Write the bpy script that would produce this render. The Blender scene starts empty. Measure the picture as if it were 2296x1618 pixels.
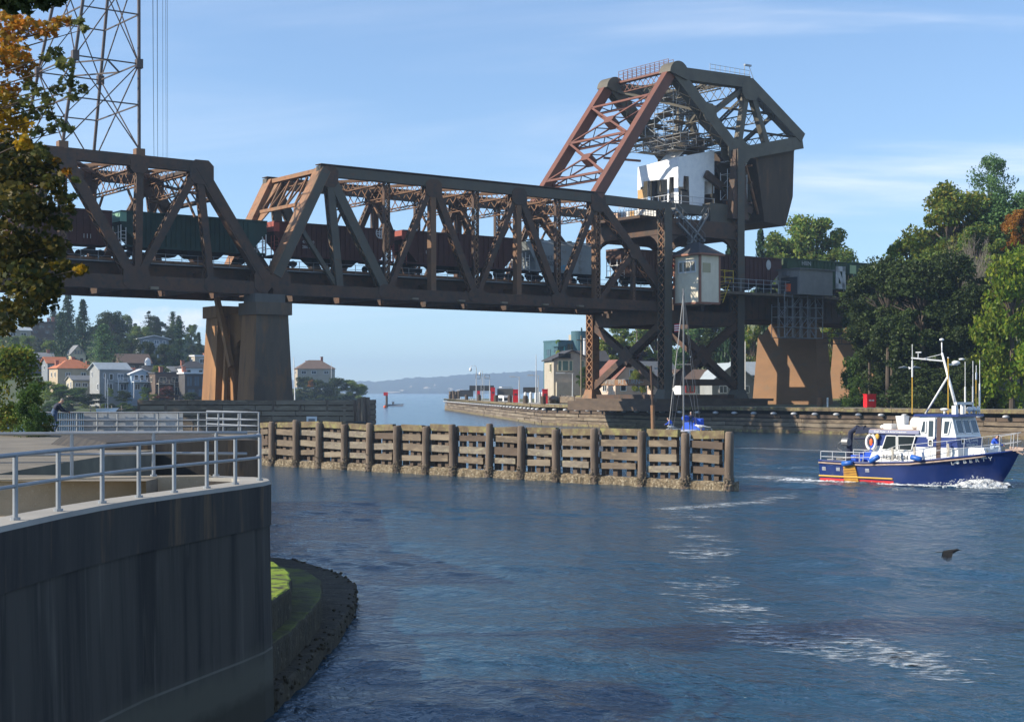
import bpy, bmesh, math, random
from math import radians as R, sin, cos, pi, sqrt, atan2
from mathutils import Vector as V, Matrix, noise as mnoise
rnd = random.Random(7)
sc = bpy.context.scene
C = sc.collection
# ------------------------------------------------------------------ camera
H, F, U0, V0 = 5.2, 3400.0, 1148.0, 879.0        # eye height; focal length, centre and horizon of the survey grid
cam = bpy.data.cameras.new('camera'); cam_o = bpy.data.objects.new('camera', cam); C.objects.link(cam_o)
cam_o.location = (0, 0, H); cam_o.rotation_euler = (R(90), 0, 0)
cam.sensor_width = 36.0; cam.lens = 36.0*F/2296.0; cam.shift_y = 70.0/2296.0
cam.clip_start = 0.2; cam.clip_end = 30000
sc.camera = cam_o
# ------------------------------------------------------------------ light
SUN_EL, SUN_AZ = R(29.5), atan2(-.98, -.20)          # azimuth clockwise from +Y
sdir = V((sin(SUN_AZ)*cos(SUN_EL), cos(SUN_AZ)*cos(SUN_EL), sin(SUN_EL)))
sl = bpy.data.lights.new('sun', 'SUN'); sl.energy = 5.0; sl.angle = R(.5); sl.color = (1, .90, .74)
so = bpy.data.objects.new('sun', sl); C.objects.link(so); so.location = sdir*200
so.rotation_euler = sdir.to_track_quat('Z', 'Y').to_euler()
w = bpy.data.worlds.new('World'); sc.world = w; w.use_nodes = True
nt = w.node_tree; nd, lk = nt.nodes, nt.links
bg = nd['Background']; bg.inputs[1].default_value = .138
sky = nd.new('ShaderNodeTexSky'); sky.sky_type = 'NISHITA'; sky.sun_disc = False
sky.sun_elevation = SUN_EL; sky.sun_rotation = SUN_AZ % (2*pi); sky.air_density = 1.0; sky.dust_density = .05; sky.ozone_density = 4.5
def wmath(op, a, b=None, c=None):
    n = nd.new('ShaderNodeMath'); n.operation = op
    for i, x in enumerate((a, b, c)):
        if x is None: continue
        if isinstance(x, (int, float)): n.inputs[i].default_value = x
        else: lk.new(x, n.inputs[i])
    return n.outputs[0]
tc = nd.new('ShaderNodeTexCoord'); sx = nd.new('ShaderNodeSeparateXYZ'); lk.new(tc.outputs['Generated'], sx.inputs[0])
X_, Y_, Z_ = sx.outputs
# high cirrus: direction projected on a flat cloud layer, drawn out along its drift
zz = wmath('MAXIMUM', Z_, .02)
cx = wmath('DIVIDE', X_, wmath('ADD', zz, .25)); cy = wmath('DIVIDE', Y_, wmath('ADD', zz, .25))
cv = nd.new('ShaderNodeCombineXYZ')
lk.new(wmath('ADD', wmath('MULTIPLY', cx, .8), wmath('MULTIPLY', cy, .35)), cv.inputs[0]); lk.new(wmath('MULTIPLY', cy, 2.6), cv.inputs[1])
n1 = nd.new('ShaderNodeTexNoise'); n1.inputs['Scale'].default_value = 1.35; n1.inputs['Detail'].default_value = 7; n1.inputs['Roughness'].default_value = .55
n1.inputs['Distortion'].default_value = .5
lk.new(cv.outputs[0], n1.inputs['Vector'])
mr = nd.new('ShaderNodeMapRange'); mr.inputs[1].default_value = .43; mr.inputs[2].default_value = .80; mr.interpolation_type = 'SMOOTHSTEP'
lk.new(n1.outputs[0], mr.inputs[0])
side = nd.new('ShaderNodeMapRange'); side.inputs[1].default_value = -.02; side.inputs[2].default_value = .24; lk.new(X_, side.inputs[0])
side.inputs[3].default_value = .22
sv = nd.new('ShaderNodeVectorMath'); sv.operation = 'ADD'; sv.inputs[1].default_value = (0, 0, .035); lk.new(tc.outputs['Generated'], sv.inputs[0])
sn = nd.new('ShaderNodeVectorMath'); sn.operation = 'NORMALIZE'; lk.new(sv.outputs[0], sn.inputs[0]); lk.new(sn.outputs[0], sky.inputs[0])   # clear washed autumn air: less white at the horizon
cir = wmath('MULTIPLY', wmath('MULTIPLY', mr.outputs[0], side.outputs[0]), .8)
# small cumulus low over the left bank
cv2 = nd.new('ShaderNodeCombineXYZ'); lk.new(wmath('MULTIPLY', X_, 60), cv2.inputs[0]); lk.new(wmath('MULTIPLY', Z_, 90), cv2.inputs[1])
n2 = nd.new('ShaderNodeTexNoise'); n2.inputs['Scale'].default_value = 1.0; n2.inputs['Detail'].default_value = 4
lk.new(cv2.outputs[0], n2.inputs['Vector'])
ex = wmath('DIVIDE', wmath('ADD', X_, .222), .030); ez = wmath('DIVIDE', wmath('SUBTRACT', Z_, .0455), .0085)
el = wmath('SUBTRACT', 1.0, wmath('ADD', wmath('MULTIPLY', ex, ex), wmath('MULTIPLY', ez, ez)))
cu = nd.new('ShaderNodeMapRange'); cu.inputs[1].default_value = .42; cu.inputs[2].default_value = .75
lk.new(wmath('ADD', n2.outputs[0], wmath('MULTIPLY', wmath('MAXIMUM', el, -2.0), .22)), cu.inputs[0])
cuf = wmath('MULTIPLY', wmath('MULTIPLY', cu.outputs[0], .7), wmath('GREATER_THAN', Y_, .2))
cuf = wmath('MULTIPLY', cuf, wmath('GREATER_THAN', el, -1.6))
mx = nd.new('ShaderNodeMixRGB'); lk.new(sky.outputs[0], mx.inputs[1]); mx.inputs[2].default_value = (6.0, 6.25, 6.7, 1)
lk.new(wmath('MINIMUM', wmath('ADD', cir, cuf), .85), mx.inputs[0])
hs = nd.new('ShaderNodeHueSaturation'); hs.inputs['Saturation'].default_value = .96; hs.inputs['Value'].default_value = 1.0
lk.new(mx.outputs[0], hs.inputs['Color']); lk.new(hs.outputs[0], bg.inputs[0])
sc.view_settings.view_transform = 'Standard'; sc.view_settings.look = 'None'; sc.view_settings.exposure = 0.55; sc.view_settings.gamma = 1.0
sc.render.engine = 'CYCLES'; sc.cycles.use_denoising = True; sc.cycles.max_bounces = 6; sc.cycles.diffuse_bounces = 3
sc.cycles.glossy_bounces = 3; sc.cycles.transparent_max_bounces = 8; sc.cycles.volume_bounces = 0; sc.cycles.caustics_reflective = False
sc.cycles.caustics_refractive = False
# ------------------------------------------------------------------ survey helpers
def P(u, v, D): return V(((u-U0)*D/F, D, H-(v-V0)*D/F))
def GD(v, z=0.0): return (H-z)*F/(v-V0)            # distance of a point of height z seen at row v
def WP(u, v, z=0.0): return P(u, v, GD(v, z))
PAN = sqrt(5.31**2+3.96**2)                          # one truss panel in metres
E1 = V((5.31, 3.96, 0))/PAN; E2 = V((-E1.y, E1.x, 0)); EZ = V((0, 0, 1))
def B(s, t, z): return V((-20.57, 180, 0)) + E1*(s*PAN) + E2*t + V((0, 0, z))
def SU(u, t=0.0):
    k = (u-U0)/F
    return (k*(180+E2.y*t)+20.57-E2.x*t)/(5.31-k*3.96)
def BZ(s, t, v): return H-(v-V0)*B(s, t, 0).y/F
# ------------------------------------------------------------------ object helpers
ORI = {}
def tag(o, label=None, cat=None, group=None, kind=None):
    if label: o['label'] = label
    if cat: o['category'] = cat
    if group: o['group'] = group
    if kind: o['kind'] = kind
    return o
def thing(name, label, cat, loc=(0, 0, 0), rz=0.0, group=None, local=False):
    o = bpy.data.objects.new(name, None); C.objects.link(o); o.empty_display_size = .5
    o.location = loc; o.rotation_euler = (0, 0, rz)
    ORI[o.name] = V((0, 0, 0)) if local else V(loc)
    return tag(o, label, cat, group)
class MB:
    def __init__(s): s.v = []; s.f = []; s.m = []; s.k = 0
    def poly(s, pts, idx=None):
        b = len(s.v); s.v += [V(p) for p in pts]
        for f in (idx or [tuple(range(len(pts)))]):
            s.f.append(tuple(b+i for i in f)); s.m.append(s.k)
        return s
    def hexa(s, a, c):
        """two quads a, c (bottom, top) joined to a block"""
        return s.poly(list(a)+list(c), [(3, 2, 1, 0), (4, 5, 6, 7), (0, 1, 5, 4), (1, 2, 6, 5), (2, 3, 7, 6), (3, 0, 4, 7)])
    def box(s, c, d, rz=0.0):
        c = V(c); x, y, z = d[0]/2, d[1]/2, d[2]/2; ca, sa = cos(rz), sin(rz)
        q = lambda X, Y, Z: c+V((X*ca-Y*sa, X*sa+Y*ca, Z))
        return s.hexa([q(-x, -y, -z), q(x, -y, -z), q(x, y, -z), q(-x, y, -z)], [q(-x, -y, z), q(x, -y, z), q(x, y, z), q(-x, y, z)])
    def beam(s, p, q, wd, ht, side=None, w2=None, h2=None):
        """bar p-q; wd across 'side', ht across the other direction"""
        p, q = V(p), V(q); a = (q-p).normalized()
        if side is None: side = V((0, 0, 1)) if abs(a.z) < .9 else V((1, 0, 0)); side = side.cross(a)
        sd = V(side); sd = (sd-a*sd.dot(a)).normalized(); o = a.cross(sd)
        w2 = w2 or wd; h2 = h2 or ht
        f = lambda c, i, j, ww, hh: c+sd*(i*ww/2)+o*(j*hh/2)
        return s.hexa([f(p, -1, -1, wd, ht), f(p, 1, -1, wd, ht), f(p, 1, 1, wd, ht), f(p, -1, 1, wd, ht)],
                      [f(q, -1, -1, w2, h2), f(q, 1, -1, w2, h2), f(q, 1, 1, w2, h2), f(q, -1, 1, w2, h2)])
    def tube(s, pts, r, n=8, cap=True):
        pts = [V(p) for p in pts]; b = len(s.v); m = len(pts); rr = r if isinstance(r, (list, tuple)) else [r]*m
        ref = None
        for i, p in enumerate(pts):
            a = (pts[min(i+1, m-1)]-pts[max(i-1, 0)]).normalized()
            if ref is None: ref = V((0, 0, 1)) if abs(a.z) < .9 else V((1, 0, 0))
            x = a.cross(ref).normalized(); y = a.cross(x).normalized(); ref = -y if False else ref
            for j in range(n):
                an = 2*pi*j/n; s.v.append(p+x*(rr[i]*cos(an))+y*(rr[i]*sin(an)))
        for i in range(m-1):
            for j in range(n):
                s.f.append((b+i*n+j, b+i*n+(j+1) % n, b+(i+1)*n+(j+1) % n, b+(i+1)*n+j)); s.m.append(s.k)
        if cap:
            s.f.append(tuple(b+j for j in range(n))[::-1]); s.m.append(s.k)
            s.f.append(tuple(b+(m-1)*n+j for j in range(n))); s.m.append(s.k)
        return s
    def prism(s, pts, d):
        """closed outline pts (3d) extruded by vector d"""
        b = len(s.v); n = len(pts); d = V(d)
        s.v += [V(p) for p in pts]+[V(p)+d for p in pts]
        s.f += [tuple(b+i for i in range(n))[::-1], tuple(b+n+i for i in range(n))]+[(b+i, b+(i+1) % n, b+n+(i+1) % n, b+n+i) for i in range(n)]
        s.m += [s.k]*(n+2)
        return s
    def ball(s, c, r, nu=10, nv=6, sq=(1, 1, 1)):
        c = V(c); b = len(s.v)
        for i in range(nv+1):
            th = pi*i/nv
            for j in range(nu):
                ph = 2*pi*j/nu; s.v.append(c+V((r*sq[0]*sin(th)*cos(ph), r*sq[1]*sin(th)*sin(ph), r*sq[2]*cos(th))))
        for i in range(nv):
            for j in range(nu):
                s.f.append((b+i*nu+j, b+(i+1)*nu+j, b+(i+1)*nu+(j+1) % nu, b+i*nu+(j+1) % nu)); s.m.append(s.k)
        return s
    def lace(s, p, q, nrm, w, pitch, bw=.09, th=.03, x=False):
        """zigzag (or crossed) flat lacing between two edges w apart, in the plane normal to nrm"""
        p, q, nrm = V(p), V(q), V(nrm).normalized(); L = (q-p).length; a = (q-p)/L; m = a.cross(nrm).normalized()
        n = max(1, round(L/pitch)); st = L/n
        for i in range(n):
            s0, s1 = p+a*(i*st), p+a*((i+1)*st); sg = 1 if i % 2 else -1
            s.beam(s0+m*(sg*w/2), s1-m*(sg*w/2), bw, th, m)
            if x: s.beam(s0-m*(sg*w/2)+nrm*.035, s1+m*(sg*w/2)+nrm*.035, bw, th, m)
        return s
    def member(s, p, q, wd, dp, nv, kind='box', pitch=None, pl=.07, x=False):
        """built-up steel bar: wd in the truss plane, dp across it (nv = normal of the truss plane)"""
        p, q, nv = V(p), V(q), V(nv).normalized(); a = (q-p).normalized(); m = a.cross(nv).normalized()
        if kind == 'box': return s.beam(p, q, dp, wd, nv)
        if kind == 'web':
            for g in (-1, 1):
                s.beam(p+nv*(g*dp/2), q+nv*(g*dp/2), pl, wd, nv)
                for h in (-1, 1): s.beam(p+nv*(g*(dp/2-.12))+m*(h*(wd/2-.02)), q+nv*(g*(dp/2-.12))+m*(h*(wd/2-.02)), .2, .06, nv)
            for h in (-1, 1): s.lace(p+m*(h*wd/2), q+m*(h*wd/2), m, dp-.05, pitch or dp*.9, x=x)
        else:
            for h in (-1, 1): s.beam(p+m*(h*wd/2), q+m*(h*wd/2), dp, pl+.05, nv)
            for g in (-1, 1): s.lace(p+nv*(g*dp/2), q+nv*(g*dp/2), nv, wd-.05, pitch or wd*.9, x=x)
        return s
    def build(s, name, mats, parent=None, smooth=False, org=None):
        me = bpy.data.meshes.new(name); o0 = org if org is not None else (ORI.get(parent.name, V((0, 0, 0))) if parent else V((0, 0, 0)))
        me.from_pydata([tuple(v-o0) for v in s.v], [], s.f)
        mats = mats if isinstance(mats, (list, tuple)) else [mats]
        for m in mats: me.materials.append(m)
        if len(mats) > 1: me.polygons.foreach_set('material_index', s.m)
        if smooth: me.polygons.foreach_set('use_smooth', [True]*len(s.f))
        me.update()
        o = bpy.data.objects.new(name, me); C.objects.link(o)
        if parent: o.parent = parent
        ORI[o.name] = V(o0)
        if parent is None and org is not None: o.location = org
        return o
def copy_tree(o, parent=None):
    c = o.copy(); C.objects.link(c); c.parent = parent
    for ch in list(o.children): copy_tree(ch, c)
    return c
def text_obj(name, body, size, mat, parent, mtx, sx=1.0, depth=.004, bold=0.0, spacing=1.0):
    cu = bpy.data.curves.new(name, 'FONT'); cu.body = body; cu.size = size; cu.align_x = 'LEFT'; cu.extrude = depth; cu.offset = bold; cu.resolution_u = 2
    cu.space_character = spacing
    t = bpy.data.objects.new(name, cu); C.objects.link(t); bpy.context.view_layer.update()
    me = bpy.data.meshes.new_from_object(t.evaluated_get(bpy.context.evaluated_depsgraph_get()))
    bpy.data.objects.remove(t); bpy.data.curves.remove(cu)
    me.transform(Matrix.Diagonal((sx, 1, 1, 1))); me.transform(mtx); me.materials.clear(); me.materials.append(mat)
    o = bpy.data.objects.new(name, me); C.objects.link(o)
    if parent: o.parent = parent; me.transform(Matrix.Translation(-ORI.get(parent.name, V((0, 0, 0)))))
    return o
def frame_mtx(org, xdir, zdir):
    """matrix of a text plane: baseline along xdir, letters facing zdir"""
    x = V(xdir).normalized(); z = V(zdir).normalized(); y = z.cross(x).normalized(); x = y.cross(z)
    m = Matrix((x, y, z)).transposed().to_4x4(); m.translation = V(org); return m
# ------------------------------------------------------------------ materials
M = {}
def pm(name, col, col2=None, scale=1.0, rough=.6, metal=0.0, bump=0.0, stretch=(1, 1, 1), lo=.35, hi=.65, col3=None, sc3=4.0, lo3=.55, hi3=.7,
       detail=6, coord='Object', spec=.5, bscale=None, alpha=None):
    m = bpy.data.materials.new(name); m.use_nodes = True; N, L = m.node_tree.nodes, m.node_tree.links
    b = N['Principled BSDF']; b.inputs['Roughness'].default_value = rough; b.inputs['Metallic'].default_value = metal
    b.inputs['Specular IOR Level'].default_value = spec
    b.inputs['Base Color'].default_value = (*col, 1)
    def nz(scale_, stretch_, det=detail, seed=0.0):
        t = N.new('ShaderNodeTexCoord'); mp = N.new('ShaderNodeMapping'); mp.inputs['Scale'].default_value = stretch_; mp.inputs['Location'].default_value = (seed, seed*.7, seed*.3)
        L.new(t.outputs[coord], mp.inputs[0]); n = N.new('ShaderNodeTexNoise'); n.inputs['Scale'].default_value = scale_; n.inputs['Detail'].default_value = det
        n.inputs['Roughness'].default_value = .62; L.new(mp.outputs[0], n.inputs['Vector']); return n
    def mixto(prev, n, c, l, h):
        r = N.new('ShaderNodeMapRange'); r.inputs[1].default_value = l; r.inputs[2].default_value = h; L.new(n.outputs[0], r.inputs[0])
        x = N.new('ShaderNodeMixRGB'); L.new(r.outputs[0], x.inputs[0])
        if isinstance(prev, tuple): x.inputs[1].default_value = (*prev, 1)
        else: L.new(prev, x.inputs[1])
        x.inputs[2].default_value = (*c, 1); return x.outputs[0]
    out = col; n = None
    if col2: n = nz(scale, stretch); out = mixto(out, n, col2, lo, hi)
    if col3: out = mixto(out, nz(sc3, stretch, 5, 3.7), col3, lo3, hi3)
    if not isinstance(out, tuple): L.new(out, b.inputs['Base Color'])
    if bump:
        bn = nz(bscale or scale*5, stretch, 5, 1.3); bp = N.new('ShaderNodeBump'); bp.inputs['Strength'].default_value = min(1, bump); bp.inputs['Distance'].default_value = max(.02, bump*.06)
        L.new(bn.outputs[0], bp.inputs['Height']); L.new(bp.outputs[0], b.inputs['Normal'])
    M[name] = m
    return m
def leafm(name, cols, trans=.35):
    m = bpy.data.materials.new(name); m.use_nodes = True; N, L = m.node_tree.nodes, m.node_tree.links
    N.remove(N['Principled BSDF']); out = N['Material Output']
    g = N.new('ShaderNodeNewGeometry'); cr = N.new('ShaderNodeValToRGB'); L.new(g.outputs['Random Per Island'], cr.inputs[0])
    e = cr.color_ramp.elements
    while len(e) < len(cols): e.new(.5)
    for i, c in enumerate(cols): e[i].position = i/(max(1, len(cols)-1)); e[i].color = (*c, 1)
    # broad light and dark patches over the crown
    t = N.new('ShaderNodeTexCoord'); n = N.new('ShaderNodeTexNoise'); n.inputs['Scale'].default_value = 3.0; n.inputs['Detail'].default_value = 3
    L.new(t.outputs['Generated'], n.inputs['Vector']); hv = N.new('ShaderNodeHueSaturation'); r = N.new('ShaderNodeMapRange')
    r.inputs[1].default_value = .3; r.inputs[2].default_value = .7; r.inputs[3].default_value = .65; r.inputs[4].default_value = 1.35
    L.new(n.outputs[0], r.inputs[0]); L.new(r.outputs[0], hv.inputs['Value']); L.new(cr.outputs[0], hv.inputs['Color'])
    d = N.new('ShaderNodeBsdfDiffuse'); tr = N.new('ShaderNodeBsdfTranslucent'); mxs = N.new('ShaderNodeMixShader'); mxs.inputs[0].default_value = trans
    gl = N.new('ShaderNodeBsdfGlossy'); gl.inputs['Roughness'].default_value = .45; m2 = N.new('ShaderNodeMixShader'); m2.inputs[0].default_value = .012
    L.new(hv.outputs[0], d.inputs[0]); L.new(hv.outputs[0], tr.inputs[0]); L.new(d.outputs[0], mxs.inputs[1]); L.new(tr.outputs[0], mxs.inputs[2])
    L.new(mxs.outputs[0], m2.inputs[1]); L.new(gl.outputs[0], m2.inputs[2]); L.new(m2.outputs[0], out.inputs[0]); M[name] = m; return m
# steel
pm('steel_dark', (.050, .033, .023), (.105, .050, .026), .35, .72, bump=.15, bscale=6, col3=(.03, .026, .024), sc3=1.3, lo3=.5, hi3=.75)
pm('steel_rust', (.30, .135, .057), (.20, .13, .075), .6, .75, bump=.15, bscale=6, col3=(.12, .05, .028), sc3=1.6, lo3=.52, hi3=.7)
pm('steel_grey', (.070, .064, .050), (.095, .082, .06), .5, .65, bump=.1, bscale=6, col3=(.13, .065, .035), sc3=.9, lo3=.58, hi3=.75)
pm('steel_olive', (.12, .105, .075), (.085, .075, .055), .5, .65, bump=.1, bscale=6, col3=(.09, .05, .03), sc3=1.2, lo3=.6, hi3=.76)
pm('steel_red', (.175, .060, .033), (.13, .05, .03), .7, .6, bump=.1, bscale=6, col3=(.16, .055, .035), sc3=1.5, lo3=.55, hi3=.75)
pm('lacing', (.20, .10, .05), (.14, .085, .05), .8, .8)
pm('pylon_steel', (.05, .04, .038), (.085, .055, .042), .4, .6)
pm('galv', (.33, .35, .37), (.26, .28, .30), 2.5, .45, metal=.35, bump=.05)
pm('galv_dull', (.20, .205, .21), (.15, .15, .155), 1.5, .5, metal=.3)
pm('cw_block', (.055, .040, .030), (.085, .058, .038), .4, .85, bump=.2, bscale=3, col3=(.13, .07, .04), sc3=.8, stretch=(1, 1, .35))
# concrete, timber, stone
pm('conc_rust', (.34, .175, .075), (.22, .115, .055), .35, .9, bump=.25, bscale=5, stretch=(1, 1, .22), col3=(.14, .085, .05), sc3=.9, lo3=.52, hi3=.72)
pm('conc_brown', (.255, .14, .07), (.20, .115, .062), .3, .9, bump=.2, bscale=5, stretch=(.5, .5, 1.2), col3=(.20, .135, .085), sc3=.6)
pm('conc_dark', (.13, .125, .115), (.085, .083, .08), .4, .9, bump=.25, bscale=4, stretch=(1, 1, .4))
pm('conc_grey', (.36, .34, .30), (.28, .265, .235), .6, .9, bump=.2, bscale=9)
pm('timber', (.175, .135, .095), (.11, .083, .058), 1.1, .9, bump=.35, bscale=7, stretch=(.6, .6, 2.2), col3=(.25, .195, .13), sc3=1.7, lo3=.5, hi3=.7)
pm('timber_pale', (.27, .22, .155), (.18, .145, .105), .9, .9, bump=.3, bscale=7, stretch=(.5, .5, 2.5), col3=(.13, .09, .06), sc3=1.0, lo3=.55, hi3=.72)
pm('timber_dark', (.075, .055, .042), (.12, .085, .06), 1.0, .9, bump=.35, bscale=7, stretch=(.7, .7, 1.5))
pm('timber_moss', (.20, .155, .085), (.10, .07, .045), 1.4, .95, bump=.4, bscale=8, col3=(.24, .22, .09), sc3=1.9, lo3=.5, hi3=.66)
pm('pile', (.18, .135, .10), (.10, .075, .056), 1.5, .95, bump=.5, bscale=9, stretch=(2, 2, .35), col3=(.19, .15, .10), sc3=1.6, lo3=.55, hi3=.72)
pm('barnacle', (.22, .17, .105), (.10, .075, .045), 5, .95, bump=.9, bscale=9, col3=(.36, .31, .22), sc3=9, lo3=.53, hi3=.62)
pm('rock', (.28, .24, .19), (.15, .13, .11), .6, .95, bump=.6, bscale=2.5)
pm('white_paint', (.80, .80, .78), (.70, .70, .68), 1.2, .45)
pm('dark_grey', (.045, .048, .055), None, 1, .6)
pm('black', (.010, .010, .011), None, 1, .5)
pm('glass_dark', (.02, .028, .032), None, 1, .08, spec=.8)
pm('red_paint', (.62, .018, .02), (.5, .014, .018), 1.5, .45)
pm('steel_light', (.55, .56, .57), None, 1, .4, metal=.2)
pm('orange', (.85, .14, .03), None, 1, .7)
# ================================================================== THE SETTING
def grid_mesh(name, xs, ys, fz, mat, kind='structure', smooth=True):
    mb = MB(); nx, ny = len(xs), len(ys)
    for y in ys:
        for x in xs: mb.v.append(V((x, y, fz(x, y))))
    for j in range(ny-1):
        for i in range(nx-1):
            a = j*nx+i; mb.f.append((a, a+1, a+nx+1, a+nx)); mb.m.append(0)
    o = mb.build(name, mat, smooth=smooth); o['kind'] = kind; return o
def lerp(a, b, t): return a+(b-a)*t
def pw(x, pts):
    if x <= pts[0][0]: return pts[0][1]
    for (x0, y0), (x1, y1) in zip(pts, pts[1:]):
        if x <= x1: return lerp(y0, y1, (x-x0)/(x1-x0))
    return pts[-1][1]
# ---- water
m = bpy.data.materials.new('water'); m.use_nodes = True; N, L = m.node_tree.nodes, m.node_tree.links
b = N['Principled BSDF']; b.inputs['Base Color'].default_value = (.011, .052, .094, 1); b.inputs['Roughness'].default_value = .14; b.inputs['IOR'].default_value = 1.55
t = N.new('ShaderNodeTexCoord'); prev = None
for sc_, st, dist, det, stren in ((1.4, (1, .8, 1), .22, 4, .9), (5.0, (1, .85, 1), .09, 4, 1.0)):
    mp = N.new('ShaderNodeMapping'); mp.inputs['Scale'].default_value = st; mp.inputs['Rotation'].default_value = (0, 0, .35*sc_ % 1.1); L.new(t.outputs['Object'], mp.inputs[0])
    n = N.new('ShaderNodeTexNoise'); n.inputs['Scale'].default_value = sc_; n.inputs['Detail'].default_value = det; n.inputs['Roughness'].default_value = .55; n.inputs['Distortion'].default_value = .6
    L.new(mp.outputs[0], n.inputs['Vector']); bp = N.new('ShaderNodeBump'); bp.inputs['Distance'].default_value = dist; bp.inputs['Strength'].default_value = stren
    L.new(n.outputs[0], bp.inputs['Height'])
    if prev: L.new(prev.outputs[0], bp.inputs['Normal'])
    prev = bp
L.new(prev.outputs[0], b.inputs['Normal']); M['water'] = m
import numpy as np
_r = np.random.RandomState(4); WAVES = []
for k in range(44):                                    # wind ripples on short swell
    lam = .45*(5.2/.45)**(k/43.0); a = .9+_r.normal(0, .75); WAVES.append((2*pi/lam*cos(a), 2*pi/lam*sin(a), _r.uniform(0, 6.28), .0043*lam**.92))
WX, WY = np.arange(-14, 52.01, .125), np.arange(16, 136.01, .15)
def wave_h(x, y):
    h = 0
    for kx, ky, ph, am in WAVES: h = h+am*np.sin(kx*x+ky*y+ph+.8*np.sin(.11*x-.07*y+ph*3))
    patch = .62+.28*np.sin(.13*x+.05*y+1.0+1.2*np.sin(.05*y))+.22*np.sin(.31*y-.09*x+2*np.sin(.07*x))
    e = np.minimum(np.minimum(x-WX[0], WX[-1]-x), np.minimum(y-WY[0], WY[-1]-y))
    return h*np.clip(patch, .25, 1.2)*np.clip(e/8, 0, 1)
gx, gy = np.meshgrid(WX, WY); gz = wave_h(gx, gy); ny_, nx_ = gx.shape
vv = np.stack([gx.ravel(), gy.ravel(), gz.ravel()], 1)
out = np.array([(-4500, -60, 0), (4500, -60, 0), (4500, 7000, 0), (-4500, 7000, 0)], float); nb = len(vv); vv = np.vstack([vv, out])
a_ = (np.arange(ny_-1)[:, None]*nx_+np.arange(nx_-1)[None, :]).ravel(); q_ = np.stack([a_, a_+1, a_+nx_+1, a_+nx_], 1)
c0, c1, c2, c3 = 0, nx_-1, nx_*ny_-1, nx_*(ny_-1); q_ = np.vstack([q_, [(nb, nb+1, c1, c0), (nb+1, nb+2, c2, c1), (nb+2, nb+3, c3, c2), (nb+3, nb, c0, c3)]])
me = bpy.data.meshes.new('water'); me.vertices.add(len(vv)); me.vertices.foreach_set('co', vv.ravel()); me.loops.add(q_.size); me.loops.foreach_set('vertex_index', q_.ravel().astype(np.int32))
me.polygons.add(len(q_)); me.polygons.foreach_set('loop_start', np.arange(0, q_.size, 4, dtype=np.int32)); me.polygons.foreach_set('use_smooth', np.ones(len(q_), bool)); me.update(calc_edges=True); me.materials.append(M['water'])
wo = bpy.data.objects.new('water', me); C.objects.link(wo); wo['kind'] = 'structure'
# ---- far shore hills
m = pm('far_forest', (.030, .050, .030), (.055, .075, .042), .012, .95, col3=(.02, .035, .025), sc3=.03, lo3=.45, hi3=.6)
pm('far_bluff', (.55, .45, .33), (.40, .36, .26), .05, .95)
ridge = [(-2600, 60), (-900, 52), (-640, 50), (-530, 46), (-480, 52), (-420, 60), (-300, 66), (-200, 74), (-80, 80), (60, 88), (200, 95), (420, 100), (900, 96), (1700, 70), (2600, 60)]
def fz(x, y):
    k = min(1, max(0, (y-5450)/420)); hh = pw(x, ridge)
    jag = (mnoise.noise(V((x*.035, y*.01, 0)))*7+mnoise.noise(V((x*.11, y*.02, 3)))*5)
    k2 = min(1, k*1.0)
    return -2+(hh+jag)*(k2**.6)*(1 if k < .999 else 1)
xs = [-2600+i*7.0 for i in range(745)]; ys = [5440, 5470, 5520, 5600, 5700, 5800, 5880, 6100]
grid_mesh('far_hills', xs, ys, fz, M['far_forest'])
mb = MB()
for u, v, wd, ht in ((690, 878, 16, 4), (1010, 873, 14, 5), (920, 868, 8, 4), (958, 872, 20, 7), (975, 866, 7, 9), (1030, 876, 26, 4), (1060, 874, 12, 6), (880, 880, 30, 2), (900, 876, 12, 3)):
    p = P(u, v, 5435); s_ = 5435/F
    pts = [p+V((cos(a)*wd*s_*.5*rnd.uniform(.6, 1.1), rnd.uniform(0, 8), sin(a)*ht*s_*.5*rnd.uniform(.5, 1.2))) for a in [i*2*pi/11 for i in range(11)]]
    mb.prism(pts, (0, 25, 3))
o = mb.build('far_bluffs', M['far_bluff']); o['kind'] = 'structure'
# ---- left bank hillside (the houses stand on it)
pm('bank_ground', (.045, .075, .022), (.08, .085, .035), .06, .95, bump=.3, bscale=1.2)
pm('lawn', (.085, .16, .022), (.12, .16, .03), .3, .95, bump=.2, bscale=4)
HILL = [(398, -1), (404, .6), (418, 2.2), (436, 4), (460, 8.5), (480, 13.2), (520, 18), (560, 24), (600, 27), (700, 26), (900, 22)]
def hillz(x, y):
    z = pw(y, HILL); e = min(1, max(0, (-88-x-(y-400)*.10)/20))          # the ridge runs out towards the open water
    return lerp(-1.5, z, e)+mnoise.noise(V((x*.05, y*.05, 0)))*.5*min(1, max(0, (y-404)/20))
xs = [-330+i*6 for i in range(53)]; ys = [396, 399, 402, 406, 412, 420, 428, 436, 448, 460, 470, 480, 500, 520, 540, 560, 590, 620, 660, 700, 800, 900]
grid_mesh('left_hillside', xs, ys, hillz, M['bank_ground'])
# headland behind the pier
def headz(x, y):
    dx = (x+92)/33; dy = (y-628)/34; q = 1-dx*dx*(1 if x > -92 else .10)-dy*dy
    return -1.2+max(0, q)**.5*8 if q > 0 else -1.2
grid_mesh('headland', [-178+i*3 for i in range(42)], [584+i*3 for i in range(30)], headz, M['bank_ground'])
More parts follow.
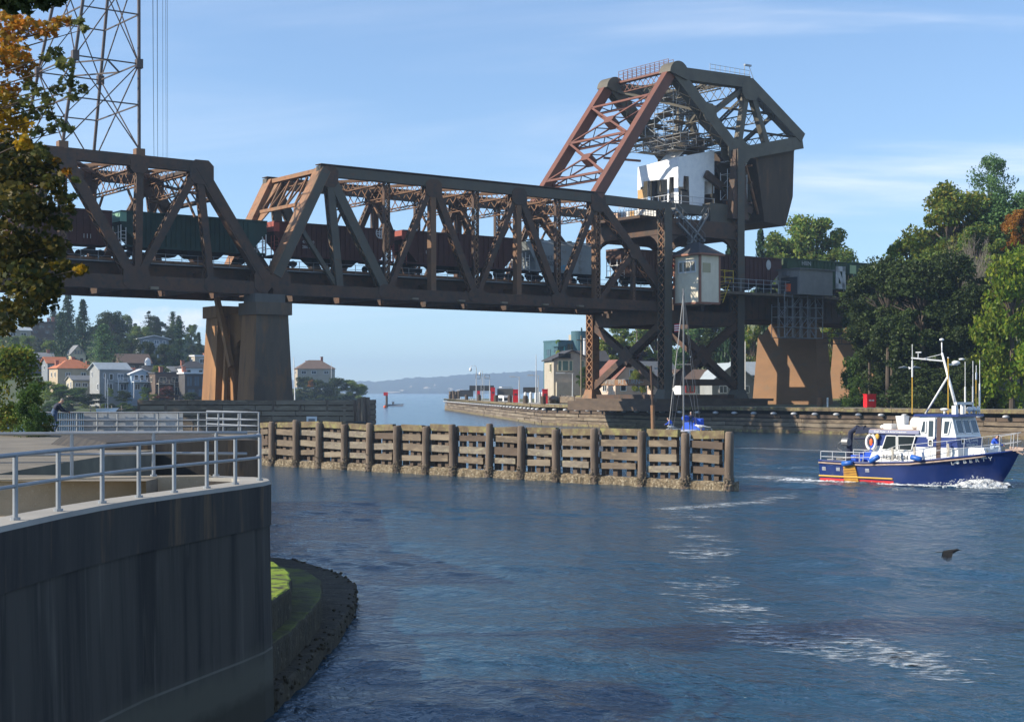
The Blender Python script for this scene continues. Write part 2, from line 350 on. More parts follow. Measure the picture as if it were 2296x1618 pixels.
# ---- right bank
def rightz(x, y):
    edge = 3.25; d = max(0, y-(245-.55*(x-10)))                # slope rises away from the guide wall
    rise = pw(x, [(30, 0), (52, .12), (70, .5), (110, .8)])
    return edge+min(26, d*.20*rise+max(0, x-58)*.12*(1 if y > 215 else .3))+mnoise.noise(V((x*.08, y*.08, 2)))*.35*rise
RB = [(-22.5, 455), (3.2, 246), (21, 216), (56.6, 167.5), (110, 95)]       # foot of the right bank: tip, corner, along the channel
def rb_x(y):
    for (x0, y0), (x1, y1) in zip(RB, RB[1:]):
        if y1 <= y <= y0: return lerp(x0, x1, (y0-y)/(y0-y1))
    return RB[0][0] if y > RB[0][1] else RB[-1][0]
mb = MB(); ys = [110, 130, 150, 168, 180, 192, 204, 216, 226, 236, 246, 262, 280, 300, 325, 350, 380, 420, 455]; nx = 26
for y in ys:
    x0 = rb_x(y)+1.2
    for i in range(nx):
        x = x0+(i/(nx-1))**1.4*(260-x0*.5); mb.v.append(V((x, y, rightz(x, y) if i > 1 else 3.2)))
for j in range(len(ys)-1):
    for i in range(nx-1):
        a = j*nx+i; mb.f.append((a, a+1, a+nx+1, a+nx)); mb.m.append(0)
pm('right_ground', (.14, .13, .065), (.07, .095, .03), .12, .95, bump=.3, bscale=1.5)
o = mb.build('right_bank', M['right_ground'], smooth=True); o['kind'] = 'structure'
# ---- haze: one even body of air
m = bpy.data.materials.new('haze'); m.use_nodes = True; N, L = m.node_tree.nodes, m.node_tree.links; N.remove(N['Principled BSDF'])
pv = N.new('ShaderNodeVolumePrincipled'); pv.inputs['Color'].default_value = (.56, .75, 1, 1); pv.inputs['Density'].default_value = .0002; pv.inputs['Anisotropy'].default_value = .2
L.new(pv.outputs[0], N['Material Output'].inputs['Volume'])
mb = MB(); mb.box((0, 3050, 72), (11000, 8200, 150)); hz = mb.build('haze', m); hz['kind'] = 'stuff'
# ================================================================== NEAR LOCK WALL
pm('wall_stain', (.058, .051, .042), (.020, .018, .016), 1.3, .9, bump=.3, bscale=6, stretch=(1.7, 1.7, .10), lo=.42, hi=.6, col3=(.10, .09, .074), sc3=2.4, lo3=.58, hi3=.74)
# tide-line band on the lower wall: its own growth of pale silt and barnacles with a ragged upper edge
m = M['wall_stain']; N, L = m.node_tree.nodes, m.node_tree.links; b = N['Principled BSDF']; src = b.inputs['Base Color'].links[0].from_socket
t = N.new('ShaderNodeTexCoord'); s3 = N.new('ShaderNodeSeparateXYZ'); L.new(t.outputs['Object'], s3.inputs[0])
nn = N.new('ShaderNodeTexNoise'); nn.inputs['Scale'].default_value = 1.4; nn.inputs['Detail'].default_value = 6; L.new(t.outputs['Object'], nn.inputs['Vector'])
ad = N.new('ShaderNodeMath'); ad.operation = 'MULTIPLY_ADD'; ad.inputs[1].default_value = .45; L.new(nn.outputs[0], ad.inputs[0]); L.new(s3.outputs[2], ad.inputs[2])
r = N.new('ShaderNodeMapRange'); r.inputs[1].default_value = 1.45; r.inputs[2].default_value = 1.05; L.new(ad.outputs[0], r.inputs[0])
x1 = N.new('ShaderNodeMixRGB'); L.new(r.outputs[0], x1.inputs[0]); L.new(src, x1.inputs[1]); x1.inputs[2].default_value = (.082, .077, .056, 1)
r2 = N.new('ShaderNodeMapRange'); r2.inputs[1].default_value = .80; r2.inputs[2].default_value = .62; L.new(ad.outputs[0], r2.inputs[0])
x2 = N.new('ShaderNodeMixRGB'); L.new(r2.outputs[0], x2.inputs[0]); L.new(x1.outputs[0], x2.inputs[1]); x2.inputs[2].default_value = (.040, .036, .024, 1)
lz = N.new('ShaderNodeMath'); lz.operation = 'COMPARE'; lz.inputs[1].default_value = 1.07; lz.inputs[2].default_value = .018; L.new(s3.outputs[2], lz.inputs[0])
lm = N.new('ShaderNodeMath'); lm.operation = 'MULTIPLY'; L.new(lz.outputs[0], lm.inputs[0]); L.new(nn.outputs[0], lm.inputs[1])
x3 = N.new('ShaderNodeMixRGB'); L.new(lm.outputs[0], x3.inputs[0]); L.new(x2.outputs[0], x3.inputs[1]); x3.inputs[2].default_value = (.20, .19, .16, 1)
L.new(x3.outputs[0], b.inputs['Base Color'])
TOPZ = 3.77
OUT = [(-5.75, 2), (-5.72, 9), (-5.60, 13), (-5.46, 16.17), (-5.33, 17.94), (-5.20, 19.07), (-4.98, 20.34), (-4.77, 21.14), (-4.47, 22.25), (-4.20, 23.2), (-3.98, 24.1), (-3.93, 24.6), (-4.05, 25.1), (-4.35, 25.6), (-5.0, 25.95), (-5.8, 26.05)]
def offs(pts, d):
    o = []
    for i, p in enumerate(pts):
        a = V((*pts[max(0, i-1)], 0)); c = V((*pts[min(len(pts)-1, i+1)], 0)); tdir = (c-a).normalized(); n = V((-tdir.y, tdir.x, 0)); q = V((*p, 0))+n*d; o.append((q.x, q.y))
    return o
wl = thing('lock_wall', 'dark stained curved concrete lock wall in the foreground with mossy stepped footing', 'wall', (-5, 20, 0))
def ribbon(mb, outer, inner, z0, z1, ob=0.0):
    o0 = offs(outer, -ob); k = len(outer)
    for i in range(k-1):
        mb.hexa([(*o0[i], z0), (*o0[i+1], z0), (*inner[i+1], z0), (*inner[i], z0)], [(*outer[i], z1), (*outer[i+1], z1), (*inner[i+1], z1), (*inner[i], z1)])
mb = MB(); ribbon(mb, OUT, offs(OUT, .55), -1.2, 3.05, .10); mb.build('wall_face', M['wall_stain'], wl)
pm('wall_top_stain_shade', (.055, .048, .040), (.020, .018, .018), 1.1, .9, bump=.4, bscale=7, stretch=(1.6, 1.6, .2), col3=(.12, .08, .045), sc3=1.6, lo3=.56, hi3=.7)
mb = MB(); O2 = offs(OUT, -.025); ribbon(mb, O2, offs(OUT, .50), 3.05, TOPZ-.06); mb.build('wall_top_band', M['wall_top_stain_shade'], wl)
mb = MB(); ribbon(mb, offs(OUT, -.0), offs(OUT, .48), TOPZ-.06, TOPZ-.0, .025); mb.build('coping', M['conc_grey'], wl)
# stepped footing with moss and weed
pm('moss', (.16, .25, .014), (.22, .29, .02), 1.6, .95, bump=.7, bscale=9, col3=(.045, .05, .02), sc3=3.2, lo3=.52, hi3=.6)
pm('moss_dark', (.065, .062, .025), (.10, .115, .02), 1.1, .95, bump=.8, bscale=8, lo=.46, hi=.6, col3=(.03, .026, .017), sc3=2.5)
pm('weed', (.032, .026, .015), (.06, .048, .026), 2.2, .9, bump=1, bscale=9, col3=(.13, .12, .08), sc3=7, lo3=.6, hi3=.68)
def dens(pts, step=.35):
    o = []
    for (x0, y0), (x1, y1) in zip(pts, pts[1:]):
        n = max(1, int(sqrt((x1-x0)**2+(y1-y0)**2)/step)); o += [(lerp(x0, x1, i/n), lerp(y0, y1, i/n)) for i in range(n)]
    return o+[pts[-1]]
T1 = [(-4.5, 24.3), (-4.05, 24.5), (-3.84, 24.8), (-3.70, 27), (-3.62, 31), (-3.64, 35), (-3.95, 38.5), (-4.7, 41), (-6.2, 44), (-9, 46)]
T2 = [(-4.5, 24.6), (-4.12, 25.2), (-3.98, 27), (-3.93, 29.5), (-3.98, 31.6), (-4.3, 34.5), (-5, 36.6), (-7, 39)]
T3 = [(-4.6, 25.2), (-4.35, 26), (-4.22, 27.3), (-4.22, 28.8), (-4.5, 31), (-5.2, 33.2), (-7, 35.5)]
for pts, z0, z1, mt, nm in ((T1, -1.2, .34, 'weed', 'lower_step'), (T2, .2, .92, 'moss_dark', 'middle_step'), (T3, .8, 1.5, 'moss', 'upper_step')):
    mb = MB(); d = dens(pts, .22); rings = []
    for k, (ins, z) in enumerate(((0, z0), (.0, z1-.07), (.02, z1-.015), (.05, z1), (.5, z1+.01), (4.5, z1+.02))):
        q = offs(d, ins); row = []
        for i, (x, y) in enumerate(q):
            j = mnoise.noise(V((x*2.3, y*2.3, z*3)))*.045 if k < 5 else 0
            row.append(len(mb.v)); mb.v.append(V((x+j, y+j, z+(mnoise.noise(V((x*3, y*3, 5)))*.025 if 0 < k < 5 else 0))))
        rings.append(row)
    for a, c in zip(rings, rings[1:]):
        for i in range(len(a)-1): mb.f.append((a[i], a[i+1], c[i+1], c[i])); mb.m.append(1 if a is rings[0] or a is rings[1] else 0)
    mb.build(nm, [M[mt], M['weed']], wl)
mb = MB()
for i in range(900):
    k = rnd.random(); x, y = dens(T1, .05)[int(k*len(dens(T1, .05)))] if False else (0, 0)
    seg = rnd.choice(list(zip(T1[1:], T1[2:]))); tt = rnd.random(); x, y = lerp(seg[0][0], seg[1][0], tt), lerp(seg[0][1], seg[1][1], tt)
    r_ = rnd.uniform(.02, .055); mb.ball((x-rnd.uniform(-.03, .35), y, rnd.uniform(.02, .37)), r_, 6, 3, (1, 1, .8))
mb.build('barnacle_clumps', M['weed'], wl)
# floor, inner wall and upper walk
pm('floor_conc', (.40, .345, .26), (.33, .285, .215), 1.1, .92, bump=.15, bscale=14, col3=(.24, .21, .16), sc3=2.3, lo3=.6, hi3=.75)
mb = MB(); mb.poly([(-60, -5, 3.2), (-6.15, -5, 3.2), (-6.15, 10, 3.2), (-5.9, 17, 3.2), (-5.3, 21, 3.2), (-4.6, 23.8, 3.2), (-4.45, 24.6, 3.2), (-4.8, 25.4, 3.2), (-60, 25.6, 3.2)])
o = mb.build('lower_walkway', M['floor_conc']); o['kind'] = 'structure'
INN = [(-40, 24.0), (-14, 24.0), (-10, 24.2), (-8, 24.6), (-6.4, 25.1), (-5.6, 25.35), (-5.05, 25.5)]
pm('aggregate', (.40, .33, .235), (.31, .26, .18), 1.3, .95, bump=.5, bscale=30, col3=(.42, .37, .28), sc3=26, lo3=.62, hi3=.68)
iw = thing('inner_wall', 'low tan aggregate concrete wall under the rear railing behind the lock wall coping', 'wall', (-10, 24.5, 3.2))
mb = MB(); ii = offs(INN, .42)
for i in range(len(INN)-1): mb.hexa([(*INN[i], 3.1), (*INN[i+1], 3.1), (*ii[i+1], 3.1), (*ii[i], 3.1)], [(*INN[i], TOPZ+.02), (*INN[i+1], TOPZ+.02), (*ii[i+1], TOPZ+.02), (*ii[i], TOPZ+.02)])
mb.build('wall_body', M['aggregate'], iw)
mb = MB(); mb.box((-8.55, 24.42, 3.48), (.035, .06, .58)); mb.build('joint', M['black'], iw)
mb = MB(); E = [(-60, 25.98), (-5.9, 26.02), (-11.9, 71), (-70, 73)]
zt = lambda y: lerp(TOPZ, 3.3, max(0, min(1, (y-34)/30)))
rows = []
for y in (24.45, 25.9, 26.3, 30, 35, 40, 46, 52, 58, 64, 71):
    xr = pw(y, [(25.9, -5.9), (26.3, -9.0), (40, -9.4), (71, -11.9)]); rows.append([len(mb.v)+i for i in range(3)]); mb.v += [V((-70, y, zt(y))), V((xr, y, zt(y))), V((xr, y, -1))]
for a, c in zip(rows, rows[1:]):
    mb.f += [(a[0], a[1], c[1], c[0]), (a[1], a[2], c[2], c[1])]; mb.m += [0, 0]
mb.f.append((rows[-1][0], rows[-1][1], rows[-1][2])); mb.m.append(0)
pm('upper_floor', (.22, .19, .145), (.13, .115, .09), .6, .95, bump=.2, bscale=9)
o = mb.build('upper_walkway', M['upper_floor']); o['kind'] = 'structure'
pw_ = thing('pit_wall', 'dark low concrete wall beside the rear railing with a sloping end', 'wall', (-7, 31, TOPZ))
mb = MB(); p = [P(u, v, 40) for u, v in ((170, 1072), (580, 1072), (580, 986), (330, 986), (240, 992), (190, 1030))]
q = [V((a.x, a.y, a.z if a.z > 3.3 else -.5)) for a in p]; mb.prism(q, (-3.5, 8, 0)); mb.build('pit_wall_body', M['wall_top_stain_shade'], pw_)  # wall lies in shade: that darkness is put into its colour
# ---- railings
def rail_run(root, pts, hgt, z, r, posts, mids=(.52,), mat='galv', sq=False):
    top = [(x, y, z+hgt) for x, y in pts]
    MB().tube(top, r, 10).build('top_rail', M[mat], root, smooth=True)
    for k in mids: MB().tube([(x, y, z+hgt*k) for x, y in pts], r*.85, 8).build('mid_rail', M[mat], root, smooth=True)
    L_ = [0]
    for a, c in zip(pts, pts[1:]): L_.append(L_[-1]+sqrt((a[0]-c[0])**2+(a[1]-c[1])**2))
    for s_ in posts:
        d = s_*L_[-1]
        for i in range(len(pts)-1):
            if L_[i] <= d <= L_[i+1]+1e-6:
                k = (d-L_[i])/(L_[i+1]-L_[i]); x, y = lerp(pts[i][0], pts[i+1][0], k), lerp(pts[i][1], pts[i+1][1], k)
                mb = MB(); mb.tube([(x, y, z), (x, y, z+hgt)], r*1.05, 10); mb.tube([(x, y, z), (x, y, z+.03)], r*2, 10); mb.build('post', M[mat], root, smooth=False); break
RP = offs(OUT, .16)[1:13]
fr = thing('railing', 'pale galvanised pipe railing following the curved coping of the dark foreground wall', 'railing', (-5, 20, TOPZ))
def frac_at(u):     # arc fraction where the railing line crosses image column u
    best = None; tot = sum(sqrt((a[0]-c[0])**2+(a[1]-c[1])**2) for a, c in zip(RP, RP[1:])); acc = 0
    for a, c in zip(RP, RP[1:]):
        l = sqrt((a[0]-c[0])**2+(a[1]-c[1])**2)
        for i in range(40):
            k = i/40; x, y = lerp(a[0], c[0], k), lerp(a[1], c[1], k); e = abs(U0+x*F/y-u)
            if best is None or e < best[0]: best = (e, (acc+l*k)/tot)
        acc += l
    return best[1]
rail_run(fr, RP, .73, TOPZ, .028, [.08, .22, .36]+[frac_at(u) for u in (36, 131, 228, 312, 391, 464, 528, 584)])
rr = thing('railing', 'pale pipe railing running straight across behind the curved foreground one', 'railing', (-9, 25.6, TOPZ))
ry = 25.72
rail_run(rr, [(-40, 24.25), (-14, 24.3), (-10, 24.55), (-7.5, 25.0), (-5.6, 25.62), (-4.45, 25.45)], .73, TOPZ+.02, .028, [.69, .735, .78, .826, .872, .918, .955, .985])
# ---- far fence with grey sheets on the upper walk
ff = thing('panel_fence', 'grey steel fence with corrugated sheet panels and open bars at the walkway end', 'fence', (-15, 70, 3.3))
zf = 3.3; xa, xb = P(82, 0, 70).x, P(580, 0, 70).x
for k, nm in ((.97, 'top_rail'), (.62, 'mid_rail'), (.34, 'mid_rail'), (.08, 'mid_rail')): MB().tube([(xa, 70, zf+k), (xb, 70, zf+k)], .035, 6).build(nm, M['galv'], ff)
for i in range(12):
    x = lerp(xa, xb, i/11); MB().tube([(x, 70.02, zf-.05), (x, 70.02, zf+.99)], .045, 6).build('post', M['galv'], ff)
for i in range(4): x, y = lerp(xb, xb-3.4, i/3), lerp(70, 75, i/3); MB().tube([(x, y, zf-.3), (x, y, zf+.97)], .04, 6).build('post', M['galv'], ff)
for k in (.97, .62, .34): MB().tube([(xb, 70, zf+k), (xb-3.4, 75, zf+k)], .035, 6).build('side_rail', M['galv'], ff)
mb = MB(); x = P(186, 0, 70).x; xe = P(412, 0, 70).x; pts = []
while x < xe: pts.append(x); x += .09
for i, (x0, x1) in enumerate(zip(pts, pts[1:])): y0 = y1 = 70.12+.015*(i//12 % 2); mb.poly([(x0, y0, zf), (x1, y1, zf), (x1, y1, zf+.95), (x0, y0, zf+.95)])
pm('sheet', (.46, .48, .50), (.36, .38, .40), 1.2, .5, metal=.2); mb.build('sheet_panel', M['sheet'], ff)
mb = MB()
for i in range(22): x = lerp(xa, P(184, 0, 70).x, i/21); mb.tube([(x, 70.05, zf), (x, 70.05, zf+.95)], .022, 5)
mb.build('bars', M['dark_grey'], ff)
# ================================================================== RAILWAY BRIDGE
W = 13.5                                             # truss to truss
ZB, ZT, RAIL = 17.1, 31.2, 19.95                     # chord axes and rail head
def tmember(root, name, a, b, t, wd, dp, kind, mat, **k):
    p, q = B(a[0], t, a[1]), B(b[0], t, b[1]); mb = MB()
    if kind == 'web': 
        mb.k = 0; mb2 = MB(); nv = E2; ax = (q-p).normalized(); m = ax.cross(nv).normalized()
        for g in (-1, 1):
            mb.beam(p+nv*(g*dp/2), q+nv*(g*dp/2), .08, wd, nv)
            for h in (-1, 1): mb.beam(p+nv*(g*(dp/2-.13))+m*(h*(wd/2-.03)), q+nv*(g*(dp/2-.13))+m*(h*(wd/2-.03)), .2, .05, nv)
        mb.k = 1
        for h in (-1, 1): mb.lace(p+m*(h*wd/2), q+m*(h*wd/2), m, dp-.1, dp*.8, bw=.11)
        return mb.build(name, [M[mat], M['lacing']], root)
    if kind == 'lat':
        nv = E2; ax = (q-p).normalized(); m = ax.cross(nv).normalized()
        for h in (-1, 1): mb.beam(p+m*(h*wd/2), q+m*(h*wd/2), dp, .1, nv)
        mb.k = 1
        for g in (-1, 1): mb.lace(p+nv*(g*dp/2), q+nv*(g*dp/2), nv, wd-.08, wd*.95, bw=.11, x=True)
        return mb.build(name, [M[mat], M['lacing']], root)
    mb.beam(p, q, dp, wd, E2)
    return mb.build(name, M[mat], root)
def gusset(root, s, t, z, wd, ht, mat, tz=0):
    mb = MB(); o = []
    for x, y in ((-.5, -.28), (-.28, -.5), (.28, -.5), (.5, -.28), (.5, .28), (.28, .5), (-.28, .5), (-.5, .28)): o.append(B(s, t-.56, z)+E1*(x*wd*.84)+EZ*(y*ht*.84))
    mb.prism(o, E2*.09); mb.prism([p+E2*1.03 for p in o], E2*.09); mb.build('gusset_plate', M[mat], root)
def lat_beam(mb, p, q, depth, wid, up=EZ, pitch=None, x=True):
    """light latticed strut: two flanges depth apart (along up), lacing between"""
    p, q = V(p), V(q); a = (q-p).normalized(); n = a.cross(V(up)).normalized(); m = n.cross(a)
    for h in (-1, 1): mb.beam(p+m*(h*depth/2), q+m*(h*depth/2), wid, .1, n)
    mb.lace(p, q, n, depth-.06, pitch or depth, bw=.1, th=.04, x=x)
def floor_system(root, s0, s1, nodes):
    mb = MB()
    for s in nodes: mb.beam(B(s, .3, 17.55), B(s, W-.3, 17.55), .35, 2.1, E1)
    mb.build('floor_beams', M['steel_dark'], root)
    for t in (2.9, 5.0, 8.5, 10.6): MB().beam(B(s0, t, 18.55), B(s1, t, 18.55), .3, 1.5, E2).build('stringer', M['steel_dark'], root)
    MB().beam(B(s0, 6.75, 19.50), B(s1, 6.75, 19.50), 8.6, .28, E2).build('tie_deck', M['timber_dark'], root)
    for t in (3.25, 4.75, 8.8, 10.3): MB().beam(B(s0, t, 19.80), B(s1, t, 19.80), .09, .3, E2).build('rail', M['steel_rust'], root)
    mb = MB()
    for t in (1.25,): mb.beam(B(s0, t, 19.35), B(s1, t, 19.35), 1.0, .1, E2)
    n = int((s1-s0)*PAN/1.9)
    for i in range(n+1):
        s = lerp(s0, s1, i/n); mb.beam(B(s, .85, 19.3), B(s, .85, 20.5), .06, .06, E1)
    for z in (19.9, 20.45): mb.beam(B(s0, .85, z), B(s1, .85, z), .05, .05, E2)
    mb.build('walkway', M['galv_dull'], root)
def top_system(root, nodes, z, mat='lacing'):
    for i, s in enumerate(nodes):
        mb = MB(); lat_beam(mb, B(s, .5, z-.1), B(s, W-.5, z-.1), 1.2, .5, EZ, 1.15); 
        if 0 < i < len(nodes): 
            lat_beam(mb, B(s, .6, z-2.6), B(s, W-.6, z-2.6), .35, .3, EZ, 1.0, x=False)
            mb.lace(B(s, .6, z-1.65), B(s, W-.6, z-1.65), E1, 1.75, 1.65, bw=.12, th=.06, x=True)
            for a, c in ((.6, 3.2), (W-.6, W-3.2)): mb.beam(B(s, a, z-5.6), B(s, c, z-2.7), .22, .22, E1)
        mb.build('sway_frame', M[mat], root)
    for a, c in zip(nodes, nodes[1:]):
        mb = MB()
        lat_beam(mb, B(a, .4, z+.1), B(c, W-.4, z+.1), .55, .3, E1, .8, x=False); lat_beam(mb, B(a, W-.4, z-.15), B(c, .4, z-.15), .55, .3, E1, .8, x=False)
        mb.build('top_lateral', M[mat], root)
# ------------------------------------------------------------------ bascule leaf
lf = thing('bascule_leaf', 'long rusty through truss between the two bridge piers with a train running inside it', 'bridge span', B(3, 6, 17))
U = {1: -.25, 3: 2.04, 5: 4.03, 7: 6.03}             # upper nodes; lower nodes k at s = k-1
U = {1: -.25, 3: 2.0, 5: 4.0, 7: 6.0}
lo = lambda k: (k-1.0 if k else -1.25)
for t, mt in ((0, 'steel_grey'), (W, 'steel_grey')):
    tmember(lf, 'top_chord', (-.42, ZT), (6.15, ZT), t, 1.18, 1.0, 'box', mt)
    MB().beam(B(-.42, t, ZT+.78), B(6.15, t, ZT+.78), 1.35, .1, E2).build('cover_plate', M['steel_dark'], lf)
    tmember(lf, 'bottom_chord', (-1.35, ZB), (8.0, ZB), t, 1.35, 1.0, 'box', 'steel_dark')
    tmember(lf, 'end_post', (-.30, ZT+.2), (-1.28, 18.6), t+(.35 if t == 0 else -.35), 1.25, 1.95, 'box', 'steel_rust')
    MB().beam(B(-.30, t-.67, ZT+.2), B(-1.28, t-.67, 18.6), .06, 1.12, E2).build('end_post_web', M['steel_grey'], lf)
    tmember(lf, 'diagonal', (U[1], ZT), (lo(2), ZB), t, 1.15, .95, 'web', 'steel_grey')
    tmember(lf, 'hanger', (U[1]+.02, ZT), (lo(1), ZB), t, .95, .9, 'web', 'steel_grey')
    tmember(lf, 'sub_diagonal', (-.78, 24.4), (lo(1)-.02, ZB+.4), t, .5, .5, 'box', 'steel_grey')
    for a, k in ((3, 2), (3, 4), (5, 4), (5, 6), (7, 6)):
        up = k > a
        tmember(lf, 'diagonal', (U[a], ZT), (lo(k), ZB), t, .92 if up else .7, .8, 'web', 'steel_dark')
    tmember(lf, 'diagonal', (U[7], ZT), (7.95, 18.0), t, 1.2, .95, 'web', 'steel_dark')
    for k in (3, 5, 7): tmember(lf, 'hanger', (U[k], ZT), (lo(k), ZB), t, .75, .9, 'box' if k != 7 else 'lat', 'lacing' if t == 0 else 'steel_dark')
    for k in (2, 4, 6): tmember(lf, 'vertical_post', (lo(k), ZT), (lo(k), ZB), t, .72, .5, 'lat', 'steel_dark')
    tmember(lf, 'sub_diagonal', (6.05, ZB+.3), (6.98, 24.4), t, .75, .7, 'web', 'steel_dark')
    tmember(lf, 'sub_hanger', (6.98, 24.4), (7.0, ZB), t, .5, .5, 'lat', 'steel_dark')
    for s, z, a, c in ((U[1]+.03, ZT-.6, 2.6, 3.0), (2, ZT-.8, 2.8, 2.6), (4, ZT-.8, 2.8, 2.6), (6, ZT-.5, 3, 3.2), (lo(2), ZB+.3, 3.2, 2.0), (lo(4), ZB+.3, 3.2, 2.0), (lo(6), ZB+.3, 3.2, 2.0), (6.98, 24.4, 2.2, 2.4), (7.85, 17.8, 2.6, 3.0), (-1.2, 18.0, 3.0, 3.0)):
        gusset(lf, s, t, z, a, c, 'steel_dark')
mb = MB()                                            # portal between the end posts
PA = lambda k, t: B(lerp(-.30, -1.28, k), t, lerp(ZT+.2, 18.6, k))
mb.beam(PA(0, -.4), PA(0, W+.4), 1.0, .5, E1); mb.beam(PA(.31, .6), PA(.31, W-.6), .45, .4, E1)
pn = (PA(1, 0)-PA(0, 0)).normalized(); nn_ = pn.cross(E2)
for i in range(5):
    t0, t1 = lerp(1.3, W-1.3, i/5), lerp(1.3, W-1.3, (i+1)/5)
    for ta, tb in ((t0, t1),): mb.beam(PA(.04, ta), PA(.30, tb), .2, .12, nn_)
    mb.beam(PA(.04, t0), PA(.31, t0), .25, .16, nn_)
mb.beam(PA(.04, W-1.3), PA(.31, W-1.3), .25, .16, nn_)
for a, c in ((.8, 4.0), (W-.8, W-4.0)): mb.prism([PA(.29, c), PA(.29, a), PA(.56, a)], nn_*.15); mb.prism([PA(.0, a), PA(.0, c*.6+a*.4), PA(.31, a+(c-a)*.25), PA(.31, a)], nn_*.14)
mb.build('portal_frame', M['steel_rust'], lf)
top_system(lf, [-.2, 1, 2, 3, 4, 5, 6], ZT)
floor_system(lf, -1.3, 7.9, [-1.1, 0, 1, 2, 3, 4, 5, 6, 7, 7.8])
for s in (1.55, 2.6, 3.6, 4.6, 5.5): MB().box(B(s, -.7, 16.62), (.9, .5, .22), atan2(E1.y, E1.x)).build('inspection_hatch', M['timber_pale'], lf)
# ------------------------------------------------------------------ fixed span on the left
fx = thing('fixed_truss_span', 'dark rusty truss span at the left edge that carries the lattice pylon', 'bridge span', B(-4, 6, 17))
HIP = -2.74
for t in (0, W):
    tmember(fx, 'top_chord', (-12, 30.6), (HIP+.1, 30.3), t, 1.22, 1.0, 'box', 'steel_dark')
    tmember(fx, 'bottom_chord', (-12, ZB), (-1.45, ZB), t, 1.5, 1.0, 'box', 'steel_dark')
    tmember(fx, 'end_post', (HIP, 30.4), (-1.5, 18.2), t, 1.3, 1.1, 'box', 'steel_dark')
    MB().beam(B(HIP, t-.57, 30.4), B(-1.5, t-.57, 18.2), .05, .9, E2).build('end_post_web', M['steel_dark'], fx)
    tmember(fx, 'hanger', (HIP+.02, 29.6), (-2.5, ZB), t, .8, .8, 'web', 'steel_dark')
    for a, c, wd in ((HIP, -3.85, .85), (-5.06, -3.85, 1.15), (-5.06, -6.1, 1.0), (-7.3, -6.1, 1.3), (-7.3, -8.4, 1.0), (-9.6, -8.4, 1.2), (-9.6, -10.7, 1.0)):
        tmember(fx, 'diagonal', (a, 30.3), (c, ZB), t, wd, .95, 'web', 'steel_dark')
    for s in (-3.77, -6.1, -8.4): tmember(fx, 'vertical_post', (s, 30.3), (s-.04, ZB), t, .8, .7, 'web', 'steel_dark')
    for s in (-5.06, -7.3): tmember(fx, 'hanger', (s, 30.3), (s, ZB), t, .7, .7, 'lat', 'steel_dark')
    for s, z, a, c in ((HIP+.05, 29.7, 3.4, 3.2), (-3.8, 29.9, 2.4, 2.2), (-5.06, 29.7, 3.2, 2.8), (-3.85, ZB+.5, 3.6, 3.0), (-6.1, ZB+.5, 3.4, 2.6), (-1.55, 17.9, 2.6, 3), (-2.5, ZB+.2, 2.2, 2.0)): gusset(fx, s, t, z, a, c, 'steel_dark')
top_system(fx, [-8.4, -7.3, -6.1, -5.06, -3.77, HIP], 30.4)
mb = MB(); FA = lambda k, t: B(lerp(HIP, -1.5, k), t, lerp(30.4, 18.2, k))
fpn = (FA(1, 0)-FA(0, 0)).normalized().cross(E2)
for a, c in ((0, W), (W, 0)): mb.beam(FA(.03, a), FA(.28, c), .3, .2, fpn)
for k in (.02, .28): mb.beam(FA(k, .4), FA(k, W-.4), .6, .4, E1)
for i in range(6): mb.beam(FA(.03, 1.5+i*2), FA(.28, .8+i*2), .16, .1, fpn)
mb.build('portal_frame', M['steel_dark'], fx)
floor_system(fx, -12, -1.5, [-11, -9.6, -8.4, -7.3, -6.1, -5.06, -3.85, -2.6, -1.6])
for s, l in ((-3.55, .9), (-5.3, .5)): MB().box(B(s, -.6, 16.55), (l, .5, .3), atan2(E1.y, E1.x)).build('inspection_hatch', M['timber_pale'], fx)
# ------------------------------------------------------------------ lattice pylon on the fixed span
py = thing('lattice_pylon', 'tall rust brown lattice power pylon standing on the top chords of the left span', 'pylon', B(-4.4, 6, 31))
def at_u(t, u, z): s = SU(u, t); return B(s, t, z)
LEG = [(B(-3.77, 0, 31.2), at_u(4.0, 311, 62)), (B(-5.06, 0, 31.2), at_u(4.0, 226, 62)), (B(-5.06, W, 31.2), at_u(9.5, 176, 62)), (B(-3.77, W, 31.2), at_u(9.5, 262, 62))]
lv = lambda i, z: LEG[i][0].lerp(LEG[i][1], (z-31.2)/30.8)
for i in range(4): MB().beam(LEG[i][0], LEG[i][1], .28, .28, E1).build('leg', M['pylon_steel'], py); MB().box(LEG[i][0], (1.0, 1.0, .9), .6).build('leg_shoe', M['lacing'], py)
LZ = [31.4, 36.6, 41.2, 46.8, 52.5, 58]
for z in LZ[1:]:
    mb = MB()
    for i in range(4): mb.beam(lv(i, z), lv((i+1) % 4, z), .13, .13)
    if abs(z-41.2) < 1: 
        for i in range(4): mb.beam(lv(i, z).lerp(lv((i+1) % 4, z), .5), lv((i+1) % 4, z).lerp(lv((i+2) % 4, z), .5), .15, .15)
        for i in range(4): mb.box(lv(i, z), (.7, .7, 1.0), .6)
    mb.build('horizontal_brace', M['pylon_steel'], py)
for z0, z1 in ((31.6, 41.2), (41.2, 52.5), (52.5, 61)):
    for i in range(4):
        j = (i+1) % 4; mb = MB(); mb.beam(lv(i, z0), lv(j, z1), .11, .11); mb.beam(lv(j, z0), lv(i, z1), .11, .11)
        mb.build('cross_brace', M['pylon_steel'], py)
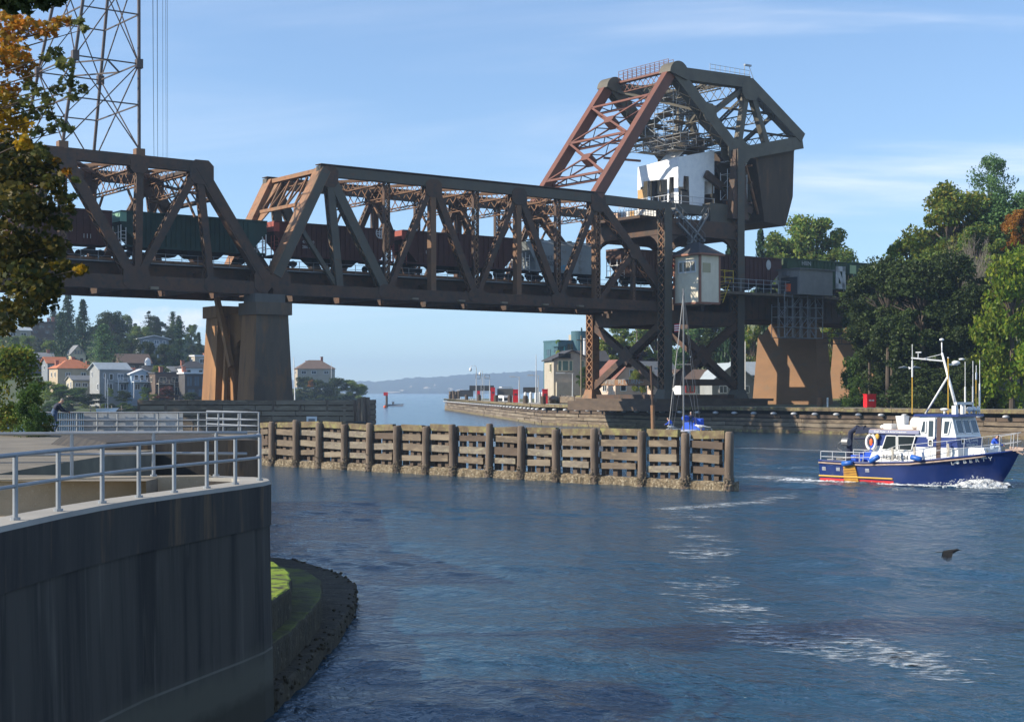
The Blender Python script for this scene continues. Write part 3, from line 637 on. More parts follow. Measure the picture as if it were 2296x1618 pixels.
for k, (u0, u1) in enumerate(((341, 352), (349, 355), (363, 366), (368, 374), (372, 377))):
    pts = []
    for i in range(15):
        f_ = i/14; D = lerp(95, 470, f_); u = lerp(u0, u1, f_**.3 if k else f_); pts.append(V(((u-U0)*D/F, D, 46+k*.8+6*(2*f_-1)**2-4)))
    c_ = MB(); c_.tube(pts, .035 if k < 2 else .022, 5); o = c_.build('power_cable', M['dark_grey'])
    tag(o, 'thin overhead power cable running away over the fixed span beside the pylon', 'power cable', 'overhead power cables beside the pylon')
# ------------------------------------------------------------------ tower of the bascule span
NT, FT, SA, SB2 = -1.2, 14.4, 7.72, 9.85
tw = thing('bascule_tower', 'dark riveted steel tower with crossed lattice bracing that carries the raised counterweight frame', 'bridge tower', B(8.8, 6, 4))
for s, t, mt, z1 in ((SA, NT, 'steel_grey', 30.5), (SA, FT, 'steel_rust', 29), (SB2, NT, 'steel_grey', 40), (SB2, FT, 'steel_dark', 40)):
    mb = MB(); p, q = B(s, t, 4.3), B(s, t, z1); wd, dp = 1.35, 1.35
    for h in (-1, 1): mb.beam(p+E2*(h*dp/2), q+E2*(h*dp/2), .12, wd, E2)
    mb.beam(p+E1*(wd/2-.1), q+E1*(wd/2-.1), dp, .1, E2)
    mb.k = 1; mb.lace(p-E1*(wd/2), q-E1*(wd/2), E1, dp-.1, 1.1, bw=.14, x=True)
    mb.build('leg', [M[mt], M['lacing'] if mt != 'steel_rust' else M['steel_rust']], tw)
    mb = MB(); mb.hexa([B(s, t, 3.4)+E1*x+E2*y for x, y in ((-1.4, -1.4), (1.4, -1.4), (1.4, 1.4), (-1.4, 1.4))], [B(s, t, 5.6)+E1*x+E2*y for x, y in ((-.75, -.75), (.75, -.75), (.75, .75), (-.75, .75))])
    mb.build('leg_shoe', M[mt], tw)
def xbrace(a, b, z0, z1, mt, nv):
    for p, q in ((B(*a, z0), B(*b, z1)), (B(*b, z0), B(*a, z1))):
        mb = MB(); 
        for g in (-.35, .35): mb.beam(p+nv*g, q+nv*g, .1, .95, nv)
        ax = (q-p).normalized(); m = ax.cross(nv).normalized(); mb.k = 1
        for h in (-1, 1): mb.lace(p+m*(h*.45), q+m*(h*.45), m, .62, .7, bw=.1)
        mb.build('cross_brace', [M[mt], M['lacing']], tw)
    mb = MB(); c = B((a[0]+b[0])/2, (a[1]+b[1])/2, (z0+z1)/2); ax = (B(*b, 0)-B(*a, 0)).normalized()
    mb.prism([c+ax*x+EZ*z-nv*.45 for x, z in ((-1.6, 0), (0, 1.5), (1.6, 0), (0, -1.5))], nv*.9); mb.build('gusset_plate', M[mt], tw)
xbrace((SA, NT), (SA, FT), 5.6, 15.0, 'steel_dark', E1); xbrace((SA, NT), (SB2, NT), 5.6, 15.2, 'steel_dark', E2)
xbrace((SB2, NT), (SB2, FT), 5.6, 15.0, 'steel_dark', E1); xbrace((SA, FT), (SB2, FT), 5.6, 15.2, 'steel_dark', E2)
for a, b, mt in (((SA, NT), (SA, FT), 'steel_dark'), ((SA, NT), (SB2, NT), 'steel_dark'), ((SB2, NT), (SB2, FT), 'steel_dark'), ((SA, FT), (SB2, FT), 'steel_dark')):
    MB().beam(B(*a, 15.6), B(*b, 15.6), .5, 1.9, EZ.cross(B(*b, 0)-B(*a, 0))).build('girder', M[mt], tw)
    MB().beam(B(*a, 6.6), B(*b, 6.6), .5, .85, EZ.cross(B(*b, 0)-B(*a, 0))).build('lower_strut', M['steel_rust' if a == (SA, NT) and b == (SA, FT) else mt], tw)
    MB().beam(B(*a, 4.55), B(*b, 4.55), .6, .6, EZ.cross(B(*b, 0)-B(*a, 0))).build('base_strut', M['steel_dark'], tw)
# upper portal: deep girders with curved knees, and the machinery platform
for a, b in (((SA, NT), (SA, FT)), ((SA, NT), (SB2, NT)), ((SB2, NT), (SB2, FT)), ((SA, FT), (SB2, FT))):
    d = (B(*b, 0)-B(*a, 0)); L_ = d.length; d.normalize(); nv = EZ.cross(d)
    MB().beam(B(*a, 28.2), B(*b, 28.2), .6, 2.3, nv).build('portal_girder', M['steel_dark'], tw)
    for org, sg in ((B(*a, 27.1), 1), (B(*b, 27.1), -1)):
        o = [org, org+d*(sg*3.6)]+[org+d*(sg*(3.6-3.0*sin(x)))-EZ*(3.6*(1-cos(x))) for x in (.3, .6, .9, 1.2, 1.5)]+[org-EZ*3.4]
        MB().prism(o, nv*.22).build('knee_bracket', M['steel_dark'], tw)
mb = MB(); mb.hexa([B(s, t, 29.3) for s, t in ((7.3, .9), (10.2, .9), (10.2, 12.6), (7.3, 12.6))], [B(s, t, 29.7) for s, t in ((7.3, .9), (10.2, .9), (10.2, 12.6), (7.3, 12.6))])
mb.build('machinery_platform', M['steel_dark'], tw)
for s, t in ((SB2-.0, NT), (SB2, FT)):
    MB().hexa([B(s, t, 30)+E1*x+E2*y for x, y in ((-1.6, -.6), (1.6, -.6), (1.6, .6), (-1.6, .6))], [B(s, t, 40)+E1*x+E2*y for x, y in ((-.8, -.5), (.8, -.5), (.8, .5), (-.8, .5))]).build('trunnion_post', M['steel_dark'], tw)
gf = pm('chalk', (.42, .41, .39), (.2, .18, .16), 3, .8)
fm = frame_mtx(B(SA, 12.2, 6.35)-E1*.28, -E2, -E1)
text_obj('graffiti', '~VIBE  RETURN~', 1.0, gf, tw, fm, sx=1.25, depth=.005, bold=.012)
# ------------------------------------------------------------------ counterweight frame, links, counterweight
cwf = thing('balance_truss', 'olive grey overhead steel truss frame with rounded apex caps above the tower', 'bridge frame', B(10, 6, 40))
nA, nB, nC, nD = (8.14, 49.8), (10.32, 50.2), (12.0, 43.2), (9.98, 39.6)
def cm(name, a, b, t, wd, dp, kind='box', mt='steel_olive'):
    p, q = B(a[0], t, a[1]), B(b[0], t, b[1]); mb = MB()
    if kind == 'box': mb.beam(p, q, dp, wd, E2)
    else:
        ax = (q-p).normalized(); m = ax.cross(E2).normalized()
        for g in (-1, 1): mb.beam(p+E2*(g*dp/2), q+E2*(g*dp/2), .08, wd, E2)
        for h in (-1, 1): mb.lace(p+m*(h*wd/2), q+m*(h*wd/2), m, dp-.1, dp*1.3, bw=.5, th=.05) if kind == 'batten' else mb.lace(p+m*(h*wd/2), q+m*(h*wd/2), m, dp-.1, dp*.9, bw=.12)
    return mb.build(name, M[mt], cwf)
for t in (0, W):
    cm('top_chord', nA, nB, t, 1.7, 1.5); cm('sloped_chord', nB, nC, t, 1.6, 1.4, 'web'); cm('bottom_chord', nD, (nC[0], nC[1]-.6), t, 1.9, 1.3)
    cm('main_diagonal', nA, nD, t, 1.7, 1.5, 'web'); cm('vertical_post', nB, nD, t, .9, .9, 'box'); cm('inclined_post', (nB[0]+.05, nB[1]-.5), (10.95, 41.0), t, .85, .9, 'box')
    cm('sub_strut', (9.15, 44.6), (10.25, 49.6), t, .7, .7, 'web')
    mb = MB(); o = []                                # rounded cap on the apex
    for i in range(15):
        a = pi*(.98-i/14*1.12); o.append(B(nA[0], t, nA[1]-.2)+E1*(1.75*cos(a))+EZ*(1.75*sin(a)))
    mb.prism([p-E2*1.15 for p in o], E2*2.3); mb.build('apex_cap', M['steel_olive'], cwf)
    for s, z, a, c in ((nD[0], nD[1]+.4, 4.6, 3.4), (nB[0], nB[1]-1.0, 3.4, 3.2), (9.1, 44.9, 2.6, 2.6)):
        mb = MB(); o = [B(s, t-.78, z)+E1*(x*a)+EZ*(y*c) for x, y in ((-.5, -.25), (-.3, -.5), (.3, -.5), (.5, -.2), (.4, .3), (.15, .5), (-.2, .5), (-.5, .2))]
        mb.prism(o, E2*.09); mb.prism([p+E2*1.47 for p in o], E2*.09); mb.build('gusset_plate', M['steel_olive'], cwf)
for s, z, d in ((8.9, 49.6, 1.8), (9.6, 49.8, 1.8), (10.3, 49.6, 2.0), (9.1, 44.8, 1.6), (9.6, 42.2, 1.4), (11.2, 46.3, 1.5), (11.85, 43.4, 1.6)):
    mb = MB(); lat_beam(mb, B(s, .6, z), B(s, W-.6, z), d, .4, EZ, d*.9); mb.build('sway_frame', M['steel_olive'], cwf)
for a, b in ((nA, nB), (nB, nC), (nD, nA)):
    mb = MB(); 
    for k0, k1 in ((.12, .55), (.55, .97)):
        p0, p1 = (lerp(a[0], b[0], k0), lerp(a[1], b[1], k0)), (lerp(a[0], b[0], k1), lerp(a[1], b[1], k1))
        lat_beam(mb, B(p0[0], .5, p0[1]), B(p1[0], W-.5, p1[1]), .6, .35, E1, .9, x=False); lat_beam(mb, B(p0[0], W-.5, p0[1]), B(p1[0], .5, p1[1]), .6, .35, E1, .9, x=False)
    mb.build('lateral_bracing', M['steel_olive'], cwf)
mb = MB()                                            # catwalk and handrails on top
mb.beam(B(8.25, 1.0, 50.55), B(8.25, W-1.0, 50.55), .9, .3, E1); lat_beam(mb, B(8.25, 1.0, 49.7), B(8.25, W-1.0, 49.7), 1.3, .3, EZ, 1.2)
mb.build('catwalk', M['steel_red'], cwf)
mb = MB()
for sx_ in (8.18, 8.32):
    for z in (51.1, 51.6, 52.1): mb.beam(B(sx_, 1.4, z), B(sx_, W-1.4, z), .06, .06, E1)
    for i in range(12): t = lerp(1.4, W-1.4, i/11); mb.beam(B(sx_, t, 50.6), B(sx_, t, 52.1), .06, .06, E1)
mb.build('catwalk_railing', M['steel_red'], cwf)
mb = MB()
for i in range(9): s = lerp(9.3, 10.5, i/8); mb.beam(B(s, .7, 50.9+.1*i/8), B(s, .7, 52.3), .06, .06, E1)
for z in (51.6, 52.2): mb.beam(B(9.3, .7, z), B(10.5, .7, z+.05), .05, .05, E2)
mb.beam(B(10.5, .7, 52.8), B(10.75, .7, 49.6), .06, .06, E2); mb.beam(B(10.35, .7, 53), B(10.55, .7, 53), .3, .25, E2); mb.beam(B(10.35, .7, 51), B(10.35, .7, 53), .08, .08, E2)
mb.build('inspection_ladder', M['galv'], cwf)
# links between the leaf and the frame
lkf = thing('operating_link_frame', 'pair of red inclined steel links with crossed bracing rising from leaf to apex', 'bridge link', B(6, 6, 31.5))
pl_ = lambda k, t: B(lerp(6.0, 8.0, k), t, lerp(31.6, 49.6, k))
lnv = (pl_(1, 0)-pl_(0, 0)).normalized().cross(E2)
for t in (0, W): MB().beam(pl_(0, t), pl_(1, t), 1.15, 1.5, E2).build('link', M['steel_red'], lkf)
for k in (.17, .49, .80):
    mb = MB(); mb.beam(pl_(k, .4)-lnv*.6, pl_(k, W-.4)-lnv*.6, .42, .14, lnv.cross(E2)); mb.beam(pl_(k, .4)+lnv*.7, pl_(k, W-.4)+lnv*.7, .42, .14, lnv.cross(E2))
    mb.lace(pl_(k, .4), pl_(k, W-.4), lnv.cross(E2), 1.3, 1.6, bw=.12, th=.1)
    mb.build('cross_strut', M['steel_red'], lkf)
for k0, k1 in ((.17, .49), (.49, .80)):
    for ta, tb in ((.5, W-.5), (W-.5, .5)):
        p, q = pl_(k0, ta), pl_(k1, tb); mb = MB(); mb.beam(p-lnv*.6, q-lnv*.6, .3, .14, lnv.cross(q-p)); mb.beam(p+lnv*.7, q+lnv*.7, .3, .14, lnv.cross(q-p)); mb.lace(p, q, lnv.cross(q-p), 1.3, 1.6, bw=.12, th=.1)
        mb.build('cross_diagonal', M['steel_red'], lkf)
    c = pl_((k0+k1)/2, W/2); d_ = (pl_(1, 0)-pl_(0, 0)).normalized()
    MB().prism([c-lnv*.72+E2*x+d_*z for x, z in ((-1.0, 0), (-.6, .6), (.6, .6), (1.0, 0), (.6, -.6), (-.6, -.6))], lnv*1.5).build('cross_gusset', M['steel_red'], lkf)
# counterweight
cw = thing('counterweight', 'huge dark brown concrete counterweight block hanging from the raised steel frame', 'counterweight', B(11.5, 6, 30))
o = [(10.95, 30.3), (11.62, 30.0), (11.86, 34.5), (11.90, 41.2), (11.98, 42.6), (10.6, 41.2), (10.75, 37)]
mb = MB(); mb.prism([B(s, .5, z) for s, z in o], E2*(W-1.0)); mb.build('block', M['cw_block'], cw)
mb = MB()
for t in (2.5, 5.5, 8.5, 11.2):
    mb.prism([B(s, t, z) for s, z in ((10.2, 38.8), (10.9, 41), (10.9, 32), (10.75, 30.6), (10.62, 33.5))], E2*.35)
mb.build('hanger_plate', M['steel_olive'], cw)
mb = MB()
for t in (1.5, 4, 7, 9.8, 12): mb.beam(B(10.45, t, 39.5), B(10.9, t, 31.5), .3, .3, E2)
for z in (33, 36, 38.5): mb.beam(B(10.62, 1.0, z), B(10.62, W-1.0, z), .3, .3, E1)
mb.build('hanger_braces', M['steel_rust'], cw)
MB().beam(B(9.3, 1.6, 36.6), B(10.7, 1.6, 31.8), .5, 1.1, E2).build('brace_girder', M['steel_dark'], cw)
# operating strut from the leaf hip to the machinery
ost = thing('operating_strut', 'long dark box girder strut running from the leaf hip to the tower machinery', 'bridge strut', B(8, 0, 30))
MB().beam(B(6.1, .1, 31.15), B(9.55, .1, 30.9), .9, 1.25, E2).build('strut', M['steel_grey'], ost)
MB().beam(B(6.1, W, 31.15), B(9.55, W, 30.9), .9, 1.25, E2).build('strut', M['steel_grey'], ost)
mb = MB(); mb.prism([B(s, -.7, z) for s, z in ((9.1, 32.1), (9.9, 32.1), (10.1, 30.6), (9.9, 29.4), (9.1, 29.4))], E2*1.6); mb.build('gear_case', M['steel_grey'], ost)
# ------------------------------------------------------------------ machine house wrapped in white sheeting
mh = thing('machine_house', 'white sheeted machine house with torn openings perched on the tower platform', 'machine house', B(9, 6, 29.7))
mhc = lambda s, t, z: B(s, t, z)
S0, S1, TA, TB = 8.55, 9.62, 2.0, 10.7
pm('tarp', (.82, .83, .84), (.72, .74, .77), 1.5, .55, bump=.5, bscale=2.0, col3=(.62, .60, .55), sc3=1.0, lo3=.68, hi3=.75)
mb = MB(); n = 70
def sheet(p0, p1, ztop0, ztop1, hang):
    """hanging sheet between two plan points; hang gives the lower edge at each step"""
    for i in range(n):
        k0, k1 = i/n, (i+1)/n; h0, h1 = hang(k0), hang(k1)
        def pt(k, z): b_ = p0.lerp(p1, k); j = mnoise.noise(V((k*9, z*.7, p0.x)))*.09; return V((b_.x+j, b_.y+j, z))
        zt0, zt1 = lerp(ztop0, ztop1, k0), lerp(ztop0, ztop1, k1); m_ = 4
        for r_ in range(m_):
            mb.poly([pt(k0, lerp(h0, zt0, r_/m_)), pt(k1, lerp(h1, zt1, r_/m_)), pt(k1, lerp(h1, zt1, (r_+1)/m_)), pt(k0, lerp(h0, zt0, (r_+1)/m_))])
def hang_left(k):   # far to near along the sunlit side
    if k < .06: return 31.8
    if k < .20: return 35.2
    if k < .25: return 31.6
    if k < .74: return 36.0-.4*k
    if k < .78: return 32.4
    if k < .90: return 35.9
    return 31.8
def hang_near(k):
    if k < .14: return 34.4
    if k < .30: return 36.0
    if k < .72: return 31.5+.5*k
    return 35.6
sheet(B(S0, TB, 0), B(S0, TA, 0), 38.2, 38.6, hang_left); sheet(B(S0, TA, 0), B(S1, TA, 0), 38.6, 40.2, hang_near)
sheet(B(S1, TA, 0), B(S1, TB, 0), 40.2, 39.6, lambda k: 34); sheet(B(S1, TB, 0), B(S0, TB, 0), 39.6, 38.2, lambda k: 34)
mb.build('sheeting', M['tarp'], mh)
mb = MB(); mb.poly([B(S0, TB, 38.2), B(S0, TA, 38.6), B(S1, TA, 40.2), B(S1, TB, 39.6)]); mb.prism([B(9.0, 9.2, 38.8), B(9.0, 5.5, 39.0), B(9.3, 5.5, 40.8), B(9.3, 9.2, 40.6)], EZ*.3)
mb.build('roof_sheet', M['tarp'], mh)
for t in (TA+.2, 4, 6, 8, TB-.2):
    for s, z in ((S0+.03, 38.2), (S1-.03, 39.4)): MB().beam(B(s, t, 31.2), B(s, t, z), .14, .14, E1).build('frame_post', M['timber_pale'], mh)
mb = MB(); mb.box(B(9.1, 6.2, 32.8), (4.2, 6.5, 2.4), atan2(E1.y, E1.x)); mb.box(B(8.75, 8.6, 34.2), (.5, 1.0, 3.6), atan2(E1.y, E1.x)); mb.tube([B(9.0, 4, 33.5), B(9.0, 5.6, 33.5)], 1.0, 12)
mb.build('machinery', M['dark_grey'], mh)
pm('ply', (.55, .34, .14), (.45, .27, .11), 2, .8); mb = MB(); mb.box(B(S0, 10.0, 33.3), (.08, 1.3, 3.0), atan2(E1.y, E1.x)); mb.box(B(S0-.01, 8.9, 34.2), (.08, .8, 3.4), atan2(E1.y, E1.x)); mb.build('board', M['ply'], mh)
mb = MB()                                            # working deck and its rails
mb.hexa([B(s, t, 31.25) for s, t in ((8.2, 1.2), (9.6, 1.2), (9.6, 12.2), (8.2, 12.2))], [B(s, t, 31.45) for s, t in ((8.2, 1.2), (9.6, 1.2), (9.6, 12.2), (8.2, 12.2))]); mb.build('working_deck', M['white_paint'], mh)
mb = MB()
for i in range(10): t = lerp(1.2, 12.2, i/9); mb.tube([B(8.2, t, 31.4), B(8.2, t, 33.1)], .05, 5)
for z in (32.2, 33.0): mb.tube([B(8.2, 1.2, z), B(8.2, 12.2, z)], .045, 5); mb.tube([B(8.2, 1.2, z), B(9.5, 1.2, z)], .045, 5)
for i in range(5): s = lerp(8.2, 9.5, i/4); mb.tube([B(s, 1.2, 31.4), B(s, 1.2, 33.1)], .05, 5)
mb.build('deck_railing', M['steel_light'], mh)
mb = MB()                                            # lower storey with boarded panels
for i, (t0, t1) in enumerate(((9.6, 12.6), (7.6, 9.5), (6.6, 7.5), (4.6, 6.5), (2.0, 4.5))):
    mb = MB(); a_, b_ = B(7.9, t0, 29.75), B(7.9, t1, 29.75); mb.prism([a_, b_, b_+EZ*1.35, a_+EZ*1.35], E1*.08); mb.build('panel', M['ply'] if i == 2 else M['white_paint'] if i != 0 else pm('peach_panel', (.62, .44, .33), (.52, .36, .27), 2, .8), mh)
mb = MB()
for i in range(19): t = lerp(2, 12.6, i/18); mb.tube([B(7.84, t, 29.6), B(7.84, t, 31.4)], .04, 5)
for z in (30.1, 30.6, 31.1): mb.tube([B(7.84, 2, z), B(7.84, 12.6, z)], .035, 5)
mb.build('guard_mesh', M['dark_grey'], mh)
# scaffolding inside the frame and beside the house
def scaffold(name, label, s0, s1, t0, t1, z0, z1, ds, dt, dz, seed, keep=.8, mat='galv'):
    rs = random.Random(seed); root = thing(name, label, 'scaffold', B(s0, t0, z0)); mb = MB()
    ns, ntt, nz = max(1, round((s1-s0)*PAN/ds)), max(1, round((t1-t0)/dt)), max(1, round((z1-z0)/dz))
    g = lambda i, j, k: B(lerp(s0, s1, i/ns), lerp(t0, t1, j/ntt), lerp(z0, z1, k/nz))
    for i in range(ns+1):
        for j in range(ntt+1):
            mb.tube([g(i, j, 0), g(i, j, nz-(0 if rs.random() < .6 else 1))+EZ*rs.uniform(.2, .9)], .055, 5)
            for k in range(nz+1):
                if i < ns and rs.random() < keep: mb.tube([g(i, j, k), g(i+1, j, k)], .045, 5)
                if j < ntt and rs.random() < keep: mb.tube([g(i, j, k), g(i, j+1, k)], .045, 5)
                if k < nz and i < ns and rs.random() < .25: mb.tube([g(i, j, k), g(i+1, j, k+1)], .04, 5)
                if k < nz and j < ntt and rs.random() < .25: mb.tube([g(i, j, k), g(i, j+1, k+1)], .04, 5)
                if i < ns and j < ntt and rs.random() < .4: MB().hexa([g(i, j, k), g(i+1, j, k), g(i+1, j+1, k), g(i, j+1, k)], [x+EZ*.07 for x in (g(i, j, k), g(i+1, j, k), g(i+1, j+1, k), g(i, j+1, k))]).build('board', M['timber_pale'], root)
    mb.build('tubes', M[mat], root); return root
scaffold('scaffold_tower', 'tangled scaffold inside the olive counterweight frame above the white house', 8.75, 9.5, 4.5, 10.5, 40.2, 48.5, 2.4, 2.0, 1.5, 3)
scaffold('scaffold_catwalk', 'low scaffold catwalk of tubes across the frame just above the white sheeted roof', 8.5, 9.9, 1.2, 12.4, 40.6, 42.2, 1.6, 1.5, .8, 13, .9, 'galv_dull')
scaffold('scaffold_bay', 'small scaffold bay with guard rails hung beside the white machine house', 9.75, 10.35, .2, 1.6, 33.0, 38.5, 2.0, 1.4, 1.8, 5, .7, 'steel_light')
scaffold('scaffold_deck', 'low scaffold deck of pale tubes under the white machine house', 8.3, 9.4, .9, 1.9, 29.6, 31.2, 1.1, 1.0, .8, 9, .85, 'steel_light')
st = thing('stair_flight', 'crossing zigzag of steel access stairs below the machinery platform', 'stairs', B(8.5, -2, 25))
for a, c in (((7.9, 30.6), (8.75, 26.4)), ((8.85, 30.2), (8.35, 26.0)), ((8.0, 28.6), (8.5, 26.2))):
    mb = MB(); p, q = B(a[0], -1.6, a[1]), B(c[0], -1.6, c[1])
    for g in (-.45, .45): mb.beam(p+E2*g, q+E2*g, .06, .25, E2); mb.beam(p+E2*g+EZ*1, q+E2*g+EZ*1, .05, .05, E2)
    for i in range(12): mb.beam(p.lerp(q, i/11)-E2*.45, p.lerp(q, i/11)+E2*.45, .25, .05, EZ)
    for i in range(5): x = p.lerp(q, i/4); mb.beam(x-E2*.45, x-E2*.45+EZ*1, .05, .05, E2)
    mb.build('flight', M['galv_dull'], st)
mb = MB(); mb.box(B(8.45, -1.6, 25.5), (3.0, 1.4, .12), atan2(E1.y, E1.x)); 
for i in range(6): s = lerp(8.22, 8.68, i/5); mb.tube([B(s, -2.2, 25.5), B(s, -2.2, 27.2)], .04, 5)
mb.build('landing', M['dark_grey'], st)
jb = MB(); jb.beam(B(7.55, 10.5, 38.9), B(8.6, 10.5, 39.1), .3, .3, E2); jb.beam(B(7.9, 10.5, 39.0), B(8.5, 10.5, 40.6), .06, .06, E2); o = jb.build('jib_beam', M['steel_red'], None, org=B(7.6, 10.5, 39)); tag(o, 'thin red jib beam sticking out left above the white machine house', 'jib beam')
# ------------------------------------------------------------------ approach span, piers
ap = thing('approach_span', 'dark plate girder approach span running from the tower into the trees', 'bridge span', B(14, 6, 17))
for t in (.6, 6.4, W-.6): MB().beam(B(9.9, t, 17.6), B(19, t, 17.6), .5, 3.5, E2).build('plate_girder', M['steel_dark'], ap)
mb = MB()
for i in range(46): s = 9.95+i*.2; mb.beam(B(s, .32, 15.95), B(s, .32, 19.3), .06, .16, E2)
mb.build('web_stiffeners', M['steel_dark'], ap)
MB().beam(B(7.9, 6.75, 19.5), B(19, 6.75, 19.5), 9.6, .28, E2).build('tie_deck', M['timber_dark'], ap)
for t in (3.25, 4.75, 8.8, 10.3): MB().beam(B(7.9, t, 19.8), B(19, t, 19.8), .09, .3, E2).build('rail', M['steel_rust'], ap)
MB().beam(B(9.0, -1.6, 19.3), B(14.0, -1.6, 19.3), 3.2, .35, E2).build('walkway_deck', M['timber'], ap)
mb = MB()
for i in range(14): s = lerp(9.2, 12.2, i/13); mb.tube([B(s, -3.1, 19.4), B(s, -3.1, 21.4)], .05, 5)
for z in (20.1, 20.7, 21.3): mb.tube([B(9.2, -3.1, z), B(12.2, -3.1, z)], .045, 5)
mb.build('walkway_railing', M['galv'], ap)
def pier_block(root, name, s, t0, t1, z0, z1, th, bat_s, bat_t, mat):
    g = lambda k, ds, dt: [B(s, t0-dt, k)-E1*(th/2+ds), B(s, t0-dt, k)+E1*(th/2+ds), B(s, t1+dt, k)+E1*(th/2+ds), B(s, t1+dt, k)-E1*(th/2+ds)]
    return MB().hexa(g(z0, bat_s, bat_t), g(z1, 0, 0)).build(name, M[mat], root)
def solve_s(u, t): return SU(u, t)
for u0, lab, th in ((1838, 'tall brown concrete bridge pier nearest the tower under the approach girder', 2.6), (2008, 'brown concrete bridge pier half hidden behind dark tree branches', 2.6)):
    t_n = -.6; s = solve_s(u0, t_n)+.1
    pr = thing('approach_pier', lab, 'pier', B(s, 6, 3)); pier_block(pr, 'shaft', s, -.3, 11.6, 2.5, 14.2, th, .35, 1.0, 'conc_brown')
    mb = MB(); mb.hexa([B(s, t, 14.2)+E1*x for x, t in ((-1.3, .8), (1.3, .8), (1.3, 10.6), (-1.3, 10.6))], [B(s, t, 15.8)+E1*x for x, t in ((-1.2, 1.6), (1.2, 1.6), (1.2, 9), (-1.2, 9))]); mb.build('cap', M['conc_brown'], pr)
# tower footing
tf = thing('tower_footing', 'low dark concrete footing block under the steel tower legs', 'footing', B(8.8, 6, 3))
mb = MB(); mb.hexa([B(s, t, 2.6) for s, t in ((7.2, -3.0), (10.5, -3.0), (10.5, 16), (7.2, 16))], [B(s, t, 3.95) for s, t in ((7.2, -3.0), (10.5, -3.0), (10.5, 16), (7.2, 16))]); mb.build('footing_block', M['timber_dark'], tf)
mb = MB(); mb.hexa([B(s, t, 3.95) for s, t in ((7.3, -2.7), (10.65, -3.2), (10.65, 15), (7.3, 15))], [B(s, t, 4.3) for s, t in ((7.3, -2.7), (10.65, -3.2), (10.65, 15), (7.3, 15))]); mb.build('footing_cap', M['timber_dark'], tf)
# rest pier with its arch recess and rust stained columns
rp = thing('rest_pier', 'massive rust stained concrete pier with an arched recess carrying both truss spans', 'pier', B(-1.5, 6, 2.5))
sL_, sR_ = SU(577, -2.2), SU(648, -2.2); sc0 = (sL_+sR_)/2; th = (sR_-sL_)*PAN
def pcol(name, t0, t1, zt_, mat, d0=0.0, d1=0.0):
    g = lambda k, x, y: [B(sc0, t0-y-d0, k)-E1*(th/2+x), B(sc0, t0-y-d0, k)+E1*(th/2+x), B(sc0, t1+y+d1, k)+E1*(th/2+x), B(sc0, t1+y+d1, k)-E1*(th/2+x)]
    mb = MB().hexa(g(2.0, .6, .3), g(zt_, 0, 0)); mb.m[5] = 1; mb.build(name, [M[mat], M['conc_rust']], rp)
pm('conc_rest', (.135, .105, .078), (.085, .068, .053), .35, .92, bump=.25, bscale=4, stretch=(1, 1, .3), col3=(.20, .11, .055), sc3=.7, lo3=.5, hi3=.7)
pcol('near_column', -2.0, 1.6, 14.1, 'conc_rest'); pcol('far_column', 7.9, 11.0, 14.0, 'conc_rust')
mb = MB()                                            # recessed web with the arch
g0 = -th/2+1.2
pts = [(1.4, 2.0), (1.4, 14.4), (8.1, 14.4), (8.1, 2.0), (6.0, 2.0), (6.0, 9.0)]+[(4.1+1.9*cos(a), 9.0+2.4*sin(a)) for a in [pi*i/10 for i in range(1, 10)]]+[(2.2, 9.0), (2.2, 2.0)]
mb.prism([B(sc0, t, z)+E1*g0 for t, z in pts], E1*2.2); mb.build('arch_web', M['conc_rust'], rp)
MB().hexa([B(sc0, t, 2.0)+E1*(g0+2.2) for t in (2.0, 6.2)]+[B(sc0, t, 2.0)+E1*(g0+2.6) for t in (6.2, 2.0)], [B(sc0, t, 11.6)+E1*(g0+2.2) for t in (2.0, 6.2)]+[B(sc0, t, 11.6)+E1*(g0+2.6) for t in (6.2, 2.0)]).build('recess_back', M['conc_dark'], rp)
for t0, t1, mt in ((-2.4, 1.9, 'conc_rest'), (7.6, 11.4, 'conc_rust')):
    g = lambda k, e: [B(sc0, t0-e, k)-E1*(th/2+.3), B(sc0, t0-e, k)+E1*(th/2+.3), B(sc0, t1+e, k)+E1*(th/2+.3), B(sc0, t1+e, k)-E1*(th/2+.3)]
    MB().hexa(g(14.0, 0), g(15.4, 0)).build('cap', M[mt], rp)
g = lambda k: [B(sc0, -1.5, k)-E1*1.9, B(sc0, -1.5, k)+E1*1.9, B(sc0, 1.4, k)+E1*1.9, B(sc0, 1.4, k)-E1*1.9]
MB().hexa(g(15.4), g(16.4)).build('bearing_block', M['conc_dark'], rp)
mb = MB(); mb.beam(B(sc0, 7.7, 16.3)-E1*(th/2+.2), B(sc0, 5.6, 8.2)-E1*(th/2-.6), .5, .7, E1); mb.beam(B(sc0, 6.9, 12.0)-E1*(th/2-.7), B(sc0, 6.2, 2.2)-E1*(th/2+.1), .4, .5, E1); mb.build('strut', M['conc_rust'], rp)
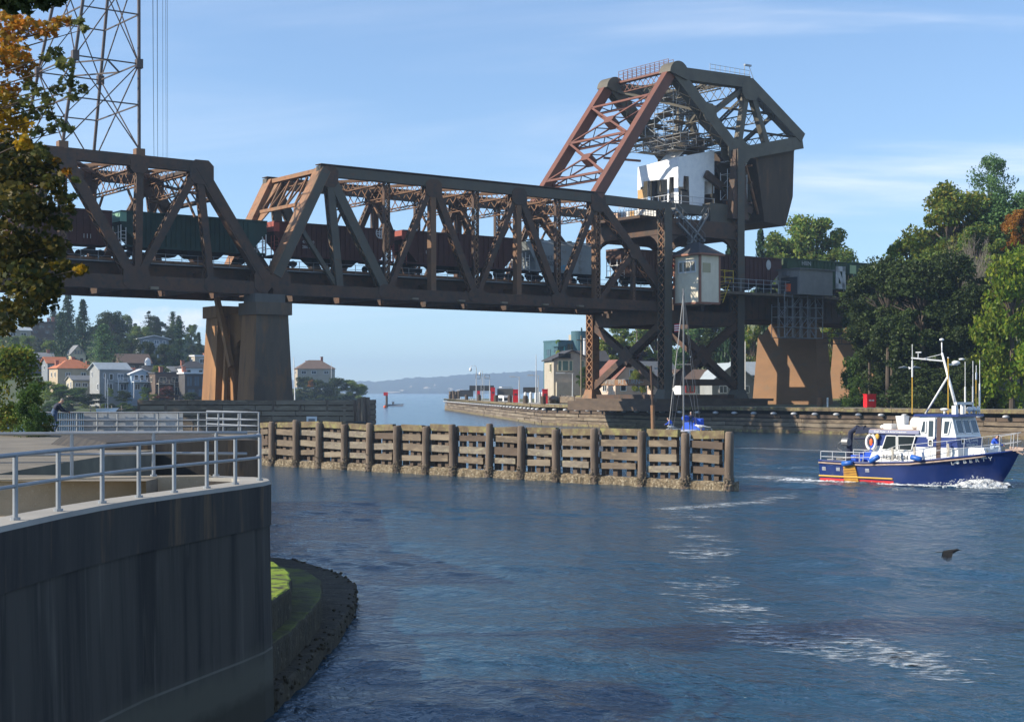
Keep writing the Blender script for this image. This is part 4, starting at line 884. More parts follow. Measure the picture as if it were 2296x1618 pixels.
# ================================================================== TRAIN
pm('car_brown', (.085, .026, .020), (.065, .021, .017), .7, .7, bump=.05, col3=(.11, .045, .03), sc3=1.1, lo3=.6, hi3=.75)
pm('car_green', (.012, .050, .040), (.010, .036, .030), .7, .7, bump=.05, col3=(.03, .045, .03), sc3=1.0, lo3=.6, hi3=.75)
pm('car_green_sunlit', (.20, .40, .30), None, 1, .6)  # car green brightened to its sunlit tone
pm('car_lawn', (.035, .085, .035), (.028, .065, .03), .8, .7, col3=(.05, .06, .03), sc3=1.2)
pm('car_grey', (.27, .30, .31), (.22, .245, .25), .6, .6, bump=.05, col3=(.17, .16, .145), sc3=.8, lo3=.58, hi3=.72)
pm('car_rust', (.14, .07, .045), (.075, .04, .03), .9, .8, stretch=(3, 3, .25), col3=(.30, .22, .17), sc3=2.0, lo3=.62, hi3=.7)
pm('car_end_sunlit', (.34, .075, .05), (.27, .06, .045), 1, .65)  # car brown brightened to its sunlit red
pm('decal', (.62, .63, .62), (.5, .5, .5), 3, .6)
pm('graffiti_blue', (.05, .33, .55), None, 1, .6)
EA = atan2(E1.y, E1.x)
TN, TF = 2.45, 5.65                                   # near and far side of the cars
def railcar(label, u0, u1, zt, mat, kind, ribs=16, endmat=None, over=0.0):
    s0, s1 = SU(u0, TN), SU(u1, TN); root = thing('rail_car', label, 'rail car', B((s0+s1)/2, 4, RAIL), group='freight cars crossing the bridge')
    zb = RAIL+1.25; Ls = (s1-s0); a, b = s0+.05, s1-.05; em = M[endmat] if endmat else M[mat]
    mb = MB()
    if kind == 'box':
        mb.hexa([B(s, t, zb) for s, t in ((a, TN), (b, TN), (b, TF), (a, TF))], [B(s, t, zt) for s, t in ((a, TN), (b, TN), (b, TF), (a, TF))])
    elif kind == 'round':
        sec = [(0, zb+.2), (0, zb+1.2), (.04, zb+2.6), (.22, zt-.45), (.7, zt-.1), (1.6, zt), (2.5, zt-.1), (2.98, zt-.45), (3.16, zb+2.6), (3.2, zb+1.2), (3.2, zb+.2)]
        mb.prism([B(a+.25, TN+x, z) for x, z in sec], E1*((b-a-.5)*PAN))
        for sA, sB in ((a+.25, a+.05), (b-.25, b-.05)): mb.hexa([B(sA, t, zb+1.4) for t in (TN+.05, TF-.05)]+[B(sA+(sB-sA)*.05, t, zb+1.4) for t in (TF-.05, TN+.05)], [B(sA, t, zt-.2) for t in (TN+.4, TF-.4)]+[B(sB, t, zt-.25) for t in (TF-.4, TN+.4)])
    else:                                               # hopper: side sheet with sloping end sheets
        i = .36
        mb.prism([B(s, TN, z) for s, z in ((a+i, zb), (b-i, zb), (b-.05, zb+2.1), (b, zb+2.6), (b, zt), (a, zt), (a, zb+2.6), (a+.05, zb+2.1))], E2*(TF-TN))
    if kind != 'round':
        for k in range(ribs+1):
            s = lerp(a+(.36 if kind == 'hopper' else .02), b-(.36 if kind == 'hopper' else .02), k/ribs)
            mb.beam(B(s, TN-.05, zb+.05), B(s, TN-.05, zt-.12), .1, .12, E2)
    mb.beam(B(a, TN-.07, zt-.07), B(b, TN-.07, zt-.07), .16, .16, E2); mb.beam(B(a+.05, TN-.06, zb+.08), B(b-.05, TN-.06, zb+.08), .14, .22, E2)
    mb.build('body', M[mat], root)
    mb = MB()                                          # discharge bays
    nb = 3 if kind != 'box' else 0
    for k in range(nb):
        s = lerp(a+.75, b-.75, (k+.5)/nb); hw = (b-a-1.4)/nb*.42
        mb.hexa([B(x, t, RAIL+.45) for x, t in ((s-hw*.35, 3.2), (s+hw*.35, 3.2), (s+hw*.35, 4.9), (s-hw*.35, 4.9))], [B(x, t, zb+.05) for x, t in ((s-hw, TN+.1), (s+hw, TN+.1), (s+hw, TF-.1), (s-hw, TF-.1))])
    if not nb: mb.hexa([B(x, t, RAIL+.75) for x, t in ((a+.8, 3.4), (b-.8, 3.4), (b-.8, 4.7), (a+.8, 4.7))], [B(x, t, zb) for x, t in ((a+.6, 3.2), (b-.6, 3.2), (b-.6, 4.9), (a+.6, 4.9))])
    mb.build('underframe', M['black'], root)
    for s in (a+.30, b-.30):
        mb = MB()
        for d in (-.14, .14):
            for t in (3.25, 4.75): c = B(s+d, t, RAIL+.42); mb.tube([c-E2*.07, c+E2*.07], .42, 12)
        mb.beam(B(s-.2, 3.05, RAIL+.5), B(s+.2, 3.05, RAIL+.5), .16, .4, E2); mb.beam(B(s, 3.0, RAIL+.8), B(s, 5.0, RAIL+.8), .5, .5, E1)
        mb.build('bogie', M['black'], root)
    if kind != 'box':
        for s, sg in ((a, 1), (b, -1)):
            mb = MB()
            for t in (TN+.1, 3.3, 4.8, TF-.1): mb.beam(B(s+.01*sg, t, zb), B(s+.01*sg, t, zb+2.4), .09, .09, E2)
            for z in (zb+.1, zb+.9, zb+1.6): mb.beam(B(s+.01*sg, TN+.1, z), B(s+.01*sg, TF-.1, z), .07, .07, E1)
            for k in range(5): mb.beam(B(s+.01*sg, TN-.03, zb+.1+k*.4), B(s+.09*sg, TN-.03, zb+.1+k*.4), .05, .05, E2)
            mb.beam(B(s+.09*sg, TN-.03, zb-.2), B(s+.09*sg, TN-.03, zb+2.1), .06, .06, E2)
            mb.build('end_ladder', em, root)
            mb = MB(); mb.hexa([B(x, t, zb-.1) for x, t in ((s-.02, TN), (s+.5*sg, TN), (s+.5*sg, TF), (s-.02, TF))], [B(x, t, zb+.1) for x, t in ((s-.02, TN), (s+.5*sg, TN), (s+.5*sg, TF), (s-.02, TF))]); mb.build('end_platform', M['black'], root)
    if kind == 'round':
        mb = MB(); mb.beam(B(a+.2, 4.05, zt+.12), B(b-.2, 4.05, zt+.12), .7, .1, E2)
        for k in range(5): c = B(lerp(a+.5, b-.5, k/4), 3.3, zt+.05); mb.tube([c, c+EZ*.2], .35, 10)
        mb.build('roof_walk', M['galv_dull'], root)
    return root, a, b, zb
def endsheet(root, s, mat, zb, zt):                     # left-facing end panel above the platform, sunlight put into its brighter colour
    mb = MB(); mb.hexa([B(s-.015, t, zt-1.2) for t in (TN-.06, TF)]+[B(s+.1, t, zt-1.2) for t in (TF, TN-.06)], [B(s-.015, t, zt-.05) for t in (TN-.06, TF)]+[B(s+.1, t, zt-.05) for t in (TF, TN-.06)])
    mb.build('end_sheet', M[mat], root)
def mark(root, s, z, txt, size, mat='decal', t=None): text_obj('stencil', txt, size, M[mat], root, frame_mtx(B(s, (TN if t is None else t)-.125, z), E1, -E2), depth=.003)
r_, a, b, zb = railcar('brown box car half hidden by the maple at the left end of the train', 20, 258, 25.0, 'car_brown', 'box', 14)
mark(r_, b-.75, RAIL+2.5, 'o', 1.0); mark(r_, b-.5, RAIL+1.9, 'I I I', .7)
r_, a, b, zb = railcar('dark green ribbed hopper car between the two brown cars on the left spans', 264, 604, 25.15, 'car_green', 'hopper', 22, 'white_paint'); endsheet(r_, a, 'car_green_sunlit', zb, 25.15)
r_, a, b, zb = railcar('brown ribbed hopper car with a round cross emblem on its side', 609, 890, 25.25, 'car_brown', 'hopper', 18, 'car_end_sunlit'); endsheet(r_, a, 'car_end_sunlit', zb, 25.25)
mark(r_, a+.55, RAIL+2.9, '473 150', .5); mark(r_, a+.55, RAIL+2.3, '286 000', .5)
mb = MB(); c = B(SU(852, TN), TN-.12, BZ(SU(852, TN), TN, 523)); ring = [c+E1*(.62*cos(x))+EZ*(.62*sin(x)) for x in [i*pi/12 for i in range(24)]]
for i in range(24): mb.beam(ring[i], ring[(i+1) % 24], .05, .13, E2)
for g in (-.13, .13): mb.beam(c+E1*g-EZ*.6, c+E1*g+EZ*.6, .04, .12, E2); mb.beam(c-E1*.6+EZ*g, c+E1*.6+EZ*g, .045, .12, E2)
mb.build('emblem', M['decal'], r_)
r_, a, b, zb = railcar('brown ribbed hopper car with an end coloured sunlit red, coupled ahead of the grey car', 897, 1166, 25.35, 'car_brown', 'hopper', 17, 'car_end_sunlit'); endsheet(r_, a, 'car_end_sunlit', zb, 25.35); mark(r_, a+.5, RAIL+2.6, '115', .6)
r_, a, b, zb = railcar('pale grey round sided covered hopper car with blue graffiti', 1174, 1352, 25.35, 'car_grey', 'round', 0, 'white_paint'); mark(r_, a+.35, RAIL+2.9, 'NOKL', .8, 'dark_grey', TN+.03); mark(r_, a+.35, RAIL+2.1, '821502', .8, 'dark_grey', TN+.03)
mark(r_, SU(1240, TN), RAIL+1.6, 'Sosy', 1.5, 'graffiti_blue', TN+.05)
r_, a, b, zb = railcar('rust streaked old hopper car behind the tower legs', 1388, 1535, 25.1, 'car_rust', 'hopper', 12, 'white_paint')
r_, a, b, zb = railcar('brown hopper car with a small white disc right of the control cabin', 1545, 1756, 25.3, 'car_brown', 'hopper', 16, 'white_paint')
mb = MB(); c = B(SU(1722, TN), TN-.14, BZ(SU(1722, TN), TN, 594)); mb.prism([c+E1*(.5*cos(x))+EZ*(.75*sin(x)) for x in [i*pi/10 for i in range(20)]], E2*.05); mb.build('emblem', M['decal'], r_)
r_, a, b, zb = railcar('green hopper car with a big white square N emblem behind the grey shed', 1762, 1900, 25.5, 'car_lawn', 'hopper', 10, 'white_paint')
s = SU(1888, TN); mark(r_, SU(1796, TN), RAIL+4.6, 'HIIIN', .95); c = B(SU(1884, TN), TN-.16, RAIL+3.1)
mb = MB(); 
for (x0, z0, x1, z1) in ((-1.2, .95, 1.0, 1.75), (-1.2, -1.75, 1.0, -.95)): mb.prism([c+E1*x+EZ*z for x, z in ((x0, z0), (x1-.25, z0), (x1, z0+.25), (x1, z1-.25), (x1-.25, z1), (x0, z1))], E2*.05)
for x0 in (-1.2, .35): mb.prism([c+E1*x+EZ*z for x, z in ((x0, -1.75), (x0+.65, -1.75), (x0+.65, 1.75), (x0, 1.75))], E2*.06)
mb.prism([c+E1*x+EZ*z for x, z in ((-1.2, 1.3), (-.5, 1.3), (1.0, -1.3), (.3, -1.3))], E2*.07); mb.build('emblem', M['decal'], r_)
r_, a, b, zb = railcar('plain green hopper car running into the trees', 1908, 2030, 25.6, 'car_lawn', 'hopper', 9, 'ply')
# ================================================================== CABINS AND FITTINGS ON THE BRIDGE
pm('siding', (.80, .74, .60), (.73, .67, .54), .8, .7); pm('shingle', (.075, .072, .075), (.05, .05, .053), 2.5, .9, bump=.3, bscale=8)
pm('trim_brown', (.28, .13, .085), None, 1, .7); pm('window_ply', (.42, .38, .24), None, 1, .7)
cc = thing('control_cabin', 'tall narrow cream control cabin with a slate hip roof hung on the tower side', 'cabin', B(8.3, -3.5, 17.4))
s0, s1, t0, t1 = 8.03, 8.58, -6.0, -.9; zb, zt = 17.35, 24.2
MB().hexa([B(s, t, zb) for s, t in ((s0, t0), (s1, t0), (s1, t1), (s0, t1))], [B(s, t, zt) for s, t in ((s0, t0), (s1, t0), (s1, t1), (s0, t1))]).build('wall', M['siding'], cc)
mb = MB()
for i in range(19): t = lerp(t0+.1, t1-.1, i/18); mb.beam(B(s0, t, zb+.05)-E1*.03, B(s0, t, zt)-E1*.03, .05, .06, E1)
for i in range(13): s = lerp(s0+.02, s1-.02, i/12); mb.beam(B(s, t0-.03, zb+.05), B(s, t0-.03, zt), .05, .06, E2)
mb.build('battens', M['siding'], cc)
mb = MB()
for s, t in ((s0, t0), (s1, t0), (s0, t1)): mb.beam(B(s, t, zb), B(s, t, zt), .28, .28, E1)
for z in (zt-.1, 17.4): mb.beam(B(s0, t0, z)-E1*.05, B(s0, t1, z)-E1*.05, .14, .3, E1); mb.beam(B(s0, t0-.05, z), B(s1, t0-.05, z), .14, .3, E2)
mb.build('corner_trim', M['trim_brown'], cc)
mb = MB(); e = .55; q = [B(s0, t0-e, zt)-E1*e, B(s1, t0-e, zt)+E1*e, B(s1, t1+e, zt)+E1*e, B(s0, t1+e, zt)-E1*e]; pk = [B(8.305, -3.9, zt+1.75), B(8.305, -3.0, zt+1.75)]
mb.poly(q+pk, [(3, 2, 1, 0), (0, 1, 4), (1, 2, 5, 4), (2, 3, 5), (3, 0, 4, 5)]); roof = mb.build('roof', M['shingle'], cc)
mb = MB(); 
for a_, b_ in zip(q, q[1:]+q[:1]): mb.beam(a_-EZ*.12, b_-EZ*.12, .1, .26, EZ.cross(b_-a_))
mb.build('fascia', M['trim_brown'], roof)
def cwin(t_a, t_b, z0, z1, name='window'):
    x = -E1*.06; f = MB(); p = [B(s0, t, z)+x for t, z in ((t_a, z0), (t_b, z0), (t_b, z1), (t_a, z1))]
    for a_, b_ in zip(p, p[1:]+p[:1]): f.beam(a_, b_, .12, .22, E1)
    f.beam(p[0].lerp(p[1], .27), p[3].lerp(p[2], .27), .12, .14, E1); f.beam(p[0].lerp(p[1], .73), p[3].lerp(p[2], .73), .12, .14, E1); w_ = f.build(name, M['white_paint'], cc)
    g = MB(); g.prism([B(s0, t, z)-E1*.03 for t, z in ((t_a, z0), (t_b, z0), (t_b, z1), (t_a, z1))], E1*.02); g.build('pane', M['glass_dark'], w_)
cwin(-5.2, -1.8, 21.7, 23.2)
MB().prism([B(s, t0-.02, z) for s, z in ((8.1, 21.6), (8.32, 21.6), (8.32, 22.9), (8.1, 22.9))], -E2*.07).build('boarded_window', M['window_ply'], cc)
MB().tube([B(s0, t1-.1, 22.6)-E1*.3, B(s0, t1-.1, 22.9)-E1*.3], .16, 8).build('signal_lamp', M['red_paint'], cc)
sh = thing('equipment_shed', 'grey flat roofed metal shed beside the approach track with a darker end wall', 'shed', B(12.5, -4, 19.4))
sA = SU(1793, -5.0); sB_ = SU(1867, -5.0); z0 = 19.45; z1 = BZ(sA, -5, 603)
pm('shed_grey', (.25, .245, .235), (.21, .205, .20), 1, .7); pm('shed_end', (.34, .33, .31), (.28, .27, .26), 1, .7)
MB().hexa([B(s, t, z0) for s, t in ((sA, -5), (sB_, -5), (sB_, -.8), (sA, -.8))], [B(s, t, z1) for s, t in ((sA, -5), (sB_, -5), (sB_, -.8), (sA, -.8))]).build('wall', M['shed_grey'], sh)
MB().hexa([B(s, t, z1) for s, t in ((sA-.04, -5.25), (sB_+.04, -5.25), (sB_+.04, -.6), (sA-.04, -.6))], [B(s, t, z1+.2) for s, t in ((sA-.04, -5.25), (sB_+.04, -5.25), (sB_+.04, -.6), (sA-.04, -.6))]).build('roof', M['galv_dull'], sh)
MB().prism([B(sA, t, z)-E1*.04 for t, z in ((-4.6, z0), (-1.4, z0), (-1.4, z1-1.1), (-4.6, z1-1.1))], -E1*.06).build('door', M['dark_grey'], sh)
MB().box(B(sA, -2.6, z1-.6)-E1*.3, (.7, 1.0, .7), EA).build('air_unit', M['galv_dull'], sh)
def single(name, mb, mat, label, cat, org, group=None, smooth=False): return tag(mb.build(name, mat, None, smooth=smooth, org=V(org)), label, cat, group)
p = B(SU(1768, -3), -3, 19.9); mb = MB(); mb.box(p+EZ*.5, (.7, .7, 1.0), EA); mb.box(p+EZ*1.05, (.8, .8, .1), EA); single('drum_bin', mb, M['orange'], 'small orange bin standing on the walkway before the shed', 'bin', p-EZ*.0)
p = B(SU(1914, -1.2), -1.2, RAIL); sg = thing('track_sign', 'small pale green square sign on a short post beside the green car', 'sign', p); MB().tube([p, p+EZ*4.6], .06, 6).build('post', M['galv'], sg); pm('sign_green', (.45, .58, .30), None, 1, .6); MB().prism([p-E2*.1+E1*x+EZ*z for x, z in ((-1.0, 3.4), (.4, 3.4), (.4, 4.7), (-1.0, 4.7))], -E2*.06).build('plate', M['sign_green'], sg)
scaffold('suspended_scaffold', 'silvery scaffold hanging below the approach walkway over the brown pier', SU(1752, -2.8), SU(1838, -2.8), -3.4, -.9, 13.2, 19.2, 1.7, 1.3, 1.5, 21, .95)
scaffold('suspended_scaffold', 'dark rail scaffold stretching between the two brown approach piers', SU(1852, -1), SU(1925, -1), -1.4, .2, 12.6, 14.2, 2.2, 1.6, .8, 23, .95, 'dark_grey')
yl = thing('access_ladder', 'yellow tapering ladder and platform beside the control cabin', 'ladder', B(8.8, -3, 17)); pm('yellow_paint', (.65, .45, .04), None, 1, .6)
mb = MB(); a_, b_ = B(8.68, -4.4, 20.4), B(9.15, -4.4, 20.9); c_, d_ = B(8.80, -4.4, 17.7), B(8.92, -4.4, 17.7); mb.beam(a_, c_, .09, .09, E2); mb.beam(b_, d_, .09, .09, E2)
for i in range(7): mb.beam(a_.lerp(c_, i/7), b_.lerp(d_, i/7), .06, .06, E2)
mb.build('ladder_rails', M['yellow_paint'], yl)
mb = MB(); 
for z in (21.3, 22.2): mb.beam(B(8.66, -4.6, z), B(9.2, -4.6, z), .07, .07, E2); mb.beam(B(9.2, -4.6, z), B(9.2, -2.6, z), .07, .07, E1)
for s in (8.66, 8.95, 9.2): mb.beam(B(s, -4.6, 20.5), B(s, -4.6, 22.3), .07, .07, E2)
mb.build('platform_rail', M['yellow_paint'], yl)
mb = MB(); mb.hexa([B(s, t, 20.3) for s, t in ((8.58, -4.7), (9.25, -4.7), (9.25, -1.5), (8.58, -1.5))], [B(s, t, 20.45) for s, t in ((8.58, -4.7), (9.25, -4.7), (9.25, -1.5), (8.58, -1.5))]); mb.build('platform', M['steel_dark'], yl)
# ================================================================== TIMBER CRIB, DOLPHIN
cr = thing('timber_crib', 'broad brown plank crib around the foot of the arched pier', 'timber crib', P(560, 900, 169))
ca, cb_ = P(312, 0, 168), P(795, 0, 166.5); ca.z = cb_.z = 0; cd = (cb_-ca).normalized(); cn = V((cd.y, -cd.x, 0)); zt = H-(897-V0)*167/F; nrows = 8
rs = random.Random(5)
for mt, nm in (('timber', 'planking'), ('timber_pale', 'pale_planks')):
    mb = MB(); rs = random.Random(5)
    for r in range(nrows):
        z1 = zt-r*.60; z0_ = z1-.50; x = 0; L_ = (cb_-ca).length
        while x < L_:
            ln = rs.uniform(3, 7); x1 = min(L_, x+ln); off = rs.uniform(-.06, .08); pale = (rs.random() < .3+.5*(x/L_ > .55))  # pale planks grow more frequent towards the right end
            if pale == (mt == 'timber_pale'): p, q = ca+cd*(x+.03), ca+cd*(x1-.03); mb.beam(V((p.x, p.y, (z0_+z1)/2))+cn*off, V((q.x, q.y, (z0_+z1)/2))+cn*off, .35, .50, cn)
            x = x1
    mb.build(nm, M[mt], cr)
mb = MB(); mb.hexa([V((*(ca-cn*k+cd*e).xy, -1)) for k, e in ((.25, 0),)]+[V((*(cb_-cn*.25).xy, -1)), V((*(cb_-cn*15).xy, -1)), V((*(ca-cn*15).xy, -1))], [V((*(ca-cn*.25).xy, zt-.05)), V((*(cb_-cn*.25).xy, zt-.05)), V((*(cb_-cn*15).xy, zt-.05)), V((*(ca-cn*15).xy, zt-.05))])
mb.build('core', M['timber_dark'], cr)
mb = MB()
for r in range(nrows): z = zt-r*.6-.25; mb.beam(V((*cb_.xy, z))+cn*.1, V((*(cb_-cn*14.5).xy, z)), .35, .5, cd)
mb.beam(V((*(cb_-cd*1.1).xy, -.5))+cn*.25, V((*(cb_-cd*1.1).xy, zt)), .25, .3, cn); mb.build('end_planking', M['timber_pale'], cr)
mb = MB()
for i in range(9): p = ca+cd*(i*(L_/8.0)); mb.tube([V((p.x, p.y, -1))+cn*-.05, V((p.x, p.y, zt+.05))], .2, 8)
mb.build('inner_piles', M['pile'], cr)
p = P(699, 944, 166.2); sgn = thing('notice_board', 'white rectangular notice board on the plank crib', 'sign', p); MB().box(p, (1.15, .06, 1.05), 0).build('board', M['white_paint'], sgn); MB().box(p-V((0, .05, 0)), (.7, .03, .55), 0).build('notice', M['galv_dull'], sgn)
dl = thing('dolphin', 'cluster of tall bound timber piles at the end of the crib', 'pile cluster', P(815, 950, 165))
for i, (dx, dy) in enumerate(((-.5, 0), (.05, -.35), (.62, .05), (-.2, .5), (.4, .55), (.1, .1))):
    p = P(814, 0, 165)+V((dx, dy, 0)); MB().tube([(p.x, p.y, -1), (p.x-dx*.25, p.y-dy*.2, H-(rs.uniform(888, 893)-V0)*165/F)], [.33, .27], 9).build('pile', M['pile'], dl, smooth=True)
mb = MB(); p = P(814, 0, 165); 
for z in (1.7, 1.95): mb.tube([(p.x+1.05*cos(a_), p.y+.95*sin(a_), z) for a_ in [i*pi/8 for i in range(17)]], .06, 5)
mb.build('binding_cable', M['dark_grey'], dl)
pm('timber_grey', (.24, .205, .16), (.15, .125, .095), 1.6, .95, bump=.4, bscale=8, stretch=(1, 1, 2), col3=(.30, .27, .18), sc3=3, lo3=.54, hi3=.66)
# ================================================================== TIMBER FENCE IN THE CHANNEL
fl = thing('timber_fender_fence', 'long timber pile fence standing in the channel with barnacle crusted lower beam', 'timber fence', WP(1100, 1070))
fa, fb = WP(583, 1042), WP(1650, 1100.5); fd = (fb-fa).normalized(); fn = V((fd.y, -fd.x, 0)); fL = (fb-fa).length
def fence_at(u):
    k = (u-U0)/F; d = (k*fa.y-fa.x)/(fd.x-k*fd.y); return fa+fd*d
piles = [617, 671, 722.6, 779.5, 835.4, 897.4, 961.7, 1023.2, 1103.8, 1175.6, 1254.8, 1341.5, 1447.3, 1544.2, 1641.6]
zr = lambda p, v: H-(v-V0)*p.y/F
rs = random.Random(11)
for i, u in enumerate(piles):
    p = fence_at(u)+fn*.30; h = 3.12+rs.uniform(-.12, .18); tl = rs.uniform(-.05, .05)
    mb = MB(); n = 10; z = [-1, .1, .5, 1.2, 2.2, h-.08, h]; rr = [.27, .27, .25, .235, .235, .23, .18]
    mb.tube([(p.x+tl*q/3, p.y, q) for q in z], rr, n); mb.build('pile', M['pile'], fl, smooth=True)
seg = [fa]+[fence_at(u) for u in piles]
rowz = [(2.93, .36), (2.36, .34), (1.66, .38), (1.02, .32)]
rs = random.Random(31)
for a_, b_ in zip(seg, seg[1:]):
    L_ = (b_-a_).length; w_ = (b_-a_).normalized()
    for k, (z, hh) in enumerate(rowz):
        mt = 'timber_moss' if k == 0 else rs.choice(('timber_pale', 'timber', 'timber', 'timber_grey', 'timber_grey', 'timber_dark')); z += rs.uniform(-.06, .06); e0, e1 = (.22, L_-.22-(rs.random() < .5)*rs.uniform(.2, .5)); of = rs.uniform(-.03, .05)
        tq = rs.uniform(-.04, .04); MB().beam(a_+w_*e0+EZ*(z+tq)+fn*of, a_+w_*e1+EZ*(z-tq)+fn*of, .28, hh+rs.uniform(0, .08), fn).build('plank', M[mt], fl)
mb = MB(); rs = random.Random(41)                     # second line of timbers behind, seen through the gaps
for a_, b_ in zip(seg, seg[1:]):
    L_ = (b_-a_).length; w_ = (b_-a_).normalized()
    for k, (z, hh) in enumerate(rowz):
        if k < 4:
            for j in range(4): x = (j+.5+rs.uniform(-.1, .1))/4*L_; mb.beam(a_+w_*(x-.16)+EZ*(z-hh/2-.17)-fn*.2, a_+w_*(x+.16)+EZ*(z-hh/2-.17)-fn*.2, .3, .4, fn)
    for x in (.33, .78): p = a_+w_*(x*L_)-fn*.45; mb.beam(V((p.x, p.y, -.5)), V((p.x, p.y, 3.05)), .24, .3, fn)
mb.build('backing_blocks', M['timber_dark'], fl)
mb = MB(); rs = random.Random(51); n = int(fL/.22)
for r_ in range(2):
    prev = None
    for i in range(n+1):
        p = fa+fd*(i*fL/n); w0 = .30+rs.uniform(-.05, .05); ring = []
        for x, z in ((-1, -.6), (1, -.6), (1.05, .1), (.9, .38), (.3, .47), (-1, .46)):
            q = p+fn*(x*w0)+EZ*(z+mnoise.noise(p*2.1+V((z, x, 0)))*.10); ring.append(len(mb.v)); mb.v.append(q)
        if prev: 
            for j in range(6): mb.f.append((prev[j], prev[(j+1) % 6], ring[(j+1) % 6], ring[j])); mb.m.append(0)
        prev = ring
    break
mb.f.append(tuple(prev)); mb.m.append(0); mb.build('sill_beam', M['barnacle'], fl)
mb = MB()
for i in range(2600):
    p = fa+fd*(rs.random()*fL)+fn*rs.uniform(.18, .34); r_ = rs.uniform(.025, .06); q = p+EZ*rs.uniform(.02, .42); b0 = len(mb.v)
    mb.v += [q+V((r_*cos(a_), r_*.6*sin(a_), rs.uniform(-.3, .3)*r_)) for a_ in (0, 1.57, 3.14, 4.71)]+[q+fn*r_*1.2]
    mb.f += [(b0, b0+1, b0+4), (b0+1, b0+2, b0+4), (b0+2, b0+3, b0+4), (b0+3, b0, b0+4)]; mb.m += [0]*4
for u in piles:
    p = fence_at(u)+fn*.30
    for i in range(110):
        a_ = rs.uniform(0, 2*pi); zq = abs(rs.gauss(.35, .22)); q = V((p.x+.27*cos(a_), p.y+.27*sin(a_), zq)); r_ = rs.uniform(.025, .06); nrm = V((cos(a_), sin(a_), 0)); b0 = len(mb.v)
        tdir = V((-sin(a_), cos(a_), 0)); mb.v += [q+tdir*r_, q+EZ*r_, q-tdir*r_, q-EZ*r_, q+nrm*r_*1.2]; mb.f += [(b0, b0+1, b0+4), (b0+1, b0+2, b0+4), (b0+2, b0+3, b0+4), (b0+3, b0, b0+4)]; mb.m += [0]*4
o = mb.build('barnacles', M['barnacle'], fl); o['kind'] = 'stuff'
p = fence_at(1433)-fn*1.2; rp_ = thing('rusty_pole', 'thin leaning rust brown steel pole rising behind the timber fence', 'pole', (p.x, p.y, 0))
MB().tube([(p.x+.12, p.y, -1), (p.x, p.y, H-(908-V0)*p.y/F)], .12, 8).build('pole_base', M['steel_rust'], rp_); MB().tube([(p.x, p.y, H-(908-V0)*p.y/F), (p.x-.1, p.y, H-(820-V0)*p.y/F)], .065, 8).build('pole_top', M['steel_dark'], rp_)
# ================================================================== GUIDE WALL ON THE RIGHT BANK
gw = thing('guide_wall', 'long timber faced guide wall along the right bank with stacked horizontal walers', 'quay wall', (5, 242, 0))
GWP = [V((-19.7, 453, 0)), V((5.05, 242, 0)), V((20.6, 212.5, 0)), V((60, 163.5, 0)), V((100, 110, 0))]
rows = [(3.05, .45, .35, 'timber_moss'), (2.15, .42, -.15, 'timber_dark'), (1.62, .42, .0, 'timber'), (1.08, .46, .12, 'timber_pale'), (.55, .45, .05, 'timber'), (-.05, .85, .12, 'timber_moss')]
for mt in ('timber_moss', 'timber_dark', 'timber', 'timber_pale'):
    mb = MB(); rs = random.Random(61)
    for a_, b_ in zip(GWP, GWP[1:]):
        d_ = (b_-a_).normalized(); n_ = V((d_.y, -d_.x, 0)); n_ = n_ if n_.y < 0 else -n_; L_ = (b_-a_).length
        for z, hh, of, m_ in rows:
            x = 0
            while x < L_:
                ln = rs.uniform(5, 12) if a_.y > 400 else rs.uniform(4, 9); x1 = min(L_, x+ln); mm = m_
                if m_ in ('timber', 'timber_pale') and rs.random() < .25: mm = 'timber_pale' if m_ == 'timber' else 'timber'
                o_ = of+rs.uniform(-.05, .09); dz = rs.uniform(-.05, .05)
                if mm == mt: mb.beam(a_+d_*(x+.02)+n_*o_+EZ*(z+dz), a_+d_*(x1-.02)+n_*o_+EZ*(z+rs.uniform(-.04, .04)), .6, hh, n_)
                else: rs.uniform(-.04, .04)
                x = x1
    mb.build('waler', M[mt], gw)
mb = MB(); mbp = MB()
for a_, b_ in zip(GWP, GWP[1:]):
    d_ = (b_-a_).normalized(); n_ = V((d_.y, -d_.x, 0)); n_ = n_ if n_.y < 0 else -n_; L_ = (b_-a_).length
    mb.hexa([a_-n_*.3-EZ, b_-n_*.3-EZ, b_-n_*3-EZ, a_-n_*3-EZ], [a_-n_*.3+EZ*2.85, b_-n_*.3+EZ*2.85, b_-n_*3+EZ*2.85, a_-n_*3+EZ*2.85])
    mbp.hexa([a_+n_*.1+EZ*2.9, b_+n_*.1+EZ*2.9, b_-n_*4+EZ*3.05, a_-n_*4+EZ*3.05], [a_+n_*.1+EZ*3.22, b_+n_*.1+EZ*3.22, b_-n_*4+EZ*3.26, a_-n_*4+EZ*3.26])
    k = 0; x = 1.2
    while x < L_:
        c = a_+d_*x+n_*.55+EZ*2.47
        if a_.y < 100: break
        o = MB().ball(c, .34, 8, 5, (1.3, .9, .55)).build('fender_cap', M['steel_light'], gw, smooth=True); x += 3.4 if a_.y < 400 else 5.2
mb.build('wall_core', M['black'], gw); mbp.build('deck', M['conc_grey'], gw)
